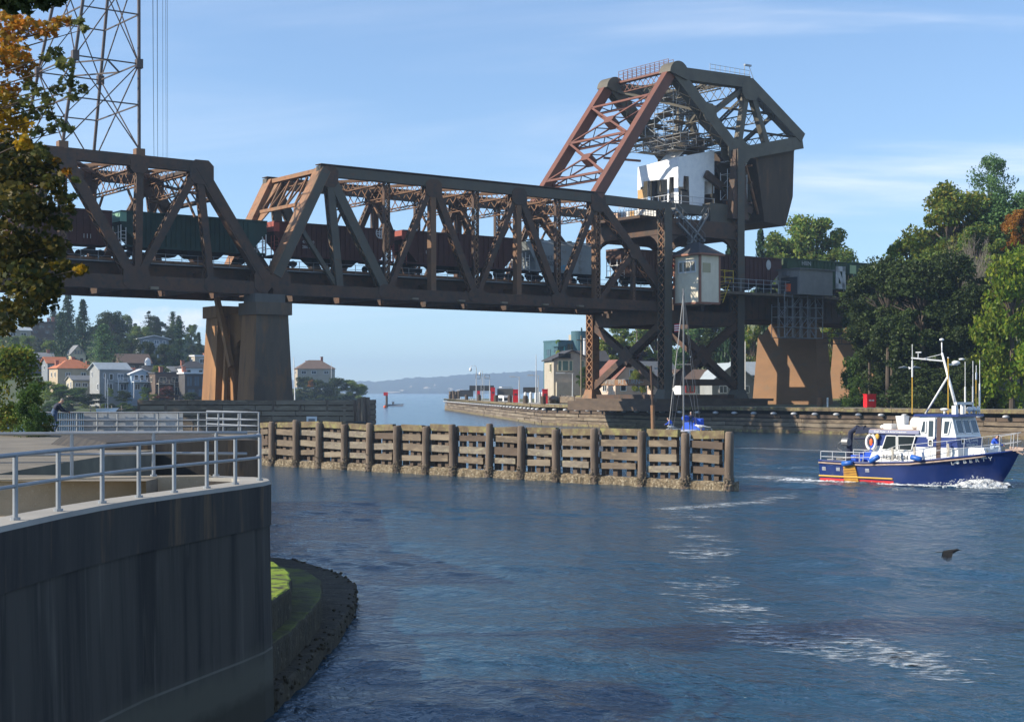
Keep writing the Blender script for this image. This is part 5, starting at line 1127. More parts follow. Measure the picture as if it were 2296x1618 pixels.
# ================================================================== PEOPLE
pm('skin', (.50, .29, .20), None, 1, .6); pm('hair_brown', (.06, .03, .018), None, 1, .7); pm('hair_grey', (.22, .20, .18), None, 1, .7)
pm('jacket_blue', (.02, .09, .55), None, 1, .8); pm('jeans_pale', (.42, .50, .60), None, 1, .85); pm('jacket_navy', (.012, .018, .045), None, 1, .8)
pm('jeans', (.05, .09, .17), None, 1, .85); pm('shirt_white', (.75, .75, .73), None, 1, .8); pm('vest_orange', (.85, .17, .03), None, 1, .7)
def person(label, loc, rz, J, top, legs, hair='hair_brown', hat=None, group=None):
    """J: joints in metres, x forward, y left; one skinned body, materials by nearest limb"""
    names = ['pel', 'chest', 'neck', 'head', 'crown']; root = thing('person', label, 'person', loc, rz, group, local=True)
    pts, rad, ed, mt = [], [], [], []
    def chain(seq, start=None):
        prev = start
        for p, r, m in seq:
            pts.append(V(p)); rad.append(r); mt.append(m); i = len(pts)-1
            if prev is not None: ed.append((prev, i))
            prev = i
        return prev
    pel = chain([(J['pel'], .15, 1)]); ch = chain([(J['chest'], .17, 0)], pel); nk = chain([(J['neck'], .065, 2)], ch)
    hd = V(J['head']); chain([(hd-V((0, 0, .03)), .085, 2), (hd+V((0.005, 0, .07)), .095, 3), (hd+V((-.01, 0, .13)), .06, 3)], nk)
    for s in 'LR':
        sg = 1 if s == 'L' else -1
        sh = V(J['chest'])+V((0, sg*.19, .10))
        if 'sh' in J: sh = V(J['sh'])+V((0, sg*.19, 0))
        h_ = chain([(sh, .07, 0), (J['el'+s], .05, 0), (J['wr'+s], .038, 0)], ch)
        w_ = V(J['wr'+s]); d = (w_-V(J['el'+s])).normalized(); sd = d.cross(V((0, 0, 1))); sd = sd.normalized() if sd.length > .1 else V((0, 1, 0))
        pm_ = chain([(w_+d*.07, .036, 2)], h_)
        for k, (o, l) in enumerate(((-.03, .07), (-.01, .085), (.01, .08), (.03, .065))): chain([(w_+d*.10+sd*o, .011, 2), (w_+d*(.10+l*.6)+sd*o-V((0, 0, .02)), .010, 2), (w_+d*(.10+l*.8)+sd*o-V((0, 0, .05)), .008, 2)], pm_)
        chain([(w_+d*.06+sd*.045, .012, 2), (w_+d*.10+sd*.06-V((0, 0, .02)), .010, 2)], pm_)
        hip = V(J['pel'])+V((0, sg*.10, -.04)); chain([(hip, .095, 1), (J['kn'+s], .065, 1), (J['an'+s], .045, 1), (V(J['an'+s])+V((.13, 0, -.05)), .04, 4)], pel)
    me = bpy.data.meshes.new('body'); me.from_pydata([tuple(p) for p in pts], ed, [])
    o = bpy.data.objects.new('body', me); C.objects.link(o); md = o.modifiers.new('s', 'SKIN'); md.use_smooth_shade = True
    for i, sv in enumerate(me.skin_vertices[0].data): sv.radius = (rad[i], rad[i]); sv.use_root = i == 0
    ms = o.modifiers.new('u', 'SUBSURF'); ms.levels = 1; ms.render_levels = 1
    bpy.context.view_layer.update(); m2 = bpy.data.meshes.new_from_object(o.evaluated_get(bpy.context.evaluated_depsgraph_get())); bpy.data.objects.remove(o); bpy.data.meshes.remove(me)
    m2.materials.clear()
    for m in (top, legs, 'skin', hair if not hat else hat, 'black'): m2.materials.append(M[m])
    for f in m2.polygons:
        c = f.center; best = min(range(len(pts)), key=lambda i: (pts[i]-c).length-rad[i]*.9); f.material_index = mt[best]; f.use_smooth = True
        if mt[best] == 3 and c.x > hd.x+.045 and c.z < hd.z+.10: f.material_index = 2
    b = bpy.data.objects.new('body', m2); C.objects.link(b); b.parent = root; m2.name = 'body'
    mb = MB(); mb.ball(hd+V((.10, 0, .025)), .018, 6, 4); mb.build('nose', M['skin'], root)
    mb = MB()
    for g in (-.033, .033): mb.ball(hd+V((.088, g, .055)), .012, 6, 4)
    mb.build('eyes', M['black'], root)
    mb = MB(); mb.box(hd+V((.088, 0, -.022)), (.01, .045, .01)); mb.build('mouth', M['trim_brown'], root)
    mb = MB()
    for g in (-.093, .093): mb.ball(hd+V((0, g, .03)), .025, 6, 4, (.7, .4, 1))
    mb.build('ears', M['skin'], root)
    return root
STAND = dict(pel=(0, 0, .95), chest=(.02, 0, 1.28), neck=(.02, 0, 1.47), head=(.05, 0, 1.60), elL=(.02, .30, 1.12), wrL=(.16, .26, .92), elR=(.02, -.30, 1.12), wrR=(.16, -.26, .92), knL=(.04, .11, .50), anL=(0, .12, .08), knR=(.06, -.11, .50), anR=(-.04, -.12, .08))
LEAN = dict(STAND, chest=(.14, 0, 1.24), neck=(.26, 0, 1.40), head=(.36, 0, 1.50), elL=(.40, .26, 1.05), wrL=(.58, .10, 1.02), elR=(.40, -.26, 1.05), wrR=(.58, -.10, 1.02), pel=(-.06, 0, .93))
SIT = dict(pel=(0, 0, .12), chest=(.14, 0, .42), neck=(.24, 0, .58), head=(.32, 0, .68), elL=(.34, .26, .30), wrL=(.55, .08, .22), elR=(.34, -.26, .30), wrR=(.55, -.06, .20), knL=(.42, .14, .16), anL=(.46, .14, -.26), knR=(.44, -.13, .16), anR=(.50, -.13, -.26))
p = P(122, 0, 68.9); person('person in a dark jacket leaning on the railing beside the leafy bush', (p.x, p.y, 3.3), R(35), LEAN, 'jacket_navy', 'jeans', 'hair_grey')
# ================================================================== RESEARCH BOAT
pm('hull_blue', (.007, .022, .115), (.010, .032, .155), .5, .22, bump=.04, bscale=3, col3=(.025, .05, .13), sc3=1.0, lo3=.6, hi3=.8); pm('boat_blue', (.009, .028, .15), (.012, .035, .18), 1.2, .35); pm('boat_white', (.82, .82, .80), (.74, .74, .72), 1.4, .35)
pm('boot_red', (.60, .025, .03), (.45, .02, .025), 2, .5); pm('rub_tan', (.46, .34, .27), (.30, .22, .18), 3, .6); pm('slat_yellow', (.62, .33, .035), (.45, .22, .02), 2.5, .6); pm('fender_blue', (.02, .13, .50), (.015, .10, .40), 2, .4)
pm('pole_yellow', (.60, .36, .05), None, 1, .6); pm('rope', (.55, .50, .42), (.4, .36, .3), 8, .9)
HD = R(-45); ST = V((17.94, 88.8, 0))+V((.707, .707, 0))*1.85
bt = thing('research_boat', 'blue and white research boat under way with a folded crane at the stern', 'boat', ST, HD, local=True)
ZS = [(0, 1.22), (3, 1.17), (6, 1.32), (9, 1.68), (11.6, 2.06)]; BD = [(0, 1.80), (2, 1.93), (6, 1.93), (8.2, 1.68), (9.8, 1.2), (10.9, .6), (11.6, .06)]
BW = [(0, 1.68), (2, 1.8), (5.5, 1.75), (7.5, 1.3), (9.2, .6), (10.45, .02), (11.6, .02)]; ZBt = [(0, -.6), (9.6, -.6), (10.4, 0), (11.05, 1.0), (11.6, 2.0)]
def hsec(x, k):     # k 0 keel .. 1 deck
    zs, zb = pw(x, ZS), pw(x, ZBt); bd, bw = pw(x, BD), pw(x, BW); z = lerp(zb, zs, k)
    t = max(0, z/zs) if zs else 0; y = lerp(bw, bd, t**1.25) if z > 0 else bw*(.55+.45*max(0, (z+.6)/.6))
    if x > 10.4: y = bd*max(0, (z-zb)/max(.05, zs-zb))**.8
    return y, z
XS = [i*.29 for i in range(41)]; KS = [0, .18, .30, .42, .55, .68, .8, .9, 1.0]
mb = MB()
for sg in (-1, 1):
    base = len(mb.v)
    for x in XS:
        for k in KS: y, z = hsec(x, k); mb.v.append(V((x, sg*y, z)))
    n = len(KS)
    for i in range(len(XS)-1):
        for j in range(n-1): f = (base+i*n+j, base+(i+1)*n+j, base+(i+1)*n+j+1, base+i*n+j+1); mb.f.append(f if sg < 0 else f[::-1]); mb.m.append(0)
n = len(KS); mb.f.append(tuple(range(n))+tuple(len(XS)*n+j for j in range(n-1, -1, -1))); mb.m.append(0)
hull = mb.build('hull', M['hull_blue'], bt, smooth=True)
mb = MB()
for i in range(len(XS)-1):
    a, c = XS[i], XS[i+1]; mb.poly([(a, -pw(a, BD)+.05, pw(a, ZS)-.05), (c, -pw(c, BD)+.05, pw(c, ZS)-.05), (c, pw(c, BD)-.05, pw(c, ZS)-.05), (a, pw(a, BD)-.05, pw(a, ZS)-.05)])
mb.build('deck', M['conc_grey'], bt)
for nm, dz, wd, mt in (('rub_rail', -.13, .09, 'rub_tan'), ('gunwale', .0, .10, 'boat_blue')):
    for sg in (-1, 1): MB().tube([(x, sg*(pw(x, BD)+.02), pw(x, ZS)+dz) for x in XS[:-1] if nm == 'gunwale' or x < 10.3], wd*.55, 6).build(nm, M[mt], bt, smooth=True)
mb = MB()
for x0, x1 in zip(XS[:17], XS[1:18]):
    q = [];
    for x, z in ((x0, .03), (x1, .03), (x1, .20), (x0, .20)): zs = pw(x, ZS); q.append((x, -(lerp(pw(x, BW), pw(x, BD), (z/zs)**1.25)+.012), z))
    mb.poly(q)
mb.build('boot_stripe', M['boot_red'], bt)
sidey = lambda x, z: -(lerp(pw(x, BW), pw(x, BD), max(0, z/pw(x, ZS))**1.25)+.02)
mb = MB()
for k in range(10): z = .12+k*.095; mb.beam((1.75+.03*k*0, sidey(1.75, z)-.03, z), (2.72-.02*k, sidey(2.7, z)-.03, z), .07, .06, (0, 1, 0))
mb.build('slat_guard', M['slat_yellow'], bt)
MB().tube([(x, sidey(x, .33)-.04, .33) for x in (0, 1.5, 3, 4.9)], .05, 6).build('spray_rail', M['pole_yellow'], bt)
for x in (.35, 1.35, 3.3): mb = MB(); [mb.box((x, sidey(x, .68+k*.07)-.01, .68+k*.07), (.24, .03, .035)) for k in range(3)]; mb.build('vent', M['steel_light'], bt)
def cabin_box(name, x0, x1, hw, z0, z1, mat, rake0=0, rake1=0, tumble=0): return MB().hexa([(x0, -hw, z0), (x1, -hw, z0), (x1, hw, z0), (x0, hw, z0)], [(x0+rake0, -hw+tumble, z1), (x1+rake1, -hw+tumble, z1), (x1+rake1, hw-tumble, z1), (x0+rake0, hw-tumble, z1)]).build(name, M[mat], bt)
cabin_box('aft_cabin', 3.05, 6.3, 1.45, 1.12, 2.15, 'boat_white', .42, 0, .06); cabin_box('aft_cabin_band', 3.48, 6.3, 1.385, 2.15, 2.86, 'boat_blue', .05, 0, .03)
ro = cabin_box('aft_roof', 3.15, 6.35, 1.5, 2.86, 3.06, 'boat_blue', 0, 0, .04); cabin_box('roof_coaming', 3.2, 6.3, 1.45, 3.06, 3.10, 'rub_tan')
cabin_box('wheelhouse_base', 6.3, 8.75, 1.45, 1.3, 2.15, 'boat_white', 0, -.05, .02); cabin_box('wheelhouse_band', 6.3, 8.68, 1.43, 2.15, 2.72, 'boat_blue', 0, -.08, .02)
cabin_box('wheelhouse', 6.05, 8.58, 1.40, 2.72, 3.86, 'boat_white', .25, -.32, .10); cabin_box('wheelhouse_roof', 5.95, 8.75, 1.45, 3.86, 3.98, 'boat_blue', .1, -.05, 0)
cabin_box('trunk_cabin', 8.65, 10.15, .95, 1.6, 2.16, 'boat_white', 0, -.25, .12)
def bwin(name, pts, off, mat='glass_dark', fr=.05, frame='boat_white'):
    o = V(off); f = MB(); q = [V(p)+o*1.0 for p in pts]
    for a, c in zip(q, q[1:]+q[:1]): f.beam(a, c, fr, .05, o)
    w_ = f.build(name, M[frame], bt); g = MB(); g.prism(q, o*.3); g.build('pane', M[mat], w_)
sy = -1.425
for pts in ([(3.98, 1.95), (4.92, 1.95), (4.92, 2.74), (4.28, 2.74)], [(5.02, 1.95), (5.86, 1.95), (6.12, 2.74), (5.02, 2.74)]): bwin('side_window', [(x, sy+.0 if z < 2.15 else sy+.0, z) for x, z in pts], (0, -.03, 0))
wy = lambda z: -1.40+.10*(z-2.72)/1.14-.02
for pts in ([(6.42, 2.95), (6.72, 2.95), (6.72, 3.6), (6.55, 3.6)], [(7.82, 2.9), (8.1, 2.9), (8.22, 3.62), (7.85, 3.62)]): bwin('side_window', [(x, wy(z), z) for x, z in pts], (0, -.02, 0))
door = MB().hexa([(6.85, -1.50, 2.62), (7.32, -1.50, 2.62), (7.32, -1.44, 2.62), (6.85, -1.44, 2.62)], [(6.85, -1.42, 3.78), (7.32, -1.42, 3.78), (7.32, -1.36, 3.78), (6.85, -1.36, 3.78)]).build('sliding_door', M['boat_white'], bt)
MB().prism([(x, -1.50+.08*(z-2.62)/1.16-.012, z) for x, z in ((6.95, 2.75), (7.22, 2.75), (7.22, 3.62), (6.95, 3.62))], (0, -.01, 0)).build('pane', M['glass_dark'], door)
MB().prism([(7.40, -1.47, 1.36), (7.66, -1.47, 1.36), (7.66, -1.35, 3.80), (7.40, -1.35, 3.80)], (0, -.02, 0)).build('doorway', pm('door_brown', (.045, .02, .018), None, 1, .5), bt)
fxx = lambda z: 8.58-.32*(z-2.72)/1.14+.012
for y0, y1 in ((-1.18, -.50), (-.34, .34), (.50, 1.18)): bwin('front_window', [(fxx(z), y, z) for y, z in ((y0, 2.92), (y1, 2.92), (y1*.96, 3.66), (y0*.96, 3.66))], (.03, 0, .008))
# lettering
wt, dk = M['white_paint'], M['dark_grey']
FX = lambda y, z: V((8.70-.08*(z-2.15)/.57, y, z))
def btext(nm, body, size, mat, org, xd, zd, **k): return text_obj(nm, body, size, M[mat] if isinstance(mat, str) else mat, bt, frame_mtx(org, xd, zd), **k)
btext('lettering', 'King County', .27, 'white_paint', FX(-.45, 2.46), (0, 1, 0), (1, 0, .12)); btext('lettering', 'RESEARCH', .24, 'white_paint', FX(-.45, 2.2), (0, 1, 0), (1, 0, .12), sx=1.1)
MB().prism([FX(y, z) for y, z in ((-1.0, 2.36), (-.6, 2.36), (-.55, 2.68), (-.95, 2.68))], (.012, 0, 0)).build('emblem', M['white_paint'], bt); MB().prism([FX(y, z)+V((.012, 0, 0)) for y, z in ((-.93, 2.42), (-.66, 2.42), (-.64, 2.62), (-.76, 2.66), (-.9, 2.6))], (.006, 0, 0)).build('emblem_mark', M['black'], bt)
btext('lettering', 'RESEARCH', .34, 'dark_grey', (4.02, -1.46, 1.42), (1, 0, 0), (0, -1, .05), sx=1.0)
btext('lettering', 'Clean Water - A Sound Investment', .145, 'white_paint', (3.5, -1.495, 2.92), (1, 0, 0), (0, -1, .1), bold=.002)
MB().prism([(x, -1.445, z) for x, z in ((6.9, 2.22), (7.2, 2.22), (7.2, 2.6), (6.9, 2.6))], (0, -.012, 0)).build('emblem', M['white_paint'], bt); MB().prism([(x, -1.46, z) for x, z in ((6.95, 2.28), (7.15, 2.28), (7.15, 2.5), (7.05, 2.55), (6.95, 2.5))], (0, -.008, 0)).build('emblem_mark', M['black'], bt)
btext('lettering', 'King County', .10, 'white_paint', (6.72, -1.452, 2.09), (1, 0, 0), (0, -1, .02))
for i, ch in enumerate('LIBERTY'):
    x = 8.35+i*.31; z = 1.22+.045*i; y0, y1 = sidey(x, z), sidey(x, z+.25); xd = V((.3, sidey(x+.3, z+.04)-y0, .045)); zd = xd.cross(V((0, y1-y0, .25)))
    btext('lettering', ch, .30, 'white_paint', V((x, y0-.07, z)), xd, zd, sx=1.15, depth=.006, bold=.004)
# rails
for sg in (-1, 1):
    xs_ = [3.0, 4.2, 5.3, 6.3, 7.2, 8.1, 9.0, 9.9, 10.7, 11.3]; mb = MB()
    ht = lambda x: .62 if x < 5 else .95
    rl = lambda x, k: V((x, sg*(pw(x, BD)-.06), pw(x, ZS)+ht(x)*k))
    for x in xs_: mb.tube([rl(x, 0), rl(x, 1)+V((.06, 0, 0))], .018, 5)
    for k in (.5, 1.0): mb.tube([rl(x, k) for x in xs_]+[V((11.65, 0, 2.08+.95*k))], .018, 5)
    mb.build('guard_rail', M['steel_light'], bt)
mb = MB()
for sg in (-1, 1):
    for x in (.1, .9, 1.8, 2.7): mb.tube([(x, sg*1.75, 1.2), (x, sg*1.75, 1.75)], .025, 5)
    for z in (1.45, 1.75): mb.tube([(.1, sg*1.72, z), (3.0, sg*1.80, z)], .022, 5)
mb.build('stern_rail', M['steel_light'], bt)
for x, z, tilt in ((2.1, 1.12, .12), (3.9, 1.42, .5), (6.5, 1.55, -.18)):
    c = V((x, -(pw(x, BD)+.16), z)); d = V((cos(tilt), 0, sin(tilt))); mb = MB(); mb.tube([c-d*.36, c-d*.3, c+d*.3, c+d*.36], [.05, .15, .15, .05], 10); mb.tube([c+d*.36, c+V((d.x*.4, .2, .5))], .012, 4); mb.build('fender', M['fender_blue'], bt, smooth=True)
# mast, antennas, roof gear
mb = MB(); mb.tube([(7.93, 0, 3.98), (6.95, 0, 7.4)], [.10, .06], 8); mb.tube([(5.97, -.1, 3.98), (7.32, 0, 6.1)], .06, 8); mb.tube([(6.95, 0, 7.3), (6.93, 0, 8.0)], .035, 6); mb.ball((6.93, 0, 8.15), .14, 8, 5, (1, 1, .55)); mb.build('mast', M['boat_white'], bt, smooth=True)
mb = MB(); mb.beam((7.05, 0, 6.95), (5.2, -.3, 7.15), .06, .08); mb.tube([(7.0, 0, 7.35), (5.9, -.2, 7.1)], .02, 5); mb.tube([(5.6, -.25, 7.1), (5.6, -.25, 7.4)], .03, 5); mb.tube([(5.45, -.25, 7.45), (5.8, -.25, 7.45)], .04, 6); mb.build('crossarm', M['steel_light'], bt)
mb = MB(); mb.tube([(7.15, .3, 6.75), (7.6, .6, 6.75)], .05, 6); mb.ball((7.5, .55, 6.85), .25, 8, 5, (1, 1, .5)); mb.ball((7.75, .75, 7.05), .18, 8, 5, (1, 1, .35)); mb.build('radome', M['boat_white'], bt, smooth=True)
for x, y, z0, z1, z2 in ((5.6, -.9, 3.98, 6.05, 7.9), (7.55, -.4, 3.98, 7.1, 7.15), (8.55, .9, 3.98, 5.9, 6.7), (8.2, .3, 4.0, 4.1, 6.9), (8.35, .9, 4.0, 4.1, 6.95), (9.0, 1.3, 3.9, 4.4, 7.0)):
    x = min(x, 8.55); mb = MB(); mb.tube([(x, y, z0), (x, y, z1)], .03, 6); mb.k = 1; mb.tube([(x, y, z1), (x, y, z1+(z2-z1)*.5 if z2-z1 > .3 else z2)], .045, 6); mb.tube([(x, y, z1), (x, y, z2)], .018, 5); mb.build('antenna', [M['pole_yellow'] if z1 > 5 else M['boat_white'], M['boat_white']], bt)
mb = MB(); mb.tube([(8.2, 0, 3.98), (8.2, 0, 4.5)], .12, 8); mb.box((8.25, .0, 4.58), (.16, 1.75, .14)); mb.box((8.12, -.7, 4.2), (.25, .25, .5)); mb.build('radar', M['boat_white'], bt)
for x, y, r_, sq in ((8.35, .5, .2, (1, 1, .8)), (8.4, .95, .22, (1, 1, .7)), (7.6, -.9, .16, (1.6, 1, .5)), (8.45, 1.2, .18, (1, 1, 1))): mb = MB(); mb.tube([(x, y, 3.98), (x, y, 4.15)], .06, 6); mb.ball((x, y, 4.25), r_, 9, 6, sq); mb.build('search_light', M['boat_white'], bt, smooth=True)
mb = MB(); c = V((5.95, -.6, 3.45)); mb.tube([c+V((-.55, 0, 0)), c+V((-.45, 0, 0)), c+V((.45, 0, 0)), c+V((.55, 0, 0))], [.22, .34, .34, .22], 12); mb.build('life_raft_canister', M['boat_white'], bt, smooth=True)
mb = MB(); mb.hexa([(4.45, -.5, 3.1), (4.85, -.5, 3.1), (4.85, -.1, 3.1), (4.45, -.1, 3.1)], [(4.35, -.6, 3.85), (4.9, -.6, 3.85), (4.9, 0, 3.85), (4.35, 0, 3.85)]); mb.build('vent_cowl', M['boat_white'], bt)
mb = MB(); mb.box((3.95, -.5, 3.25), (.5, .6, .3)); mb.ball((3.45, -.4, 3.2), .2, 8, 5, (1, 1, .7)); mb.box((5.25, -.3, 3.22), (.8, .7, .24)); mb.box((4.95, .3, 3.3), (.2, .3, .4)); mb.build('roof_lockers', M['boat_white'], bt)
mb = MB()                                              # life ring
c = V((3.35, -1.55, 2.35)); 
mb.tube([c+V((.30*cos(a), 0, .42*sin(a))) for a in [i*pi/10 for i in range(21)]], .085, 8, cap=False); mb.build('life_ring', M['boat_white'], bt, smooth=True)
MB().ball(c, .16, 8, 5, (.7, .4, 1.3)).build('ring_light', M['orange'], bt); MB().ball((3.72, -1.5, 2.68), .14, 8, 5, (1, .5, 1.2)).build('horseshoe_buoy', M['pole_yellow'], bt)
mb = MB(); mb.tube([(1.25, -.5, 1.15), (1.25, -.5, 2.2), (1.35, -.5, 2.85), (1.8, -.5, 3.15), (2.3, -.5, 3.12)], [.2, .17, .16, .16, .17], 8); mb.hexa([(1.7, -.62, 2.75), (3.4, -.62, 2.95), (3.4, -.38, 2.95), (1.7, -.38, 2.75)], [(1.8, -.62, 3.2), (3.4, -.62, 3.12), (3.4, -.38, 3.12), (1.8, -.38, 3.2)]); mb.tube([(1.6, -.5, 2.5), (3.2, -.5, 2.55)], .07, 6); mb.build('crane', M['jacket_navy'], bt, smooth=False)
mb = MB(); mb.tube([(1.05, -.85, 2.3), (1.45, -.85, 2.3)], .24, 10); mb.tube([(.8, -.6, 2.35), (.55, -.6, 2.2), (.5, -.6, 1.9), (.8, -.6, 1.75)], .03, 5); mb.build('winch', M['galv_dull'], bt)
mb = MB(); mb.box((2.0, .3, 1.45), (.7, .9, .55)); mb.box((1.75, -.7, 1.35), (.35, .35, .4)); mb.tube([(2.6, -.4, 1.2), (2.75, -.5, 2.0), (3.0, -.6, 2.2)], .13, 7); mb.build('deck_gear', M['jacket_blue'], bt)
mb = MB()
for i in range(5): mb.tube([(.3+.45*i+.2*cos(a), .3*sin(i)+.2*sin(a)-1.0, 1.25+.05*i) for a in [k*pi/5 for k in range(11)]], .025, 4)
mb.build('rope_coil', M['rope'], bt)
for x in (4.9, 6.25, 8.2): mb = MB(); y = -(pw(x, BD)-.02); z = pw(x, ZS)+.5; mb.tube([(x, y, z+.3), (x+.06, y-.03, z-.1), (x, y, z-.4)], .045, 6); mb.tube([(x+.05, y, z+.3), (x+.12, y-.03, z), (x+.08, y, z-.38)], .04, 6); mb.build('rope_hank', M['rope'], bt)
mb = MB(); mb.beam((10.9, -.15, 2.05), (11.85, 0, 2.12), .5, .12); mb.beam((11.0, 0, 2.2), (11.9, 0, 2.15), .1, .12); mb.tube([(11.55, -.3, 2.0), (11.85, -.2, 1.85), (11.9, 0, 2.0)], .05, 6); mb.build('anchor_platform', M['rub_tan'], bt)
mb = MB(); mb.ball((9.6, -.55, 2.0), .35, 9, 5, (1.3, .8, .5)); mb.build('raft_bag', M['siding'], bt, smooth=True)
LM = lambda p: Matrix.Translation(ST) @ Matrix.Rotation(HD, 4, 'Z') @ V(p)
person('person in a bright blue jacket and pale jeans sitting at the boat bow', LM((10.15, -.35, 2.12)), HD+R(15), SIT, 'jacket_blue', 'jeans_pale', 'hair_brown')
# bow wave and wake
m = pm('foam', (.80, .83, .84), (.62, .70, .72), 6, .7, bump=.5, bscale=12); N, L = m.node_tree.nodes, m.node_tree.links
def lacy(m, sc_, lo, hi, stretch, top=1.0):                     # foam thins to bubbles and holes
    N, L = m.node_tree.nodes, m.node_tree.links; t = N.new('ShaderNodeTexCoord'); mp = N.new('ShaderNodeMapping'); mp.inputs['Scale'].default_value = stretch; n = N.new('ShaderNodeTexNoise'); n.inputs['Scale'].default_value = sc_; n.inputs['Detail'].default_value = 7; n.inputs['Roughness'].default_value = .7
    r = N.new('ShaderNodeMapRange'); r.inputs[1].default_value = lo; r.inputs[2].default_value = hi; L.new(t.outputs['Object'], mp.inputs[0]); L.new(mp.outputs[0], n.inputs[0]); L.new(n.outputs[0], r.inputs[0]); r.inputs[4].default_value = top; L.new(r.outputs[0], N['Principled BSDF'].inputs['Alpha'])
lacy(m, 2.6, .47, .74, (1, 2.0, 1), .62); lacy(pm('spray', (.86, .88, .89), (.72, .77, .79), 6, .7, bump=.6, bscale=10), 3.5, .36, .58, (1, 1, 1))
mb = MB(); rs = random.Random(3)
def blob_ridge(path, n, hmax, wmax, seed):
    rs = random.Random(seed)
    for i in range(n):
        k = rs.random(); j = k*(len(path)-1); a = int(min(len(path)-2, j)); x, y, hh = [lerp(path[a][q], path[a+1][q], j-a) for q in range(3)]
        r_ = rs.uniform(.012, .04); mb.ball((x+rs.gauss(0, .14), y+rs.gauss(0, wmax), rs.random()**1.6*hh*hmax), r_, 6, 4, (1.5, 1.2, .7))
blob_ridge([(7.0, -1.9, .3), (8.6, -1.6, 1.0), (9.6, -1.25, 1.7), (10.4, -.9, 1.2), (10.9, -.7, .3)], 420, .40, .14, 1)
for sg in (-1, 1):
    prev = None; n = 150
    for i in range(n+1):                               # curling sheet of white water along the hull
        x = lerp(-2.2, 11.0, i/n); y = sg*(pw(max(0, x), BW)+.03); bow = max(0, 1-((x-9.7)/1.5)**2); wd = .30+.55*bow+.25*max(0, .6-x)+.16*mnoise.noise(V((x*2.3, sg, 0))); h_ = .07+.40*bow+.05*mnoise.noise(V((x*3, 4, sg))); ring = []
        for q, z in ((-.02, h_*.75), (.12*wd, h_), (.35*wd, h_*.85), (.6*wd, h_*.45), (.85*wd, .06), (wd*1.25, .012)):
            j = mnoise.noise(V((x*5, q*14, sg*2)))*.09*(1 if z > .02 else .2); ring.append(len(mb.v)); mb.v.append(V((x, y+sg*q+j*.5, max(.010, z+j))))
        if prev:
            for k in range(5): mb.f.append((prev[k], ring[k], ring[k+1], prev[k+1])); mb.m.append(0)
        prev = ring
o = mb.build('bow_wave', M['spray'], smooth=True); o.location = ST; o.rotation_euler = (0, 0, HD); o['kind'] = 'stuff'
def streak_patch(mb, u0, v0, u1, v1, n, seed, lmin=.3, lmax=1.6, spread=.35):
    rs = random.Random(seed)
    for i in range(int(n*.8)):
        k = rs.random(); c = WP(lerp(u0, u1, k), lerp(v0, v1, k)); c = c+V((rs.gauss(0, spread), rs.gauss(0, spread*2.2), 0)); L_ = rs.uniform(lmin, lmax)*1.1; w_ = L_*rs.uniform(.06, .17); a = rs.gauss(-.15, .35); m = 9; pts = []
        for j in range(m):
            t = 2*pi*j/m; x, y = L_*.5*cos(t)*rs.uniform(.7, 1.15), w_*sin(t)*rs.uniform(.5, 1.5); px_, py_ = c.x+x*cos(a)-y*sin(a), c.y+x*sin(a)+y*cos(a); pts.append((px_, py_, float(wave_h(px_, py_) if WX[0] < px_ < WX[-1] and WY[0] < py_ < WY[-1] else 0)+.010+.0004*(i % 40)))
        mb.poly(pts)
mb = MB()
for i, (u0, v0, u1, v1, n, l0, l1, sp) in enumerate(((1500, 1141, 1700, 1125, 60, .5, 2.2, .12), (1690, 1126, 1785, 1112, 28, .5, 1.8, .14), (1535, 1150, 1560, 1165, 22, .3, 1.3, .4), (1490, 1178, 1535, 1186, 26, .3, 1.2, .35), (1560, 1203, 1610, 1206, 22, .3, 1.3, .3), (1565, 1215, 1580, 1235, 20, .3, 1.2, .35), (1550, 1246, 1635, 1238, 38, .3, 1.5, .3),
    (1530, 1315, 1625, 1302, 30, .25, 1.1, .22), (1540, 1338, 1640, 1330, 18, .2, .9, .3), (1600, 1366, 1705, 1362, 60, .25, 1.0, .22), (1640, 1375, 1700, 1390, 20, .2, .7, .3), (1690, 1405, 1720, 1415, 26, .15, .6, .25), (1660, 1420, 1760, 1436, 110, .2, .9, .28), (1760, 1436, 1860, 1455, 90, .2, .8, .3), (1890, 1430, 1950, 1440, 45, .2, .9, .2), (1880, 1455, 2000, 1470, 70, .2, .8, .35), (2010, 1465, 2080, 1490, 110, .2, .9, .28), (2060, 1500, 2120, 1508, 50, .2, .8, .22), (1960, 1445, 2160, 1495, 40, .15, .6, .6))): streak_patch(mb, u0, v0, u1, v1, n, 100+i, l0, l1, sp)
for i, (u0, v0, u1, v1, n, l0, l1, sp) in enumerate(((1660, 1004, 1850, 1010, 45, .8, 3.5, .5), (1660, 1068, 1840, 1072, 90, .5, 2.2, .35), (1745, 1078, 1840, 1082, 60, .4, 1.6, .5), (1660, 1040, 1800, 1050, 14, .5, 2, .6), (1720, 1110, 1840, 1100, 14, .4, 1.2, .3))): streak_patch(mb, u0, v0, u1, v1, n, 200+i, l0, l1, sp)
o = mb.build('foam_streaks', M['foam']); o['kind'] = 'stuff'
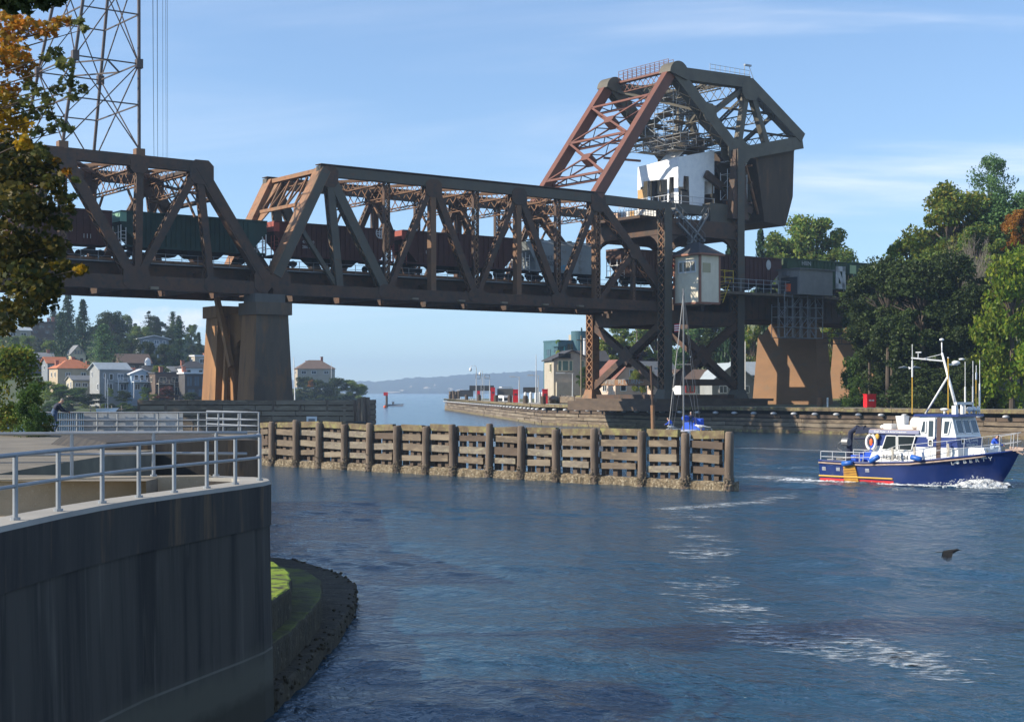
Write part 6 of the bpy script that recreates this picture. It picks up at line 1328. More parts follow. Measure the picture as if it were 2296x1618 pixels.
# ================================================================== SAILBOAT
sp_ = P(1538, 0, 143); sb = thing('sailboat', 'white sailboat with tall bare mast and blue sail cover behind the timber fence', 'sailboat', (sp_.x, sp_.y, 0), R(-118), local=True)
mb = MB(); xs_ = [-4.2, -3, -1, 1, 2.8, 4.0, 4.7]; bw_ = [1.1, 1.35, 1.5, 1.4, 1.0, .45, .03]; prev = None
for x, b_ in zip(xs_, bw_):
    zt_ = 1.05+.05*max(0, x); ring = []
    for y, z in ((-b_, zt_), (-b_*.85, .3), (-b_*.5, -.3), (b_*.5, -.3), (b_*.85, .3), (b_, zt_)): ring.append(len(mb.v)); mb.v.append(V((x, y, z)))
    if prev:
        for j in range(6): mb.f.append((prev[j], ring[j], ring[(j+1) % 6], prev[(j+1) % 6])); mb.m.append(0)
    else: mb.f.append(tuple(ring)); mb.m.append(0)
    prev = ring
mb.build('hull', M['boat_white'], sb)
MB().hexa([(-1.6, -.95, 1.05), (2.4, -.7, 1.15), (2.4, .7, 1.15), (-1.6, .95, 1.05)], [(-1.5, -.8, 1.65), (1.9, -.55, 1.55), (1.9, .55, 1.55), (-1.5, .8, 1.65)]).build('coachroof', M['boat_white'], sb)
mb = MB(); 
for x in (-.9, 0, .9): mb.box((x, -.86, 1.38), (.5, .06, .2)); mb.box((x, .86, 1.38), (.5, .06, .2))
mb.build('portlights', M['glass_dark'], sb)
MB().tube([(.6, 0, 1.4), (.6, 0, 14.9)], .085, 8).build('mast', M['galv_dull'], sb); MB().tube([(.6, 0, 2.4), (-3.0, 0, 2.5)], .06, 6).build('boom', M['galv'], sb)
mb = MB(); mb.tube([(.5, 0, 2.75), (.0, 0, 2.75), (-1.5, 0, 2.7), (-2.9, 0, 2.6)], [.25, .28, .22, .12], 8); mb.build('sail_cover', M['jacket_blue'], sb, smooth=True)
mb = MB(); mb.hexa([(-2.3, -1.0, 1.6), (-1.3, -1.0, 1.6), (-1.3, 1.0, 1.6), (-2.3, 1.0, 1.6)], [(-2.4, -.85, 2.7), (-1.7, -.8, 2.6), (-1.7, .8, 2.6), (-2.4, .85, 2.7)]); mb.build('dodger', M['jacket_blue'], sb)
mb = MB(); mb.tube([(4.5, 0, 1.3), (.6, 0, 14.6)], .03, 5); mb.tube([(-4.1, 0, 1.1), (.6, 0, 14.8)], .02, 4)
for g in (-1, 1): mb.tube([(.5, g*1.35, 1.05), (.6, g*.75, 7.8), (.6, 0, 14.2)], .02, 4); mb.tube([(.2, g*1.35, 1.05), (.6, 0, 7.6)], .018, 4)
mb.tube([(.6, -.75, 7.8), (.6, .75, 7.8)], .035, 5); mb.build('rigging', M['galv_dull'], sb)
mb = MB()
for g in (-1, 1):
    for x, b_ in ((-4, 1.1), (-2, 1.4), (0, 1.45), (2, 1.2), (4, .45)): mb.tube([(x, g*b_, 1.05), (x, g*b_, 1.7)], .02, 4)
    mb.tube([(-4, g*1.1, 1.7), (-2, g*1.4, 1.7), (0, g*1.45, 1.7), (2, g*1.2, 1.75), (4.4, 0, 1.9)], .02, 4)
mb.build('guard_rail', M['steel_light'], sb)
pm('flag_red', (.55, .03, .05), None, 1, .8); pm('flag_blue', (.03, .05, .22), None, 1, .8)
def flag(root, o, w_, h_, dx=V((1, 0, 0))):
    mb = MB(); mb.k = 0
    f = lambda x, z: V(o)+dx*(x*w_)+V((0, sin(x*5)*.12*w_, -z*h_-x*.15*h_))
    for r in range(7):
        mb.k = r % 2
        for c in range(6): mb.poly([f(c/6, (r+1)/7), f((c+1)/6, (r+1)/7), f((c+1)/6, r/7), f(c/6, r/7)])
    mb.k = 2
    for c in range(3): mb.poly([f(c/6, .57)-V((0, .03, 0)), f((c+1)/6, .57)-V((0, .03, 0)), f((c+1)/6, 0)-V((0, .03, 0)), f(c/6, 0)-V((0, .03, 0))])
    return mb.build('flag', [M['flag_red'], M['shirt_white'], M['flag_blue']], root)
flag(sb, (.1, -.6, 11.7), 1.05, .75)
LS = lambda p: Matrix.Translation(V((sp_.x, sp_.y, 0))) @ Matrix.Rotation(R(-118), 4, 'Z') @ V(p)
person('person in a dark top and white cap standing at the sailboat mast', LS((-.4, .35, 1.62)), R(-100), STAND, 'jacket_navy', 'jeans', hat='shirt_white')
person('bald person in a blue top bending at the sailboat bow', LS((2.6, -.4, 1.2)), R(160), LEAN, 'jacket_blue', 'jeans', 'skin')
# ================================================================== BIRDS
def bird(label, p, rz, cols, sc_, fly):
    root = thing('crow' if cols[0] == 'black' else 'gull', label, 'bird', p, rz, 'gulls perched on the fence' if not fly else None, local=True)
    mb = MB(); mb.tube([(-.20*sc_, 0, .0), (-.12*sc_, 0, .01), (0, 0, 0), (.12*sc_, 0, .03*sc_), (.18*sc_, 0, .06*sc_), (.24*sc_, 0, .08*sc_), (.29*sc_, 0, .07*sc_)], [x*sc_ for x in (.02, .05, .085, .07, .045, .045, .01)], 9); mb.build('body', M[cols[0]], root, smooth=True)
    MB().tube([(.28*sc_, 0, .072*sc_), (.36*sc_, 0, .06*sc_)], [.018*sc_, .004*sc_], 6).build('beak', M['black' if cols[0] == 'black' else 'pole_yellow'], root)
    MB().prism([(-.16*sc_, -.03*sc_, .0), (-.44*sc_, -.07*sc_, -.01), (-.46*sc_, .07*sc_, -.01), (-.16*sc_, .03*sc_, 0)], (0, 0, .015*sc_)).build('tail', M[cols[1]], root)
    for g in (-1, 1):
        mb = MB()
        if fly == 'down':
            for i in range(6): x = .10-.05*i; mb.prism([(x*sc_, g*.05*sc_, .04*sc_), ((x-.07)*sc_, g*.05*sc_, .03*sc_), ((x-.105)*sc_, g*.16*sc_, -(.30-.03*abs(i-2))*sc_), ((x-.085)*sc_, g*.16*sc_, -(.32-.03*abs(i-2))*sc_)], (0, g*.012*sc_, 0))
        elif fly == 'glide': mb.prism([(.10*sc_, g*.04*sc_, .04*sc_), (.12*sc_, g*.35*sc_, .16*sc_), (.0, g*.75*sc_, .05*sc_), (-.06*sc_, g*.70*sc_, .05*sc_), (-.05*sc_, g*.35*sc_, .15*sc_), (-.08*sc_, g*.05*sc_, .03*sc_)], (0, 0, .012*sc_))
        else: mb.tube([(.10*sc_, g*.06*sc_, .05*sc_), (-.08*sc_, g*.075*sc_, .03*sc_), (-.30*sc_, g*.03*sc_, .0)], [.05*sc_, .055*sc_, .012*sc_], 7)
        mb.build('wing', M[cols[1]], root)
    if not fly:
        for g in (-1, 1): MB().tube([(0, g*.03*sc_, -.05*sc_), (.01*sc_, g*.03*sc_, -.19*sc_)], .01*sc_, 5).build('leg', M['pole_yellow'], root)
pm('gull_grey', (.45, .47, .50), None, 1, .7)
M['black'].node_tree.nodes['Principled BSDF'].inputs['Roughness'].default_value = .85
bird('black crow flying low over the water with its wings pressed down', P(2130, 1237, 42), R(-8), ('black', 'black'), .84, 'down')
bird('pale gull gliding before the dark trees above the red cabinet', P(2040, 826, 150), R(90), ('shirt_white', 'gull_grey'), 1.5, 'glide')
for u, lab, rz, k in ((1572, 'larger white and grey gull perched on the fence right of the sailboat', R(160), 1.15), (1505, 'small white gull perched on the fence left of the sailboat', R(200), .85)):
    p = fence_at(u); bird(lab, V((p.x, p.y, 3.12+.19*k)), rz, ('shirt_white', 'gull_grey'), k, None)
# ================================================================== HOUSES
for nm, c in (('h_grey', (.30, .31, .31)), ('h_beige', (.50, .44, .32)), ('h_terra_wall', (.48, .38, .26)), ('h_white', (.74, .75, .76)), ('h_blue', (.34, .46, .58)), ('h_brown', (.12, .085, .065)), ('h_brick', (.34, .13, .085)), ('h_yellow', (.70, .64, .44)), ('h_slate', (.21, .235, .26)), ('h_teal', (.05, .13, .16)), ('h_tan', (.44, .39, .31)), ('h_peach', (.66, .50, .40)), ('h_dark', (.075, .07, .07)), ('r_grey', (.20, .21, .22)), ('r_metal', (.36, .41, .44)), ('r_terra', (.52, .17, .07)), ('r_dark', (.06, .058, .06)), ('r_brown', (.17, .115, .085)), ('r_redbrown', (.24, .10, .07)), ('pane_green', (.16, .25, .20)), ('pane_sky', (.10, .15, .20))):
    pm(nm, c, tuple(x*.84 for x in c), .7, .8 if nm[0] != 'p' else .12, col3=tuple(x*.72 for x in c), sc3=2.2, lo3=.62, hi3=.75)
def house(label, u, vb, D, w, d, h, rot, wall, roof, rk='gable', rh=2.2, ax='x', ov=.5, wins=(), chim=(), extra=None, group=None, cat='house', trim='h_white', name='house', bury=4):
    p = P(u, vb, D); root = thing(name, label, cat, p, R(rot), group, local=True)
    MB().box((0, 0, (h-bury)/2), (w, d, h+bury)).build('wall', M[wall], root)
    X, Y = w/2+ov, d/2+ov
    mb = MB()
    if rk == 'gable':
        if ax == 'x':
            MB().prism([(-w/2+.01, -d/2, h), (-w/2+.01, d/2, h), (-w/2+.01, 0, h+rh*.98)], (w-.02, 0, 0)).build('gable', M[wall], root)
            for s in (-1, 1): mb.hexa([(-X, s*Y, h-rh*ov/(d/2)), (X, s*Y, h-rh*ov/(d/2)), (X, 0, h+rh), (-X, 0, h+rh)], [(-X, s*Y, h-rh*ov/(d/2)+.22), (X, s*Y, h-rh*ov/(d/2)+.22), (X, 0, h+rh+.22), (-X, 0, h+rh+.22)])
        else:
            MB().prism([(-w/2, -d/2+.01, h), (w/2, -d/2+.01, h), (0, -d/2+.01, h+rh*.98)], (0, d-.02, 0)).build('gable', M[wall], root)
            for s in (-1, 1): mb.hexa([(s*X, -Y, h-rh*ov/(w/2)), (s*X, Y, h-rh*ov/(w/2)), (0, Y, h+rh), (0, -Y, h+rh)], [(s*X, -Y, h-rh*ov/(w/2)+.22), (s*X, Y, h-rh*ov/(w/2)+.22), (0, Y, h+rh+.22), (0, -Y, h+rh+.22)])
    elif rk == 'hip':
        r_ = max(0, X-Y*1.0); mb.poly([(-X, -Y, h), (X, -Y, h), (X, Y, h), (-X, Y, h), (-r_, 0, h+rh), (r_, 0, h+rh)], [(3, 2, 1, 0), (0, 1, 5, 4), (1, 2, 5), (2, 3, 4, 5), (3, 0, 4)])
    else: mb.box((0, 0, h+.2), (2*X, 2*Y, .4))
    rf = mb.build('roof', M[roof], root)
    for cx_, cy_, ch in chim: mb = MB(); mb.box((cx_, cy_, h+ch/2), (.9, .9, ch)); mb.box((cx_, cy_, h+ch+.1), (1.1, 1.1, .2)); mb.build('chimney', M['h_brick'], rf)
    for win in wins:
        face, x, z, ww, wh = win[:5]; pn = win[5] if len(win) > 5 else 'glass_dark'; f = MB(); g = MB(); fr = .14
        if face == 'F': pt = lambda a, b, o: (x+a, -d/2-o, z+b)
        elif face == 'L': pt = lambda a, b, o: (-w/2-o, x-a, z+b)
        else: pt = lambda a, b, o: (w/2+o, x+a, z+b)
        q = [pt(-ww/2, -wh/2, .05), pt(ww/2, -wh/2, .05), pt(ww/2, wh/2, .05), pt(-ww/2, wh/2, .05)]
        for a, b in zip(q, q[1:]+q[:1]): f.beam(a, b, .12, fr)
        if ww > 1.3: f.beam(pt(0, -wh/2, .05), pt(0, wh/2, .05), .1, fr*.8)
        fo = f.build('window', M[trim], root); g.poly([pt(-ww/2, -wh/2, .04), pt(ww/2, -wh/2, .04), pt(ww/2, wh/2, .04), pt(-ww/2, wh/2, .04)]); g.build('pane', M[pn], fo)
    if extra: extra(root)
    return root
grp = 'houses on the left bank hillside'
def deck(x0, x1, y0, z, rail='h_white', post=True):
    def f(root):
        mb = MB(); mb.box(((x0+x1)/2, y0-1, z), (x1-x0, 2.2, .2)); n = max(3, int((x1-x0)/1.4))
        for i in range(n+1):
            x = lerp(x0, x1, i/n); mb.box((x, y0-2, z+.55), (.1, .1, 1.0))
            if post and i % 3 == 0: mb.box((x, y0-2, z/2-1), (.18, .18, z+2))
        mb.box(((x0+x1)/2, y0-2, z+1.05), (x1-x0, .1, .12)); mb.box(((x0+x1)/2, y0-2, z+.6), (x1-x0, .06, .08)); mb.build('balcony', M[rail], root)
    return f
house('grey two storey house with pale metal gable roof and a balcony above the water', 246, 877, 412, 8.6, 6.6, 6.0, 38, 'h_grey', 'r_metal', 'gable', 1.6, 'x', .6, [('L', 1.6, 4.6, .5, 1.2), ('L', -2.4, 1.2, .8, 1.6), ('F', -3.0, 4.2, .5, 1.2), ('F', 1.6, 3.9, 1.6, 1.6, 'pane_sky'), ('F', -1, 3.9, 1.0, 1.6), ('F', 2.5, 1.2, 1.8, 1.8), ('F', -1.5, 1.2, 1.6, 1.8)], extra=deck(.2, 4.2, -3.3, 2.6), group=grp)
house('house with a bright terracotta hip roof and tan walls', 162, 857, 440, 11, 8, 4.0, 34, 'h_terra_wall', 'r_terra', 'hip', 2.6, wins=[('L', 1.5, 2.2, .9, 1.3), ('L', -1.8, 2.2, .9, 1.3), ('F', -2.5, 2.2, 1.4, 1.2), ('F', 2, 2.2, 1.4, 1.2)], chim=[(-4.2, 1, 2.2), (.5, 1, 3.2), (4.2, -1, 2.0)], group=grp)
house('low tan house with grey roof and a long window band before the grey gabled house', 190, 874, 416, 8.6, 5.0, 2.7, 36, 'h_beige', 'r_grey', 'gable', 1.1, 'x', .4, [('L', 1, 1.2, .8, 1.2), ('L', -1.3, 1.4, .6, 1.6), ('F', -2.8, 1.4, 1.4, 1.0), ('F', -.9, 1.4, 1.4, 1.0), ('F', 1.0, 1.4, 1.4, 1.0), ('F', 2.9, 1.4, 1.4, 1.0)], group=grp)
house('white and pale blue house with stacked balconies', 312, 876, 412, 5.6, 5, 4.6, 30, 'h_blue', 'h_white', 'gable', 1.1, 'y', .6, [('F', -1.5, 3.6, 1.0, 1.3), ('F', 0, 3.6, 1.0, 1.3), ('F', 1.5, 3.6, 1.0, 1.3), ('F', -1.2, 1.1, 1.4, 1.5), ('F', 1.2, 1.1, 1.4, 1.5), ('L', 0, 3.6, 1.6, 1.2)], chim=[(-1.2, 1.5, 1.5)], extra=deck(-2.7, 2.7, -2.5, 2.4), group=grp)
house('white house corner with a flat eave left of the blue balconies', 290, 862, 420, 3.6, 4, 3.6, 32, 'h_white', 'r_grey', 'flat', 1, ov=.4, wins=[('F', 0, 2.2, 1.6, 1.4), ('L', 0, 2.2, 1.2, 1.4)], group=grp)
house('dark brown flat roofed house with cream upper decks above a red shrub', 373, 886, 410, 8.2, 6, 5.8, 32, 'h_brown', 'r_dark', 'flat', 1, ov=.3, wins=[('F', -2, 4.2, 1.8, 1.2), ('F', 1.4, 4.2, 1.8, 1.2), ('F', -2, 1.2, 1.8, 1.4), ('F', 2, 1.2, 1.4, 2), ('L', 0, 4.2, 1.4, 1.2)], chim=[(-1.2, 1, 1.8)], trim='h_tan', extra=deck(-3.8, .5, -3, 3.1, 'h_tan'), group=grp)
house('brick and glass house with dark frames beside the stained pier', 434, 890, 405, 6.4, 6, 6.2, 28, 'h_dark', 'h_white', 'flat', 1, ov=.4, wins=[('F', -2.0, 4.2, 1.4, 2.6, 'pane_sky'), ('F', 0, 4.2, 1.4, 2.6, 'pane_sky'), ('F', 2.0, 4.2, 1.4, 2.6, 'pane_sky'), ('F', -1.5, 1.2, 2, 2, 'pane_sky'), ('F', 1.4, 1.2, 2, 2, 'pane_sky')], chim=[(-3.0, -2, .8), (-2.4, 1, 1.8)], trim='h_dark', group=grp)
house('small pale yellow house with a steep gable among the trees', 170, 815, 480, 4.6, 6, 3.0, 30, 'h_yellow', 'r_grey', 'gable', 2.6, 'y', .4, [('F', -.8, 3.6, .6, 1.2), ('F', .1, 3.6, .6, 1.2), ('F', 1.0, 3.6, .6, 1.2), ('F', -1, 1.1, 1.0, 1.2), ('F', 1, 1.1, 1.0, 1.2)], group=grp, trim='h_tan')
house('grey hilltop house with broad white gable trim and balconies', 341, 793, 500, 9.4, 7, 4.8, 24, 'h_slate', 'h_white', 'gable', 1.0, 'y', .8, [('F', -2.6, 3.6, 1.6, 1.4, 'pane_sky'), ('F', .8, 3.6, 1.6, 1.4, 'pane_sky'), ('F', 3.3, 3.6, 1.0, 1.4, 'pane_sky'), ('L', 0, 3.4, 1.6, 1.4, 'pane_sky'), ('F', -2, 1.1, 1.6, 1.4), ('F', 2, 1.1, 1.6, 1.4)], extra=deck(-4.4, 2.5, -3.5, 2.2), group=grp)
house('dark brown stepped hillside house high at the left', 92, 752, 545, 9.5, 7, 4.4, 20, 'h_brown', 'r_dark', 'flat', 1, ov=.6, wins=[('F', -3, 3.1, 1.8, 1.2), ('F', 0, 3.1, 1.8, 1.2), ('F', 3, 3.1, 1.8, 1.2), ('F', -2, 1, 1.6, 1.2), ('F', 2, 1, 1.6, 1.2)], chim=[(2.5, 0, 1.8), (4.2, 1, 2.2)], group=grp, trim='r_brown')
house('pale grey hillside house with a shallow roof under the maple', 40, 762, 530, 8.0, 6, 3.2, 26, 'h_tan', 'r_metal', 'gable', 1.0, 'x', .5, [('F', -2, 1.8, 1.8, 1.2), ('F', 1.5, 1.8, 1.8, 1.2)], group=grp)
house('long low grey roofed house with one brick chimney behind the leafy bush', 72, 818, 470, 12, 6, 2.4, 22, 'h_dark', 'r_grey', 'gable', 1.3, 'x', .5, [('F', -3, 1.3, 1.6, 1.0), ('F', 2, 1.3, 1.6, 1.0)], chim=[(4.8, 0, 2.2)], group=grp)
house('small house with a terracotta gable roof beside the larger orange one', 122, 836, 462, 6, 6, 3.0, 34, 'h_slate', 'r_terra', 'gable', 1.7, 'x', .5, [('F', -1.5, 1.6, 1.2, 1.2), ('F', 1.5, 1.6, 1.2, 1.2), ('L', 0, 1.6, 1.0, 1.2)], group=grp)
house('pale box house with a roof terrace beside the poplar', 447, 829, 455, 4.4, 5, 4.0, 30, 'h_tan', 'h_white', 'flat', 1, ov=.2, wins=[('F', 0, 2.6, 1.4, 1.3), ('L', 0, 2.6, 1.2, 1.2)], chim=[(1.4, -1, .8)], group=grp)
house('white walled house with a dark hip roof and a stub chimney', 432, 842, 438, 8, 6, 2.2, 28, 'h_white', 'r_dark', 'hip', 2.0, wins=[('F', -2, 1.2, 1.2, 1.0), ('F', 1.5, 1.2, 1.2, 1.0)], chim=[(-3, 0, 2.0)], group=grp)
house('dark roofed house half hidden behind the broad cedar', 296, 838, 455, 9, 7, 3.4, 30, 'h_brown', 'r_brown', 'gable', 2.4, 'x', .6, [('F', -1, 1.8, 1.4, 1.2), ('F', 2, 1.8, 1.4, 1.2)], group=grp, trim='h_tan')
def cup(root): mb = MB(); mb.box((0, 0, 4.2), (1.4, 1.4, 1.6)); mb.ball((0, 0, 5.0), .75, 8, 5); mb.build('cupola', M['h_white'], root)
house('dark hip roof with a round white cupola behind the white balconies', 331, 846, 440, 6, 5.5, 2.0, 30, 'h_slate', 'r_dark', 'hip', 1.9, wins=[('F', 0, 1.0, 1.4, 1.0)], extra=cup, group=grp)
house('grey green shallow roof with a brick chimney behind the brown flat house', 402, 846, 440, 6.4, 5, 1.8, 30, 'h_slate', 'r_grey', 'gable', 1.2, 'x', .5, [('F', 0, .9, 1.4, .8)], chim=[(2.4, 0, 2.0)], group=grp)
house('tan headland house with spreading brown hip roofs above the shrubs', 705, 846, 612, 15, 10, 3.4, 16, 'h_tan', 'r_brown', 'hip', 3.6, wins=[('F', -5, 2, 1.8, 1.2), ('F', -1, 2, 1.8, 1.2), ('F', 4, 2, 1.8, 1.2), ('L', 0, 2, 1.8, 1.2)], chim=[(-3, 1, 3.2), (3.0, 0, 4.8)], group=None)
# ---- right bank buildings
gr = 'houses on the right bank'
def apt(root):
    for k in range(5):
        z = 2.6+2.75*k; mb = MB(); mb.box((-4.6, -3.6, z), (2.4, 3.6, .3)); mb.box((-5.8, -3.6, z+.6), (.1, 3.6, .9)); mb.box((-4.6, -5.4, z+.6), (2.4, .1, .9)); mb.build('balcony', M['h_white' if k < 3 else 'h_teal'], root)
        mb = MB(); mb.ball((-5.3, -4.6, z+1.0), .8, 7, 5, (1, 1, .9)); mb.build('balcony_plants', M['lf_yellowgreen'] if k % 2 else M['lf_mid'], root)
    MB().tube([(1.4, -3.6, 0), (1.4, -3.6, 17.6)], 2.2, 20).build('stair_tower', M['h_teal'], root)
    MB().box((4.0, 1.5, 15.9), (4, 4, 2.0)).build('penthouse', M['h_tan'], root)
    for z in (4.5, 7.4, 10.3, 13.2): mb = MB(); mb.box((-3.4, -4.15, z), (.3, .3, 2.6)); mb.build('corner_post', pm('teal_bright', (.10, .42, .44), None, 1, .7) if z < 5 else M['teal_bright'], root)
def leafm_pre():
    leafm('lf_mid', [(.046, .098, .023), (.078, .143, .029), (.111, .169, .039)]); leafm('lf_yellowgreen', [(.11, .17, .02), (.17, .21, .03), (.22, .22, .03)])
leafm_pre()
house('teal apartment block with a rounded stair tower and plant filled balconies', 1274, 893, 400, 10.5, 8, 14.8, 26, 'h_teal', 'h_teal', 'flat', 1, ov=.1, wins=[('F', -1.5, 13.5, 2.0, 1.6), ('F', 5.0, 12, 1.2, 1.6), ('L', 1, 12, 2, 1.8, 'pane_sky'), ('L', 1, 9, 2, 1.8, 'pane_sky'), ('L', 1, 6, 2, 1.8, 'pane_sky'), ('L', -3, 12, 1.4, 1.8, 'pane_sky'), ('L', -3, 9, 1.4, 1.8, 'pane_sky'), ('L', 1, 3, 2, 1.8, 'pane_sky'), ('F', -1.5, 10, 2, 1.6)], extra=apt, cat='apartment block', name='apartment_block', trim='h_teal')
def bigw(root):
    MB().box((-1.0, -5.2, 1.6), (4.6, 1.0, 3.2)).build('bay', M['h_tan'], root)
    MB().box((2.9, -5.04, 1.9), (2.6, .08, 3.0)).build('panel', M['h_tan'], root)
    mb = MB(); mb.tube([(4.2, -5.3, 1.8), (4.2, -5.45, 1.82)], .65, 12); mb.build('satellite_dish', M['h_white'], root)
    MB().box((-1.6, -4.98, 8.3), (2.4, .06, .9)).build('gable_window', M['glass_dark'], root)
    MB().tube([(4.2, 3, 8), (4.2, 3, 12)], .3, 8).build('flue', M['h_white'], root)
house('tan three storey house with gabled roof and large green tinted windows', 1272, 893, 300, 7.4, 9.4, 7.6, 10, 'h_tan', 'r_dark', 'gable', 1.7, 'y', .5, [('F', -2.5, 6.4, .7, 2.0, 'pane_green'), ('F', -1.4, 6.4, 1.2, 2.0, 'pane_green'), ('F', -.3, 6.4, .7, 2.0, 'pane_green'), ('F', 2.0, 6.4, .7, 2.0, 'pane_green'), ('F', 3.0, 6.4, .7, 2.0, 'pane_green'), ('R', 0, 5.5, 1.4, 1.4), ('L', -2, 6, 1.6, 1.6)], extra=bigw, trim='h_yellow', group=gr)
house('dark grey side wing with a charcoal roof behind the tan house', 1322, 893, 312, 6, 8, 7.6, 10, 'h_dark', 'r_dark', 'gable', 2.0, 'x', .4, [('F', 0, 6.2, 1.0, 1.2)], group=gr)
house('peach gabled house with a red brown roof behind the tower bracing', 1392, 888, 290, 7.0, 8, 3.4, 26, 'h_peach', 'r_redbrown', 'gable', 3.4, 'y', .6, [('F', -1.8, 1.8, 1.2, 1.6), ('F', 1.6, 1.8, 1.4, 1.8), ('L', 0, 1.6, 1.4, 1.4), ('F', 0, 4.4, .9, 1.2)], group=gr, chim=[(2.4, 1, 2.6)])
house('slate roofed house just right of the peach one', 1470, 888, 305, 6.6, 8, 3.6, 28, 'h_peach', 'r_grey', 'gable', 3.2, 'x', .5, [('F', 0, 1.8, 1.4, 1.4), ('L', 0, 2.0, 1.4, 1.4)], group=gr)
house('low shop with a brown roof and white sign boards under the tower', 1567, 886, 270, 9, 6, 2.6, 14, 'h_white', 'r_brown', 'gable', 1.8, 'x', .7, [('F', -2.8, 1.2, 1.6, 1.4), ('F', 0, 1.2, 1.6, 1.4), ('F', 2.8, 1.2, 1.6, 1.4, 'pane_sky')], group=gr, trim='red_paint')
house('pale gabled grey metal shed behind the crossed tower bracing', 1626, 888, 265, 8, 9, 2.6, 12, 'h_grey', 'r_metal', 'gable', 3.0, 'y', .5, [('F', -2, 1.2, 1.4, 1.2), ('F', 2, 1.2, 1.4, 1.2)], group=gr)
house('grey metal roofed boathouse beside the sunlit brown pier', 1682, 886, 272, 7, 9, 3.6, 18, 'h_grey', 'r_metal', 'gable', 2.2, 'x', .5, [('F', -1, 1.6, 1.6, 1.4, 'pane_sky'), ('F', 2, 1.6, 1.0, 1.4)], group=gr)
# ================================================================== TREES
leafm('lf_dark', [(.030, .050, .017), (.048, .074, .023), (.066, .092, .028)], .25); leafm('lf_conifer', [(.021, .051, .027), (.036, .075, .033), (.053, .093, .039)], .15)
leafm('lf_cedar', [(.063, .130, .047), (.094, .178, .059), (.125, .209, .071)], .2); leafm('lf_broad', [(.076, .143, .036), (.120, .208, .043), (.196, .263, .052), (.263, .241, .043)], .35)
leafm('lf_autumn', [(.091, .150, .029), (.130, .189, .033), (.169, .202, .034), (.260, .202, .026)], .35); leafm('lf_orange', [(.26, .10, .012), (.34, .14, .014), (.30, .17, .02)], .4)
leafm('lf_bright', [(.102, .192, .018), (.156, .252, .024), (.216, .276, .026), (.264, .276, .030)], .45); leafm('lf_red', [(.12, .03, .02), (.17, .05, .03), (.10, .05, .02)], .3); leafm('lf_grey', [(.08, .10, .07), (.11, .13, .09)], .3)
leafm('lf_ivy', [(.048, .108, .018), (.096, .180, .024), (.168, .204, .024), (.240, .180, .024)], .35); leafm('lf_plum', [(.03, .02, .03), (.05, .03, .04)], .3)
pm('bark', (.11, .085, .065), (.06, .048, .038), 2, .95, stretch=(2, 2, .3)); pm('bark_pale', (.26, .22, .18), (.18, .155, .13), 2, .95)
TPL = {}
def leaf_quad(mb, c, s, rs, up=0.0):
    a = V((rs.gauss(0, 1), rs.gauss(0, 1), rs.gauss(0, 1)+up)).normalized(); b = a.cross(V((rs.gauss(0, 1), rs.gauss(0, 1), rs.gauss(0, 1)))).normalized(); n = a.cross(b)
    k = s*rs.uniform(.6, 1.3); q = len(mb.v); mb.v += [c+b*k, c+n*k*.55+a*k*.15, c-b*k, c-n*k*.55-a*k*.1]; mb.f.append((q, q+1, q+2, q+3)); mb.m.append(0)
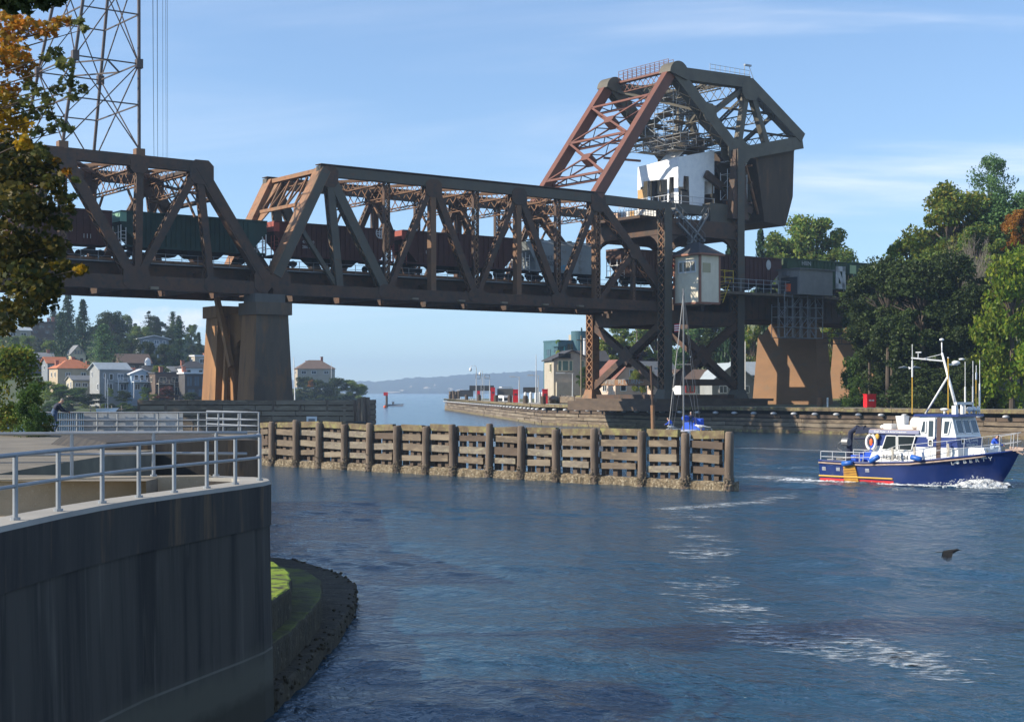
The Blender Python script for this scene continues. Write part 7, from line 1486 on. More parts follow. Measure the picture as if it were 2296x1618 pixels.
def tpl(kind):
    if kind in TPL: return TPL[kind]
    rs = random.Random(sum(map(ord, kind))); mb = MB(); tr = MB(); base = kind.rstrip('0123456789')
    if base in ('broad', 'round', 'shrub', 'column', 'airy'):
        nb, lpb, ls = dict(broad=(46, 330, .019), round=(40, 340, .019), shrub=(30, 230, .026), column=(30, 260, .019), airy=(40, 170, .016))[base]
        z0 = {'broad': .08, 'round': .06, 'shrub': .02, 'column': .06, 'airy': .12}[base]
        for i in range(nb):
            z = rs.uniform(z0, .93); q = (z-z0)/(1-z0); prof = {'broad': sin(pi*min(1, q*.80+.20))**.7, 'round': sin(pi*min(1, q*.76+.22))**.6, 'shrub': sqrt(max(0, 1-q*q*.8)), 'column': (1-q)**.5*.8+.1, 'airy': sin(pi*min(1, q*.8+.18))**.8}[base]
            a = rs.uniform(0, 2*pi); r = .38*prof*sqrt(rs.uniform(.12, 1)); c = V((r*cos(a), r*sin(a), z)); br = rs.uniform(.07, .14)*(1 if base != 'shrub' else 1.3)
            for j in range(lpb):
                d = V((rs.gauss(0, 1), rs.gauss(0, 1), rs.gauss(0, 1))).normalized(); rr = br*rs.uniform(.45, 1.12)
                leaf_quad(mb, c+V((d.x*rr, d.y*rr, d.z*rr*.8)), ls, rs, .6)
            if base != 'shrub': tr.tube([(0, 0, .35+.4*z), (c.x*.45, c.y*.45, .5+.45*z), (c.x*.8, c.y*.8, .55+.43*z)], [.010, .006, .002], 5)
        tr.tube([(0, 0, -.25), (.01, 0, .2), (0, .01, .5), (.01, 0, .8)], [.032, .026, .018, .006], 8)
    elif base in ('conifer', 'pine', 'cedar', 'cypress'):
        nt, nbr, L0, lq, ls, pw_ = dict(conifer=(30, 9, .46, 10, .026, .85), pine=(15, 5, .46, 12, .026, .7), cedar=(30, 12, .48, 11, .026, .55), cypress=(30, 9, .40, 7, .03, .45))[base]
        for i in range(nt):
            z = lerp(.06 if base != 'pine' else .2, .985, (i+rs.random()*.5)/nt); L_ = L0*(1-z)**pw_*rs.uniform(.75, 1.12)
            for j in range(nbr):
                a = rs.uniform(0, 2*pi); ln = L_*rs.uniform(.6, 1.1)+.012; dr = -.25 if base != 'cypress' else .5
                for k in range(lq):
                    t = (k+rs.random())/lq; r = ln*t; c = V((r*cos(a), r*sin(a), z+dr*r*t*.5+rs.gauss(0, .008))); side_ = rs.gauss(0, .03*(1-t*.6)); c += V((-sin(a)*side_, cos(a)*side_, 0))
                    leaf_quad(mb, c, ls*(1.15-.5*t), rs, .8)
                if base == 'pine': tr.tube([(0, 0, z), (ln*.9*cos(a), ln*.9*sin(a), z+dr*ln*.4)], [.006, .002], 4)
        tr.tube([(0, 0, -.25), (0, 0, .5), (0, 0, .99)], [.028, .016, .003], 7)
    elif base == 'bare':
        def grow(p, d, l, r, n):
            q = p+d*l; tr.tube([p, p+d*l*.5+V((rs.gauss(0, .01), rs.gauss(0, .01), 0)), q], [r, r*.8, r*.6], 4, cap=False)
            if n:
                for _ in range(3 if n > 1 else 4): nd_ = (d+V((rs.gauss(0, .42), rs.gauss(0, .42), rs.gauss(.25, .25)))).normalized(); grow(q if rs.random() < .6 else p.lerp(q, .6), nd_, l*rs.uniform(.6, .85), r*.6, n-1)
        for i in range(4): grow(V((rs.gauss(0, .05), rs.gauss(0, .05), -.1)), V((rs.gauss(0, .15), rs.gauss(0, .15), 1)).normalized(), .32, .012, 5)
        for i in range(200): leaf_quad(mb, V((rs.gauss(0, .15), rs.gauss(0, .15), rs.uniform(.4, .95))), .008, rs)
    def mk(m, n):
        me = bpy.data.meshes.new(n); me.from_pydata([tuple(v) for v in m.v], [], m.f); me.materials.append(None); me.update(); return me
    TPL[kind] = (mk(mb, kind+'_crown'), mk(tr, kind+'_trunk')); return TPL[kind]
rt = random.Random(77)
def tree(label, kind, u, vb, D, hp, wp, mat, group, cat='tree', bark='bark', lean=0.0, name=None):
    """crown and trunk of one tree: foot at row vb, hp tall and wp wide in survey units at distance D"""
    p = P(u, vb, D); h, w_ = hp*D/F, wp*D/F; base = kind.rstrip('0123456789'); ch = min(h, w_*{'broad': 1.25, 'round': 1.1, 'airy': 1.5}.get(base, 99))
    nm = name or {'conifer': 'conifer_tree', 'pine': 'pine_tree', 'cedar': 'cedar_tree', 'cypress': 'cypress_tree', 'shrub': 'shrub', 'bare': 'bare_tree'}.get(base, 'broadleaf_tree')
    root = thing(nm, label, cat, p, rt.uniform(0, 6.28), group, local=True); cm_, tm_ = tpl(kind)
    for me, part, mt in ((cm_, 'crown' if base != 'shrub' else 'foliage', mat), (tm_, 'trunk', bark)):
        if part == 'trunk' and base == 'shrub' or not me.polygons: continue
        o = bpy.data.objects.new(part, me); C.objects.link(o); o.parent = root; o.scale = (w_/.84, w_/.84, ch if part != 'trunk' else h*.97); o.location.z = 0 if part == 'trunk' else h-ch; o.material_slots[0].link = 'OBJECT'; o.material_slots[0].material = M[mt]
    return root
gl = 'trees on the left bank'
for a in (('tall dark conifer rising behind the brown hillside house', 'conifer1', 152, 800, 520, 145, 95, 'lf_conifer'), ('tall slender dark green cypress left of the wide conifer', 'cypress1', 137, 822, 470, 125, 58, 'lf_conifer'),
    ('tallest wide dark conifer on the left slope', 'conifer2', 186, 812, 490, 144, 92, 'lf_conifer'), ('broad mid green cedar standing over the grey gabled house', 'cedar1', 232, 832, 440, 108, 104, 'lf_cedar'),
    ('dark rounded tree at the right shoulder of the tall conifers', 'round1', 250, 800, 520, 104, 78, 'lf_dark'), ('sparse pine with open tiers above the hilltop house', 'pine1', 333, 772, 540, 78, 56, 'lf_dark'),
    ('thick twin topped conifer left of the stained pier', 'cypress2', 402, 820, 480, 102, 66, 'lf_conifer'), ('small dark conifer just beside the stained pier', 'conifer1', 446, 818, 490, 72, 40, 'lf_dark'),
    ('low rounded dark tree below the sparse pine', 'round2', 305, 776, 545, 44, 46, 'lf_dark'), ('pale yellow green poplar beside the pale box house', 'column1', 425, 828, 462, 40, 20, 'lf_yellowgreen'),
    ('dark tree mass under the hilltop house, left of it', 'round1', 292, 822, 470, 66, 62, 'lf_dark'), ('dark leafy tree in front of the hilltop house', 'broad1', 330, 828, 462, 66, 52, 'lf_dark'), ('dark broad tree between hilltop house and poplar', 'broad2', 370, 832, 458, 62, 62, 'lf_dark'),
    ('deep green tree between hilltop house and the twin topped conifer', 'round2', 394, 838, 455, 58, 56, 'lf_conifer'), ('dull green spreading tree under the pale hillside house', 'broad1', 22, 812, 505, 62, 70, 'lf_broad'), ('olive tree beneath the brown hillside house', 'round2', 62, 812, 500, 58, 56, 'lf_broad'),
    ('blue grey leafed tree left of the slim cypress', 'round1', 92, 816, 492, 60, 46, 'lf_grey'), ('yellow tinged tree at the foot of the slim cypress', 'broad2', 112, 820, 480, 58, 40, 'lf_broad'), ('dark pointed tree peeping over the slope top at the far left', 'conifer2', 120, 768, 560, 88, 60, 'lf_dark'),
    ('dark conifer behind the brown hillside house chimneys', 'conifer1', 60, 735, 580, 70, 60, 'lf_dark'), ('dark round tree at the top left behind the pale hillside house', 'round1', 15, 742, 570, 60, 60, 'lf_dark'), ('low dark trees on the ridge line left of the pine', 'round2', 275, 784, 545, 36, 40, 'lf_dark')): tree(*a, gl)
for i in range(34):
    x = rt.uniform(-10, 470); D = rt.uniform(505, 600); zz_ = hillz((x-U0)*D/F, D); tree('dark evergreen crowded on the left bank ridge among others alike', rt.choice(['conifer1', 'round1', 'round2', 'broad1', 'cypress2']), x, V0-(zz_-H)*F/D+3, D, rt.uniform(34, 62), rt.uniform(36, 58), rt.choice(['lf_dark', 'lf_conifer', 'lf_dark', 'lf_broad']), 'crowded trees on the left ridge')
for i in range(16):
    x = rt.uniform(60, 470); D = rt.uniform(436, 470); zz_ = hillz((x-U0)*D/F, D); tree('small leafy tree between the left bank houses among others alike', rt.choice(['round1', 'round2', 'broad1']), x, V0-(zz_-H)*F/D+3, D, rt.uniform(24, 40), rt.uniform(24, 40), rt.choice(['lf_dark', 'lf_mid', 'lf_broad', 'lf_conifer']), 'small trees between the left bank houses')
for i in range(18):
    x = rt.uniform(95, 460); D = rt.uniform(400, 409); zz_ = max(0, hillz((x-U0)*D/F, D)); tree('low garden shrub at the left bank waterline among others alike', rt.choice(['shrub1', 'shrub2']), x, V0-(zz_-H)*F/D+2, D, rt.uniform(9, 20), rt.uniform(20, 36), rt.choice(['lf_dark', 'lf_mid', 'lf_broad', 'lf_mid']), 'low shrubs at the left waterline', cat='shrub')
gs = 'garden shrubs along the left bank'
for a in (('yellow green rounded shrub behind the brown flat house', 'shrub1', 362, 846, 425, 26, 46, 'lf_yellowgreen'), ('dark red shrub in front of the brown flat house', 'shrub2', 372, 892, 403, 28, 46, 'lf_red'), ('bright yellow green bush at the water garden', 'shrub1', 322, 897, 401, 13, 18, 'lf_bright'), ('mid green bush above the bright one in the water garden', 'shrub2', 325, 886, 404, 20, 26, 'lf_mid'),
    ('light green shrub bank nearest the water', 'shrub1', 148, 906, 392, 32, 76, 'lf_mid'), ('bright grassy shrub mound left of the tan low house', 'shrub2', 122, 896, 396, 44, 62, 'lf_bright'), ('green mound shrub beside the grassy one', 'shrub1', 178, 898, 398, 28, 56, 'lf_mid'), ('small palm like tuft beside the flag', 'shrub2', 247, 888, 402, 20, 16, 'lf_broad'),
    ('yellow flowering low shrub by the jetty', 'shrub1', 345, 896, 402, 12, 24, 'lf_yellowgreen'), ('dark shrub at the foot of the grey gabled house', 'shrub2', 276, 898, 402, 24, 40, 'lf_dark'), ('dark shrub beside the jetty boat', 'shrub1', 210, 905, 398, 22, 50, 'lf_dark'), ('dark shrub under the brick and glass house', 'shrub2', 430, 900, 400, 22, 46, 'lf_dark')): tree(*a, gs, cat='shrub')
gh = 'shrubs on the headland'
for i, a in enumerate((('dark shrub at the left of the headland by the white mast', 'shrub1', 680, 898, 590, 52, 56, 'lf_dark'), ('dense shrub in the middle of the headland', 'shrub2', 722, 898, 588, 50, 60, 'lf_dark'), ('shrub mass right of the headland house', 'shrub1', 760, 898, 588, 50, 56, 'lf_dark'), ('light topped shrub at the headland tip', 'shrub2', 798, 898, 590, 46, 54, 'lf_broad'), ('mid green shrub on the headland crest', 'shrub1', 775, 876, 606, 24, 60, 'lf_mid'), ('orange flowering bush under the headland house', 'shrub2', 697, 866, 584, 16, 14, 'lf_orange'))): tree(*a, gh, cat='shrub')
gR = 'trees on the right bank'
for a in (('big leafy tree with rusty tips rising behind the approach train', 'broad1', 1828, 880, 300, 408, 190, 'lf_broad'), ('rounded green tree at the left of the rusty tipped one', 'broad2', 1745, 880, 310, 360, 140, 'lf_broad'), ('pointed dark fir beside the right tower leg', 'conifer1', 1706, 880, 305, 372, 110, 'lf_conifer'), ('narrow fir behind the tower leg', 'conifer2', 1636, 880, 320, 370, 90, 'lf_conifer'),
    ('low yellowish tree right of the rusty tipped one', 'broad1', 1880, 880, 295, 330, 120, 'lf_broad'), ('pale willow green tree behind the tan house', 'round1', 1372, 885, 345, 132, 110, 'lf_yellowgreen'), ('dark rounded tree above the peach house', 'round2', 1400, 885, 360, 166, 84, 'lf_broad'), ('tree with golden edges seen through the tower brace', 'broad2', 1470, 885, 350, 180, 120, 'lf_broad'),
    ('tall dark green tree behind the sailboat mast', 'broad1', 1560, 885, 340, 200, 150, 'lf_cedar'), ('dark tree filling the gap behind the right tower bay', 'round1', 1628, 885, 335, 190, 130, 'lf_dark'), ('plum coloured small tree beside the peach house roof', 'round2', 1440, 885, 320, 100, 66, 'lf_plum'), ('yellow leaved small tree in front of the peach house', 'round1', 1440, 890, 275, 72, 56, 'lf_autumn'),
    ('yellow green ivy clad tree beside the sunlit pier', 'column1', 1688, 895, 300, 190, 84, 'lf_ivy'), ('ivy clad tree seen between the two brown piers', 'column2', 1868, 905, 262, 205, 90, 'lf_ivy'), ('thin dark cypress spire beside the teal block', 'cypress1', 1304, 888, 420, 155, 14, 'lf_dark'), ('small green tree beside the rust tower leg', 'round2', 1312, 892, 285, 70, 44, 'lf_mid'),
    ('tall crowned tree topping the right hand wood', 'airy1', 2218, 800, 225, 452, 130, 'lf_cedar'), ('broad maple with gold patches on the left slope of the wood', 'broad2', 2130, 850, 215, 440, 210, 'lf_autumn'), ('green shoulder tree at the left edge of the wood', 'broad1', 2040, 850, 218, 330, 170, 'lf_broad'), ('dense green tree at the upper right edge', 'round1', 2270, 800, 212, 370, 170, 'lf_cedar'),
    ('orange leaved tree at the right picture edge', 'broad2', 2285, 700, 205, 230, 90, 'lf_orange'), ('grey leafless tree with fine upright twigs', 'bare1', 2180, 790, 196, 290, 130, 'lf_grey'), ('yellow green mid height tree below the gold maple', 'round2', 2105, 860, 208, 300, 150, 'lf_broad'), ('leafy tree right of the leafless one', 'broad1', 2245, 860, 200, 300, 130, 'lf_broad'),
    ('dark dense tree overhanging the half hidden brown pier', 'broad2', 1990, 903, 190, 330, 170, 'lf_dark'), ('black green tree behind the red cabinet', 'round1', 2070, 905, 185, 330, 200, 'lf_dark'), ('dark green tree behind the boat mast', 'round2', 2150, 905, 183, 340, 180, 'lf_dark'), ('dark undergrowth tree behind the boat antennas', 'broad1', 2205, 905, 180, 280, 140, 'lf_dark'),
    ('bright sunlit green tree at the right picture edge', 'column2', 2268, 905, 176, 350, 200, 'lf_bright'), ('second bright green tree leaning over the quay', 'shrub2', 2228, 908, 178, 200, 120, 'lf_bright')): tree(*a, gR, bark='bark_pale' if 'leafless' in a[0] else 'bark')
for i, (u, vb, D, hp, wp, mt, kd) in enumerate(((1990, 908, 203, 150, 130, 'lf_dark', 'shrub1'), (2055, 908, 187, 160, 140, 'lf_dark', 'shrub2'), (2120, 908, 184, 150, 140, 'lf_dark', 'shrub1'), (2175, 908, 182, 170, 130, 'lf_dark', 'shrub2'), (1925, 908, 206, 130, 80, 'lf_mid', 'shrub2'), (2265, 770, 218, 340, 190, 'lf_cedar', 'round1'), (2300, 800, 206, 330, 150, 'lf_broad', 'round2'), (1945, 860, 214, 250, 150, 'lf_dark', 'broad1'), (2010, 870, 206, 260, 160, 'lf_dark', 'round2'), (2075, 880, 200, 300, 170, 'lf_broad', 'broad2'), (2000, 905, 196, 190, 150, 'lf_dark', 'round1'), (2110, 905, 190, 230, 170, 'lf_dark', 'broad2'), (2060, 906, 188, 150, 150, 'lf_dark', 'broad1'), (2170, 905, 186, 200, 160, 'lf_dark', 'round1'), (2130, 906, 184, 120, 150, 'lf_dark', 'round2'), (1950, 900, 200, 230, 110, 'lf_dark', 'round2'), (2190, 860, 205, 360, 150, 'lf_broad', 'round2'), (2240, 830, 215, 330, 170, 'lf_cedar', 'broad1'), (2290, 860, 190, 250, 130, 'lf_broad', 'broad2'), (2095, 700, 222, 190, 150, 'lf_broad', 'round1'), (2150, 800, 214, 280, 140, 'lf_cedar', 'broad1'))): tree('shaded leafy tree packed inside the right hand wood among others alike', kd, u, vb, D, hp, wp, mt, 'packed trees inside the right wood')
for a in (('leafy green bush beside the red cabinet', 'shrub1', 1912, 908, 196, 60, 40, 'lf_mid'), ('dark bush behind the red cabinet', 'shrub2', 1995, 908, 198, 90, 80, 'lf_dark'), ('low dark bush under the boat mast', 'shrub1', 2085, 908, 182, 80, 110, 'lf_dark'), ('yellow leaved bush behind the radar bar', 'shrub2', 2205, 908, 179, 80, 70, 'lf_ivy'), ('dark bush near the boat crane', 'shrub1', 2150, 908, 178, 100, 90, 'lf_dark')): tree(*a, 'bushes along the right quay', cat='shrub')
# bush beside the upper walkway
b0 = tree('green and russet leafy bush left of the person at the railing', 'shrub1', 28, 968, 66, 186, 160, 'lf_autumn', None, cat='shrub')
tree('lower green part of a bush right against the railing person', 'shrub2', 68, 972, 64, 120, 70, 'lf_mid', None, cat='shrub')
# ---- foreground maple: lobed leaves in clumps on real limbs
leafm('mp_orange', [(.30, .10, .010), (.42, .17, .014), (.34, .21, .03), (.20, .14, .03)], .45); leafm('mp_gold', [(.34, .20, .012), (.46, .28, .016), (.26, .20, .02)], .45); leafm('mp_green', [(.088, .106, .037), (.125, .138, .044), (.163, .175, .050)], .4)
leafm('mp_dark_shade', [(.030, .041, .014), (.048, .057, .016), (.075, .068, .016), (.136, .102, .016)], .3)  # dark green leaves, deep shade of the lower crown darkened into the colour
LOBE = [(0, -.5), (.16, -.30), (.5, -.36), (.34, -.08), (.56, .16), (.26, .16), (.30, .36), (.12, .30), (0, .58), (-.12, .30), (-.30, .36), (-.26, .16), (-.56, .16), (-.34, -.08), (-.5, -.36), (-.16, -.30)]
def maple_leaf(mb, c, s, rs):
    n = V((rs.gauss(0, .7), rs.gauss(-.5, .7), rs.gauss(.4, .7))).normalized(); x = n.cross(V((rs.gauss(0, .5), rs.gauss(0, .5), 1))).normalized(); y = n.cross(x); k = s*rs.uniform(.7, 1.2); q = len(mb.v); cv_ = rs.uniform(-.25, .25)
    mb.v += [c+x*(a*k)+y*(b*k)+n*(cv_*k*(a*a+b*b)) for a, b in LOBE]; mb.f.append(tuple(range(q, q+16))); mb.m.append(0)
mt_ = thing('maple_tree', 'foreground maple turning orange and gold above dark green at the left edge', 'tree', (-12.4, 30.5, 3.6), local=False)
CL = dict(mp_orange=[(15, 30, 26), (29, 62, 34), (58, 53, 26), (107, 63, 24), (128, 48, 13), (152, 50, 14), (88, 78, 14), (29, 112, 34), (50, 146, 32), (62, 180, 14), (19, 204, 30), (-20, 120, 60), (126, 362, 10), (152, 384, 10), (5, 500, 12)], mp_gold=[(20, 262, 30), (47, 282, 26), (10, 300, 24), (-25, 230, 50), (52, 320, 20), (180, 603, 13), (120, 596, 12)],
    mp_green=[(178, 50, 10), (190, 66, 9), (126, 122, 20), (146, 146, 20), (102, 128, 12), (156, 185, 20), (132, 200, 16), (189, 199, 13), (165, 219, 15), (107, 233, 18), (73, 253, 22), (90, 210, 15), (141, 282, 16), (117, 287, 12), (160, 290, 8), (73, 194, 18), (112, 260, 14), (84, 296, 14), (60, 225, 14), (40, 232, 14), (88, 335, 20), (170, 405, 8), (165, 440, 9)],
    mp_dark_shade=[(29, 345, 48), (73, 345, 34), (106, 372, 30), (49, 389, 58), (122, 413, 32), (141, 440, 22), (155, 470, 14), (39, 462, 62), (97, 476, 46), (140, 500, 22), (29, 559, 68), (88, 559, 56), (131, 549, 28), (150, 603, 26), (185, 606, 14), (58, 632, 62), (107, 640, 40), (29, 700, 48), (97, 676, 36), (63, 700, 40), (10, 735, 22), (-30, 420, 70), (-30, 560, 80)])
rs = random.Random(23); limbs = MB(); TB_ = V((-12.4, 30.5, 3.6))
limbs.tube([TB_, TB_+V((.15, 0, 2)), TB_+V((.3, -.2, 4.5)), TB_+V((.4, -.3, 8))], [.30, .24, .18, .08], 9)
for mt, cl in CL.items():
    mb = MB()
    for u, v, r in cl:
        D = rs.uniform(28.4, 31.0) if mt != 'mp_green' else rs.uniform(28.8, 30.0); c = P(u, v, D); rr = r*D/F
        dens_ = .40 if mt == 'mp_green' else .62
        for i in range(int(dens_*r*r/5.2)+10):
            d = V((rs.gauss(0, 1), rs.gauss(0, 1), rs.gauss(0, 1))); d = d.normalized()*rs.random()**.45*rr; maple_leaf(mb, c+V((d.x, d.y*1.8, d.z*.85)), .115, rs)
        if mt != 'mp_dark_shade' or rs.random() < .5:
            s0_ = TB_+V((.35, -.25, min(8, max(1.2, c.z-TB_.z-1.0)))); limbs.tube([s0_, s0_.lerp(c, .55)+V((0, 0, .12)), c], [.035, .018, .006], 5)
    mb.build({'mp_orange': 'orange_leaves', 'mp_gold': 'gold_leaves', 'mp_green': 'pale_leaves', 'mp_dark_shade': 'green_leaves'}[mt], M[mt], mt_)
limbs.build('trunk', M['bark'], mt_)
ot = thing('overhanging_branch', 'dark branch tip with drooping leaves at the top left corner', 'branch', (-4.5, 14, 9), local=False); mb = MB(); rs = random.Random(29); tw_ = MB()
for u, v, r in ((10, -5, 34), (45, 0, 34), (85, 0, 30), (118, -2, 26), (140, 0, 14), (25, 18, 18), (62, 24, 14), (100, 16, 14), (60, -40, 50), (-30, -10, 50)):
    c = P(u, v, 13.5); rr = r*13.5/F; tw_.tube([P(-120, -60, 13.6), P(u*.4, v-25, 13.5), c], [.03, .015, .004], 5)
    for i in range(int(r*r*.16)+10): d = V((rs.gauss(0, 1), rs.gauss(0, 1), rs.gauss(0, 1))).normalized()*rs.random()**.5*rr; leaf_quad(mb, c+V((d.x, d.y, d.z*.7)), .035, rs)
mb.build('leaves', M['lf_dark'], ot); tw_.build('twigs', M['bark'], ot)
# ================================================================== THINGS ON THE RIGHT QUAY
def quay(u, D, z=3.24): q = P(u, 0, D); return V((q.x, q.y, z))
def top_z(v, D): return H-(v-V0)*D/F
pm('cab_red', (.70, .012, .02), (.6, .01, .016), 1.5, .45)
q = quay(1950, 188.5, 3.28); rc = thing('red_cabinet', 'large red cabinet with small white lettering standing on the quay before dark trees', 'cabinet', q)
mb = MB(); mb.box(q+EZ*.85, (1.25, .95, 1.55), R(16)); mb.box(q+EZ*1.66, (1.35, 1.05, .08), R(16)); mb.build('body', M['cab_red'], rc); mb = MB(); [mb.box(q+V((x, y, .04)), (.12, .12, .12)) for x in (-.5, .5) for y in (-.25, .35)]; mb.build('feet', M['cab_red'], rc)
fx_ = V((cos(R(16)), sin(R(16)), 0)); ny = V((fx_.y, -fx_.x, 0)); text_obj('lettering', 'HI-AIE', .26, M['white_paint'], rc, frame_mtx(q+ny*.50-fx_*.36+EZ*.82, fx_, ny), depth=.006, bold=.012)
gc = 'red cabinets along the guide wall'
for i, (u, D, ht_, lab) in enumerate(((1222, 262, 2.4, 'red box post nearest the corner of the guide wall'), (1156, 290, 2.4, 'red box post in front of the white motor boat'), (1105, 330, 2.9, 'red box post left of the white motor boat'), (1073, 372, 2.2, 'thin red box post farthest out along the guide wall'))):
    q = quay(u, D); r_ = thing('red_post_box', lab, 'cabinet', q, group=gc); w_ = .95 if i < 3 else .7; mb = MB(); mb.box(q+EZ*(ht_/2), (w_, w_, ht_)); mb.box(q+EZ*(ht_+.05), (w_*1.1, w_*1.1, .12)); mb.build('body', M['cab_red'], r_); mb = MB(); mb.box(q+V((0, -w_/2-.02, ht_*.65)), (w_*.5, .04, .3)); mb.build('label_plate', M['dark_grey'], r_)
gll = 'lamp posts along the guide wall'
for u, D, v1, arm, lab, kd in ((1068, 345, 819, -13, 'tall white gooseneck lamp post near the wall tip', 'goose'), (1082, 420, 830, -6, 'dark gooseneck lamp post behind the white one', 'goose'), (1098, 360, 846, -12, 'white flat headed lamp post behind the lattice signs', 'flat'), (1164, 300, 845, -20, 'flat headed lamp post before the white motor boat', 'flat'), (1207, 275, 842, -22, 'flat headed lamp post beside the tall thin mast', 'flat'), (1284, 250, 837, -34, 'street lamp with a long arm before the tan house', 'flat'), (1491, 215, 827, -22, 'slim lamp post with a bright flat head by the tower leg', 'flat')):
    q = quay(u, D); h_ = top_z(v1, D); r_ = thing('lamp_post', lab, 'lamp post', q, group=gll); a_ = arm*D/F
    MB().tube([q, V((q.x, q.y, h_-(.6 if kd == 'goose' else 0)))], [.14, .08], 7).build('pole', M['steel_light'], r_)
    if kd == 'goose':
        MB().tube([V((q.x+a_*.5*(1-cos(t)), q.y, h_-.6+.6*sin(t))) for t in [i*pi/8 for i in range(9)]], .06, 6).build('arm', M['steel_light'], r_); MB().ball((q.x+a_, q.y, h_-.95), .42, 8, 6, (.8, .8, 1.1)).build('lamp_head', M['white_paint'], r_)
    else: MB().beam((q.x+.2, q.y, h_), (q.x+a_*.5, q.y, h_+.05), .1, .1).build('arm', M['steel_light'], r_); MB().box((q.x+a_*.8, q.y, h_+.08), (abs(a_)*.6, .5, .22)).build('lamp_head', M['steel_light'], r_)
gsn = 'dark sign boards along the guide wall'
for u, D, v0_, v1_, wd, lab, mt in ((1046, 400, 889, 874, 30, 'dark sign board farthest left near the wall tip', 'dark_grey'), (1080, 400, 876, 864, 55, 'pair of dark lattice backed boards high between the gooseneck lamps', 'dark_grey'), (1133, 330, 886, 871, 36, 'broad grey back of a sign board beside the motor boat', 'conc_dark'), (1190, 300, 880, 868, 34, 'dark sign board left of the tall thin mast', 'dark_grey')):
    q = quay(u, D); r_ = thing('sign_board', lab, 'sign', q, group=gsn); za, zb_ = top_z(v0_, D), top_z(v1_, D); hw = wd*D/F/2; MB().box((q.x, q.y, (za+zb_)/2), (hw*2, .15, zb_-za)).build('board', M[mt], r_)
    for s in (-1, 1): MB().tube([(q.x+s*hw*.9, q.y+.15, 3.2), (q.x+s*hw*.9, q.y+.15, zb_)], .09, 6).build('post', M['steel_light'], r_)
q = quay(1082, 398); ltw = thing('lattice_mast', 'thin lattice mast with two small square frames behind the lamps', 'mast', q); mb = MB(); z1 = top_z(840, 398)
for s in (-.4, .4): mb.tube([(q.x+s, q.y, 3.2), (q.x+s, q.y, z1)], .06, 5)
mb.lace((q.x, q.y, 3.4), (q.x, q.y, z1), (0, 1, 0), .8, 1.0, bw=.06); mb.build('lattice', M['steel_light'], ltw)
for s in (-1.2, 1.2): mb = MB(); [mb.beam(a, b, .1, .1) for a, b in (((q.x+s-.6, q.y, z1-1), (q.x+s+.6, q.y, z1-1)), ((q.x+s-.6, q.y, z1), (q.x+s+.6, q.y, z1)), ((q.x+s-.6, q.y, z1-1), (q.x+s-.6, q.y, z1)), ((q.x+s+.6, q.y, z1-1), (q.x+s+.6, q.y, z1)))]; mb.build('frame', M['dark_grey'], ltw)
q = quay(1202, 285); mb = MB(); mb.tube([q, V((q.x, q.y, top_z(795, 285)))], [.16, .06], 6); single('flag_mast', mb, M['steel_light'], 'tall thin bare mast standing right of the dark sign board', 'mast', q)
gb = 'white bollards on the guide wall deck'
for i, u in enumerate((1178, 1190, 1202, 1210, 1216)): q = quay(u, 285+i*1.5); mb = MB(); mb.tube([q, q+EZ*1.7, q+EZ*2.0], [.30, .30, .12], 8); single('bollard', mb, M['white_paint'], 'white round topped bollard in the row beside the motor boat', 'bollard', q, gb)
gk = 'dark mooring posts on the guide wall edge'
for i, (x, y) in enumerate(((-19, 446), (-17.2, 430), (-12.5, 390), (-8.5, 355), (-4.2, 320), (-1.2, 294), (1.6, 270), (4.3, 248))): mb = MB(); q = V((x+.8, y, 3.2)); mb.tube([q, q+EZ*1.3], .45, 8); mb.tube([q+EZ*1.3, q+EZ*1.4], .35, 8); single('mooring_post', mb, M['timber_dark'], 'dark stub mooring post on the outer edge of the guide wall', 'mooring post', q, gk)
q = quay(1022, 448); mb = MB(); [mb.tube([q+V((x, 0, 0)), q+V((x, 0, 2.2+.2*(i % 2)))], .42, 8) for i, x in enumerate((-1.6, -.8, 0, .8))]; single('pile_cluster', mb, M['pile'], 'cluster of dark piles at the far tip of the guide wall', 'pile cluster', q)
q = P(1137, 893, 335); q.z = .0; mbt = thing('motor_boat', 'white motor boat with stepped flybridge moored behind the guide wall', 'motor boat', q, R(-75), local=True)
mb = MB(); prev = None
for x, b_, zt_ in ((-4, 1.6, 1.7), (-2, 1.9, 1.8), (1, 1.8, 2.1), (3.5, 1.1, 2.7), (5, .1, 3.1)):
    ring = []; 
    for y, z in ((-b_, zt_), (-b_*.7, .2), (b_*.7, .2), (b_, zt_)): ring.append(len(mb.v)); mb.v.append(V((x, y, z+.6)))
    if prev:
        for j in range(4): mb.f.append((prev[j], ring[j], ring[(j+1) % 4], prev[(j+1) % 4])); mb.m.append(0)
    else: mb.f.append(tuple(ring)); mb.m.append(0)
    prev = ring
mb.build('hull', M['boat_white'], mbt); mb = MB(); mb.hexa([(-3, -1.5, 2.4), (2, -1.3, 2.6), (2, 1.3, 2.6), (-3, 1.5, 2.4)], [(-3, -1.4, 4.4), (1.2, -1.1, 4.4), (1.2, 1.1, 4.4), (-3, 1.4, 4.4)]); mb.hexa([(-2.6, -1.3, 4.4), (.6, -1.1, 4.4), (.6, 1.1, 4.4), (-2.6, 1.3, 4.4)], [(-2.4, -1.2, 5.4), (.0, -1.0, 5.4), (.0, 1.0, 5.4), (-2.4, 1.2, 5.4)]); mb.box((-1.2, 0, 6.3), (2.4, 2.4, .15)); [mb.box((x, y, 5.8), (.1, .1, 1)) for x in (-2.2, -.3) for y in (-1, 1)]; mb.build('cabin', M['boat_white'], mbt)
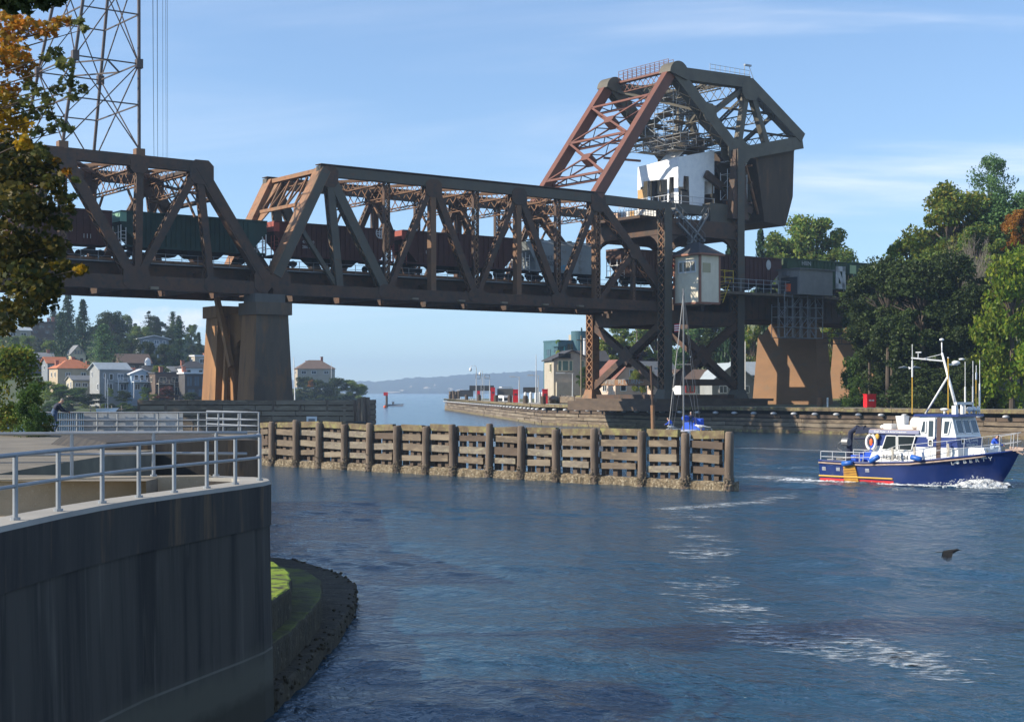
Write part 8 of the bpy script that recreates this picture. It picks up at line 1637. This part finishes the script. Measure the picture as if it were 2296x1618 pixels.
mb = MB(); mb.box((1.62, 0, 3.6), (.1, 2.2, .8), 0); mb.box((-.8, -1.36, 3.6), (3, .06, .7)); mb.box((.32, 0, 4.9), (.1, 1.8, .5)); mb.build('windows', M['glass_dark'], mbt)
q = P(867, 902, 520); nb_ = thing('channel_marker', 'red topped channel marker post standing in open water', 'channel marker', (q.x, q.y, 0)); MB().tube([(q.x, q.y, -1), (q.x, q.y, 4.6)], .38, 8).build('post', M['steel_dark'], nb_); mb = MB(); mb.box((q.x-.3, q.y-.3, 4.6), (1.5, .12, 1.2)); mb.build('red_panel', M['cab_red'], nb_)
q = P(884, 903, 560); sk = thing('skiff', 'tiny pale skiff near the red channel marker', 'boat', (q.x, q.y, 0), local=True); mb = MB(); mb.hexa([(-3.2, -.7, 0), (3, -.4, 0), (3, .4, 0), (-3.2, .7, 0)], [(-3.4, -.9, .7), (3.8, -.1, .9), (3.8, .1, .9), (-3.4, .9, .7)]); mb.build('hull', M['galv'], sk); MB().box((-.4, 0, 1.1), (.8, .8, 1.2)).build('console', M['galv_dull'], sk)
q = P(863, 905, 505); mb = MB(); mb.ball((q.x, q.y, .35), .5, 8, 6); single('buoy', mb, M['orange'], 'small orange buoy left of the channel marker', 'buoy', (q.x, q.y, 0))
q = P(663, 0, 235); mb = MB(); mb.tube([(q.x, q.y, 0), (q.x-.3, q.y, top_z(800, 235))], [.16, .05], 6); single('sailboat_mast', mb, M['white_paint'], 'bare white mast standing just right of the arched pier', 'mast', (q.x, q.y, 0))
q = P(743, 850, 600); fp = thing('flag_pole', 'flag pole with a small flag beside the headland house', 'flag pole', q); MB().tube([q-EZ*2, V((q.x, q.y, top_z(812, 600)))], .1, 5).build('pole', M['white_paint'], fp); flag(fp, V((q.x, q.y, top_z(812, 600)))-q, 2.4, 1.5)
q = P(236, 905, 400); fp = thing('flag_pole', 'flag pole with a small flag in front of the grey gabled house', 'flag pole', q); MB().tube([V((q.x, q.y, 0)), V((q.x, q.y, top_z(838, 400)))], .08, 5).build('pole', M['white_paint'], fp); flag(fp, V((q.x, q.y, top_z(840, 400)))-q+V((.1, 0, 0)), 1.5, 1.0)
q = P(1671, 890, 258); fp = thing('flag_pole', 'flag pole with a drooping red and white flag left of the sunlit pier', 'flag pole', q); MB().tube([q, V((q.x, q.y, top_z(765, 258)))], .08, 5).build('pole', M['white_paint'], fp); flag(fp, V((q.x+.05, q.y, top_z(768, 258)))-q, 1.3, .9, V((.7, 0, -.7)))
gpol = 'timber utility poles on the right bank'
for u, D, v1, lab in ((1303, 262, 752, 'tall brown utility pole right of the tan house'), (1428, 330, 735, 'utility pole with a grey transformer seen through the tower'), (1347, 320, 820, 'short pale utility pole behind the rust tower leg')):
    q = quay(u, D, 3.0); r_ = thing('utility_pole', lab, 'utility pole', q, group=gpol); MB().tube([q, V((q.x, q.y, top_z(v1, D)))], [.17, .11], 7).build('pole', M['timber_pale'], r_); MB().box((q.x, q.y, top_z(v1, D)-.8), (1.8, .12, .14), .4).build('cross_arm', M['timber'], r_)
q = quay(1838, 205, 3.2); mb = MB(); mb.tube([q, q+EZ*1.25], .4, 10); mb.tube([q+EZ*1.25, q+EZ*1.32], .36, 10); single('mooring_post', mb, M['steel_rust'], 'short rusty round post at the foot of the brown pier', 'mooring post', q)
q = quay(1856, 202, 3.2); mb = MB(); mb.tube([q, q+EZ*1.3], .14, 8); single('marker_post', mb, M['white_paint'], 'slim white marker post beside the rusty round post', 'post', q)
# guard barrier below the tower and rocks
gb_ = thing('guard_barrier', 'brown timber guard barrier panels in front of the tower footing', 'barrier', quay(1320, 232))
a_, c_ = quay(1256, 246), quay(1478, 214)
for i in range(6): p, q = a_.lerp(c_, i/6), a_.lerp(c_, (i+1)/6); MB().beam(p+EZ*.75, q.lerp(p, .04)+EZ*.75, .12, 1.0).build('panel', M['timber'], gb_); MB().beam(p, p+EZ*1.5, .22, .22).build('post', M['timber_dark'], gb_)
rkk = thing('riprap', 'heap of pale rocks between the guide wall deck and the tan house', 'rocks', quay(1248, 275), local=False); mb = MB(); rs = random.Random(91)
for i in range(70):
    c = quay(rs.uniform(1226, 1285), rs.uniform(262, 285), 3.0+rs.uniform(0, 1.2)); b0 = len(mb.v); r_ = rs.uniform(.35, .9); mb.ball(c, r_, 7, 5, (1.2, 1, .7))
    for k in range(b0, len(mb.v)): mb.v[k] += V((rs.gauss(0, .08), rs.gauss(0, .08), rs.gauss(0, .08)))*r_
o = mb.build('rock_pile', M['rock'], rkk); o['kind'] = 'stuff'
gmd = thing('grass_mound', 'dry yellow grass mound beside the tall utility pole', 'grass mound', quay(1310, 272)); q = quay(1315, 272, 3.0); pm('dry_grass', (.42, .33, .10), (.30, .26, .08), .8, .95, bump=.5, bscale=8); mb = MB(); mb.ball(q, 4.0, 14, 8, (1.1, .8, .42)); mb.build('mound', M['dry_grass'], gmd, smooth=True)
jt = thing('jetty', 'small wooden jetty with a white dinghy below the grey gabled house', 'jetty', P(245, 910, 392)); q = P(240, 0, 392); mb = MB(); mb.box((q.x, q.y, .75), (9, 2.5, .25)); [mb.tube([(q.x+x, q.y-1, -1), (q.x+x, q.y-1, 1.8)], .16, 6) for x in (-4, -1.5, 1.5, 4)]; mb.build('deck', M['timber_pale'], jt)
q = P(240, 0, 389); dg = thing('dinghy', 'white sailing dinghy with bare mast lying at the jetty', 'boat', (q.x, q.y, 0), R(15), local=True); mb = MB(); mb.hexa([(-2.6, -.7, .1), (2, -.4, .1), (2, .4, .1), (-2.6, .7, .1)], [(-2.8, -1, 1.0), (3.0, -.1, 1.2), (3.0, .1, 1.2), (-2.8, 1, 1.0)]); mb.build('hull', M['boat_white'], dg); MB().tube([(.2, 0, .8), (.2, 0, 8.6)], .07, 5).build('mast', M['steel_light'], dg)
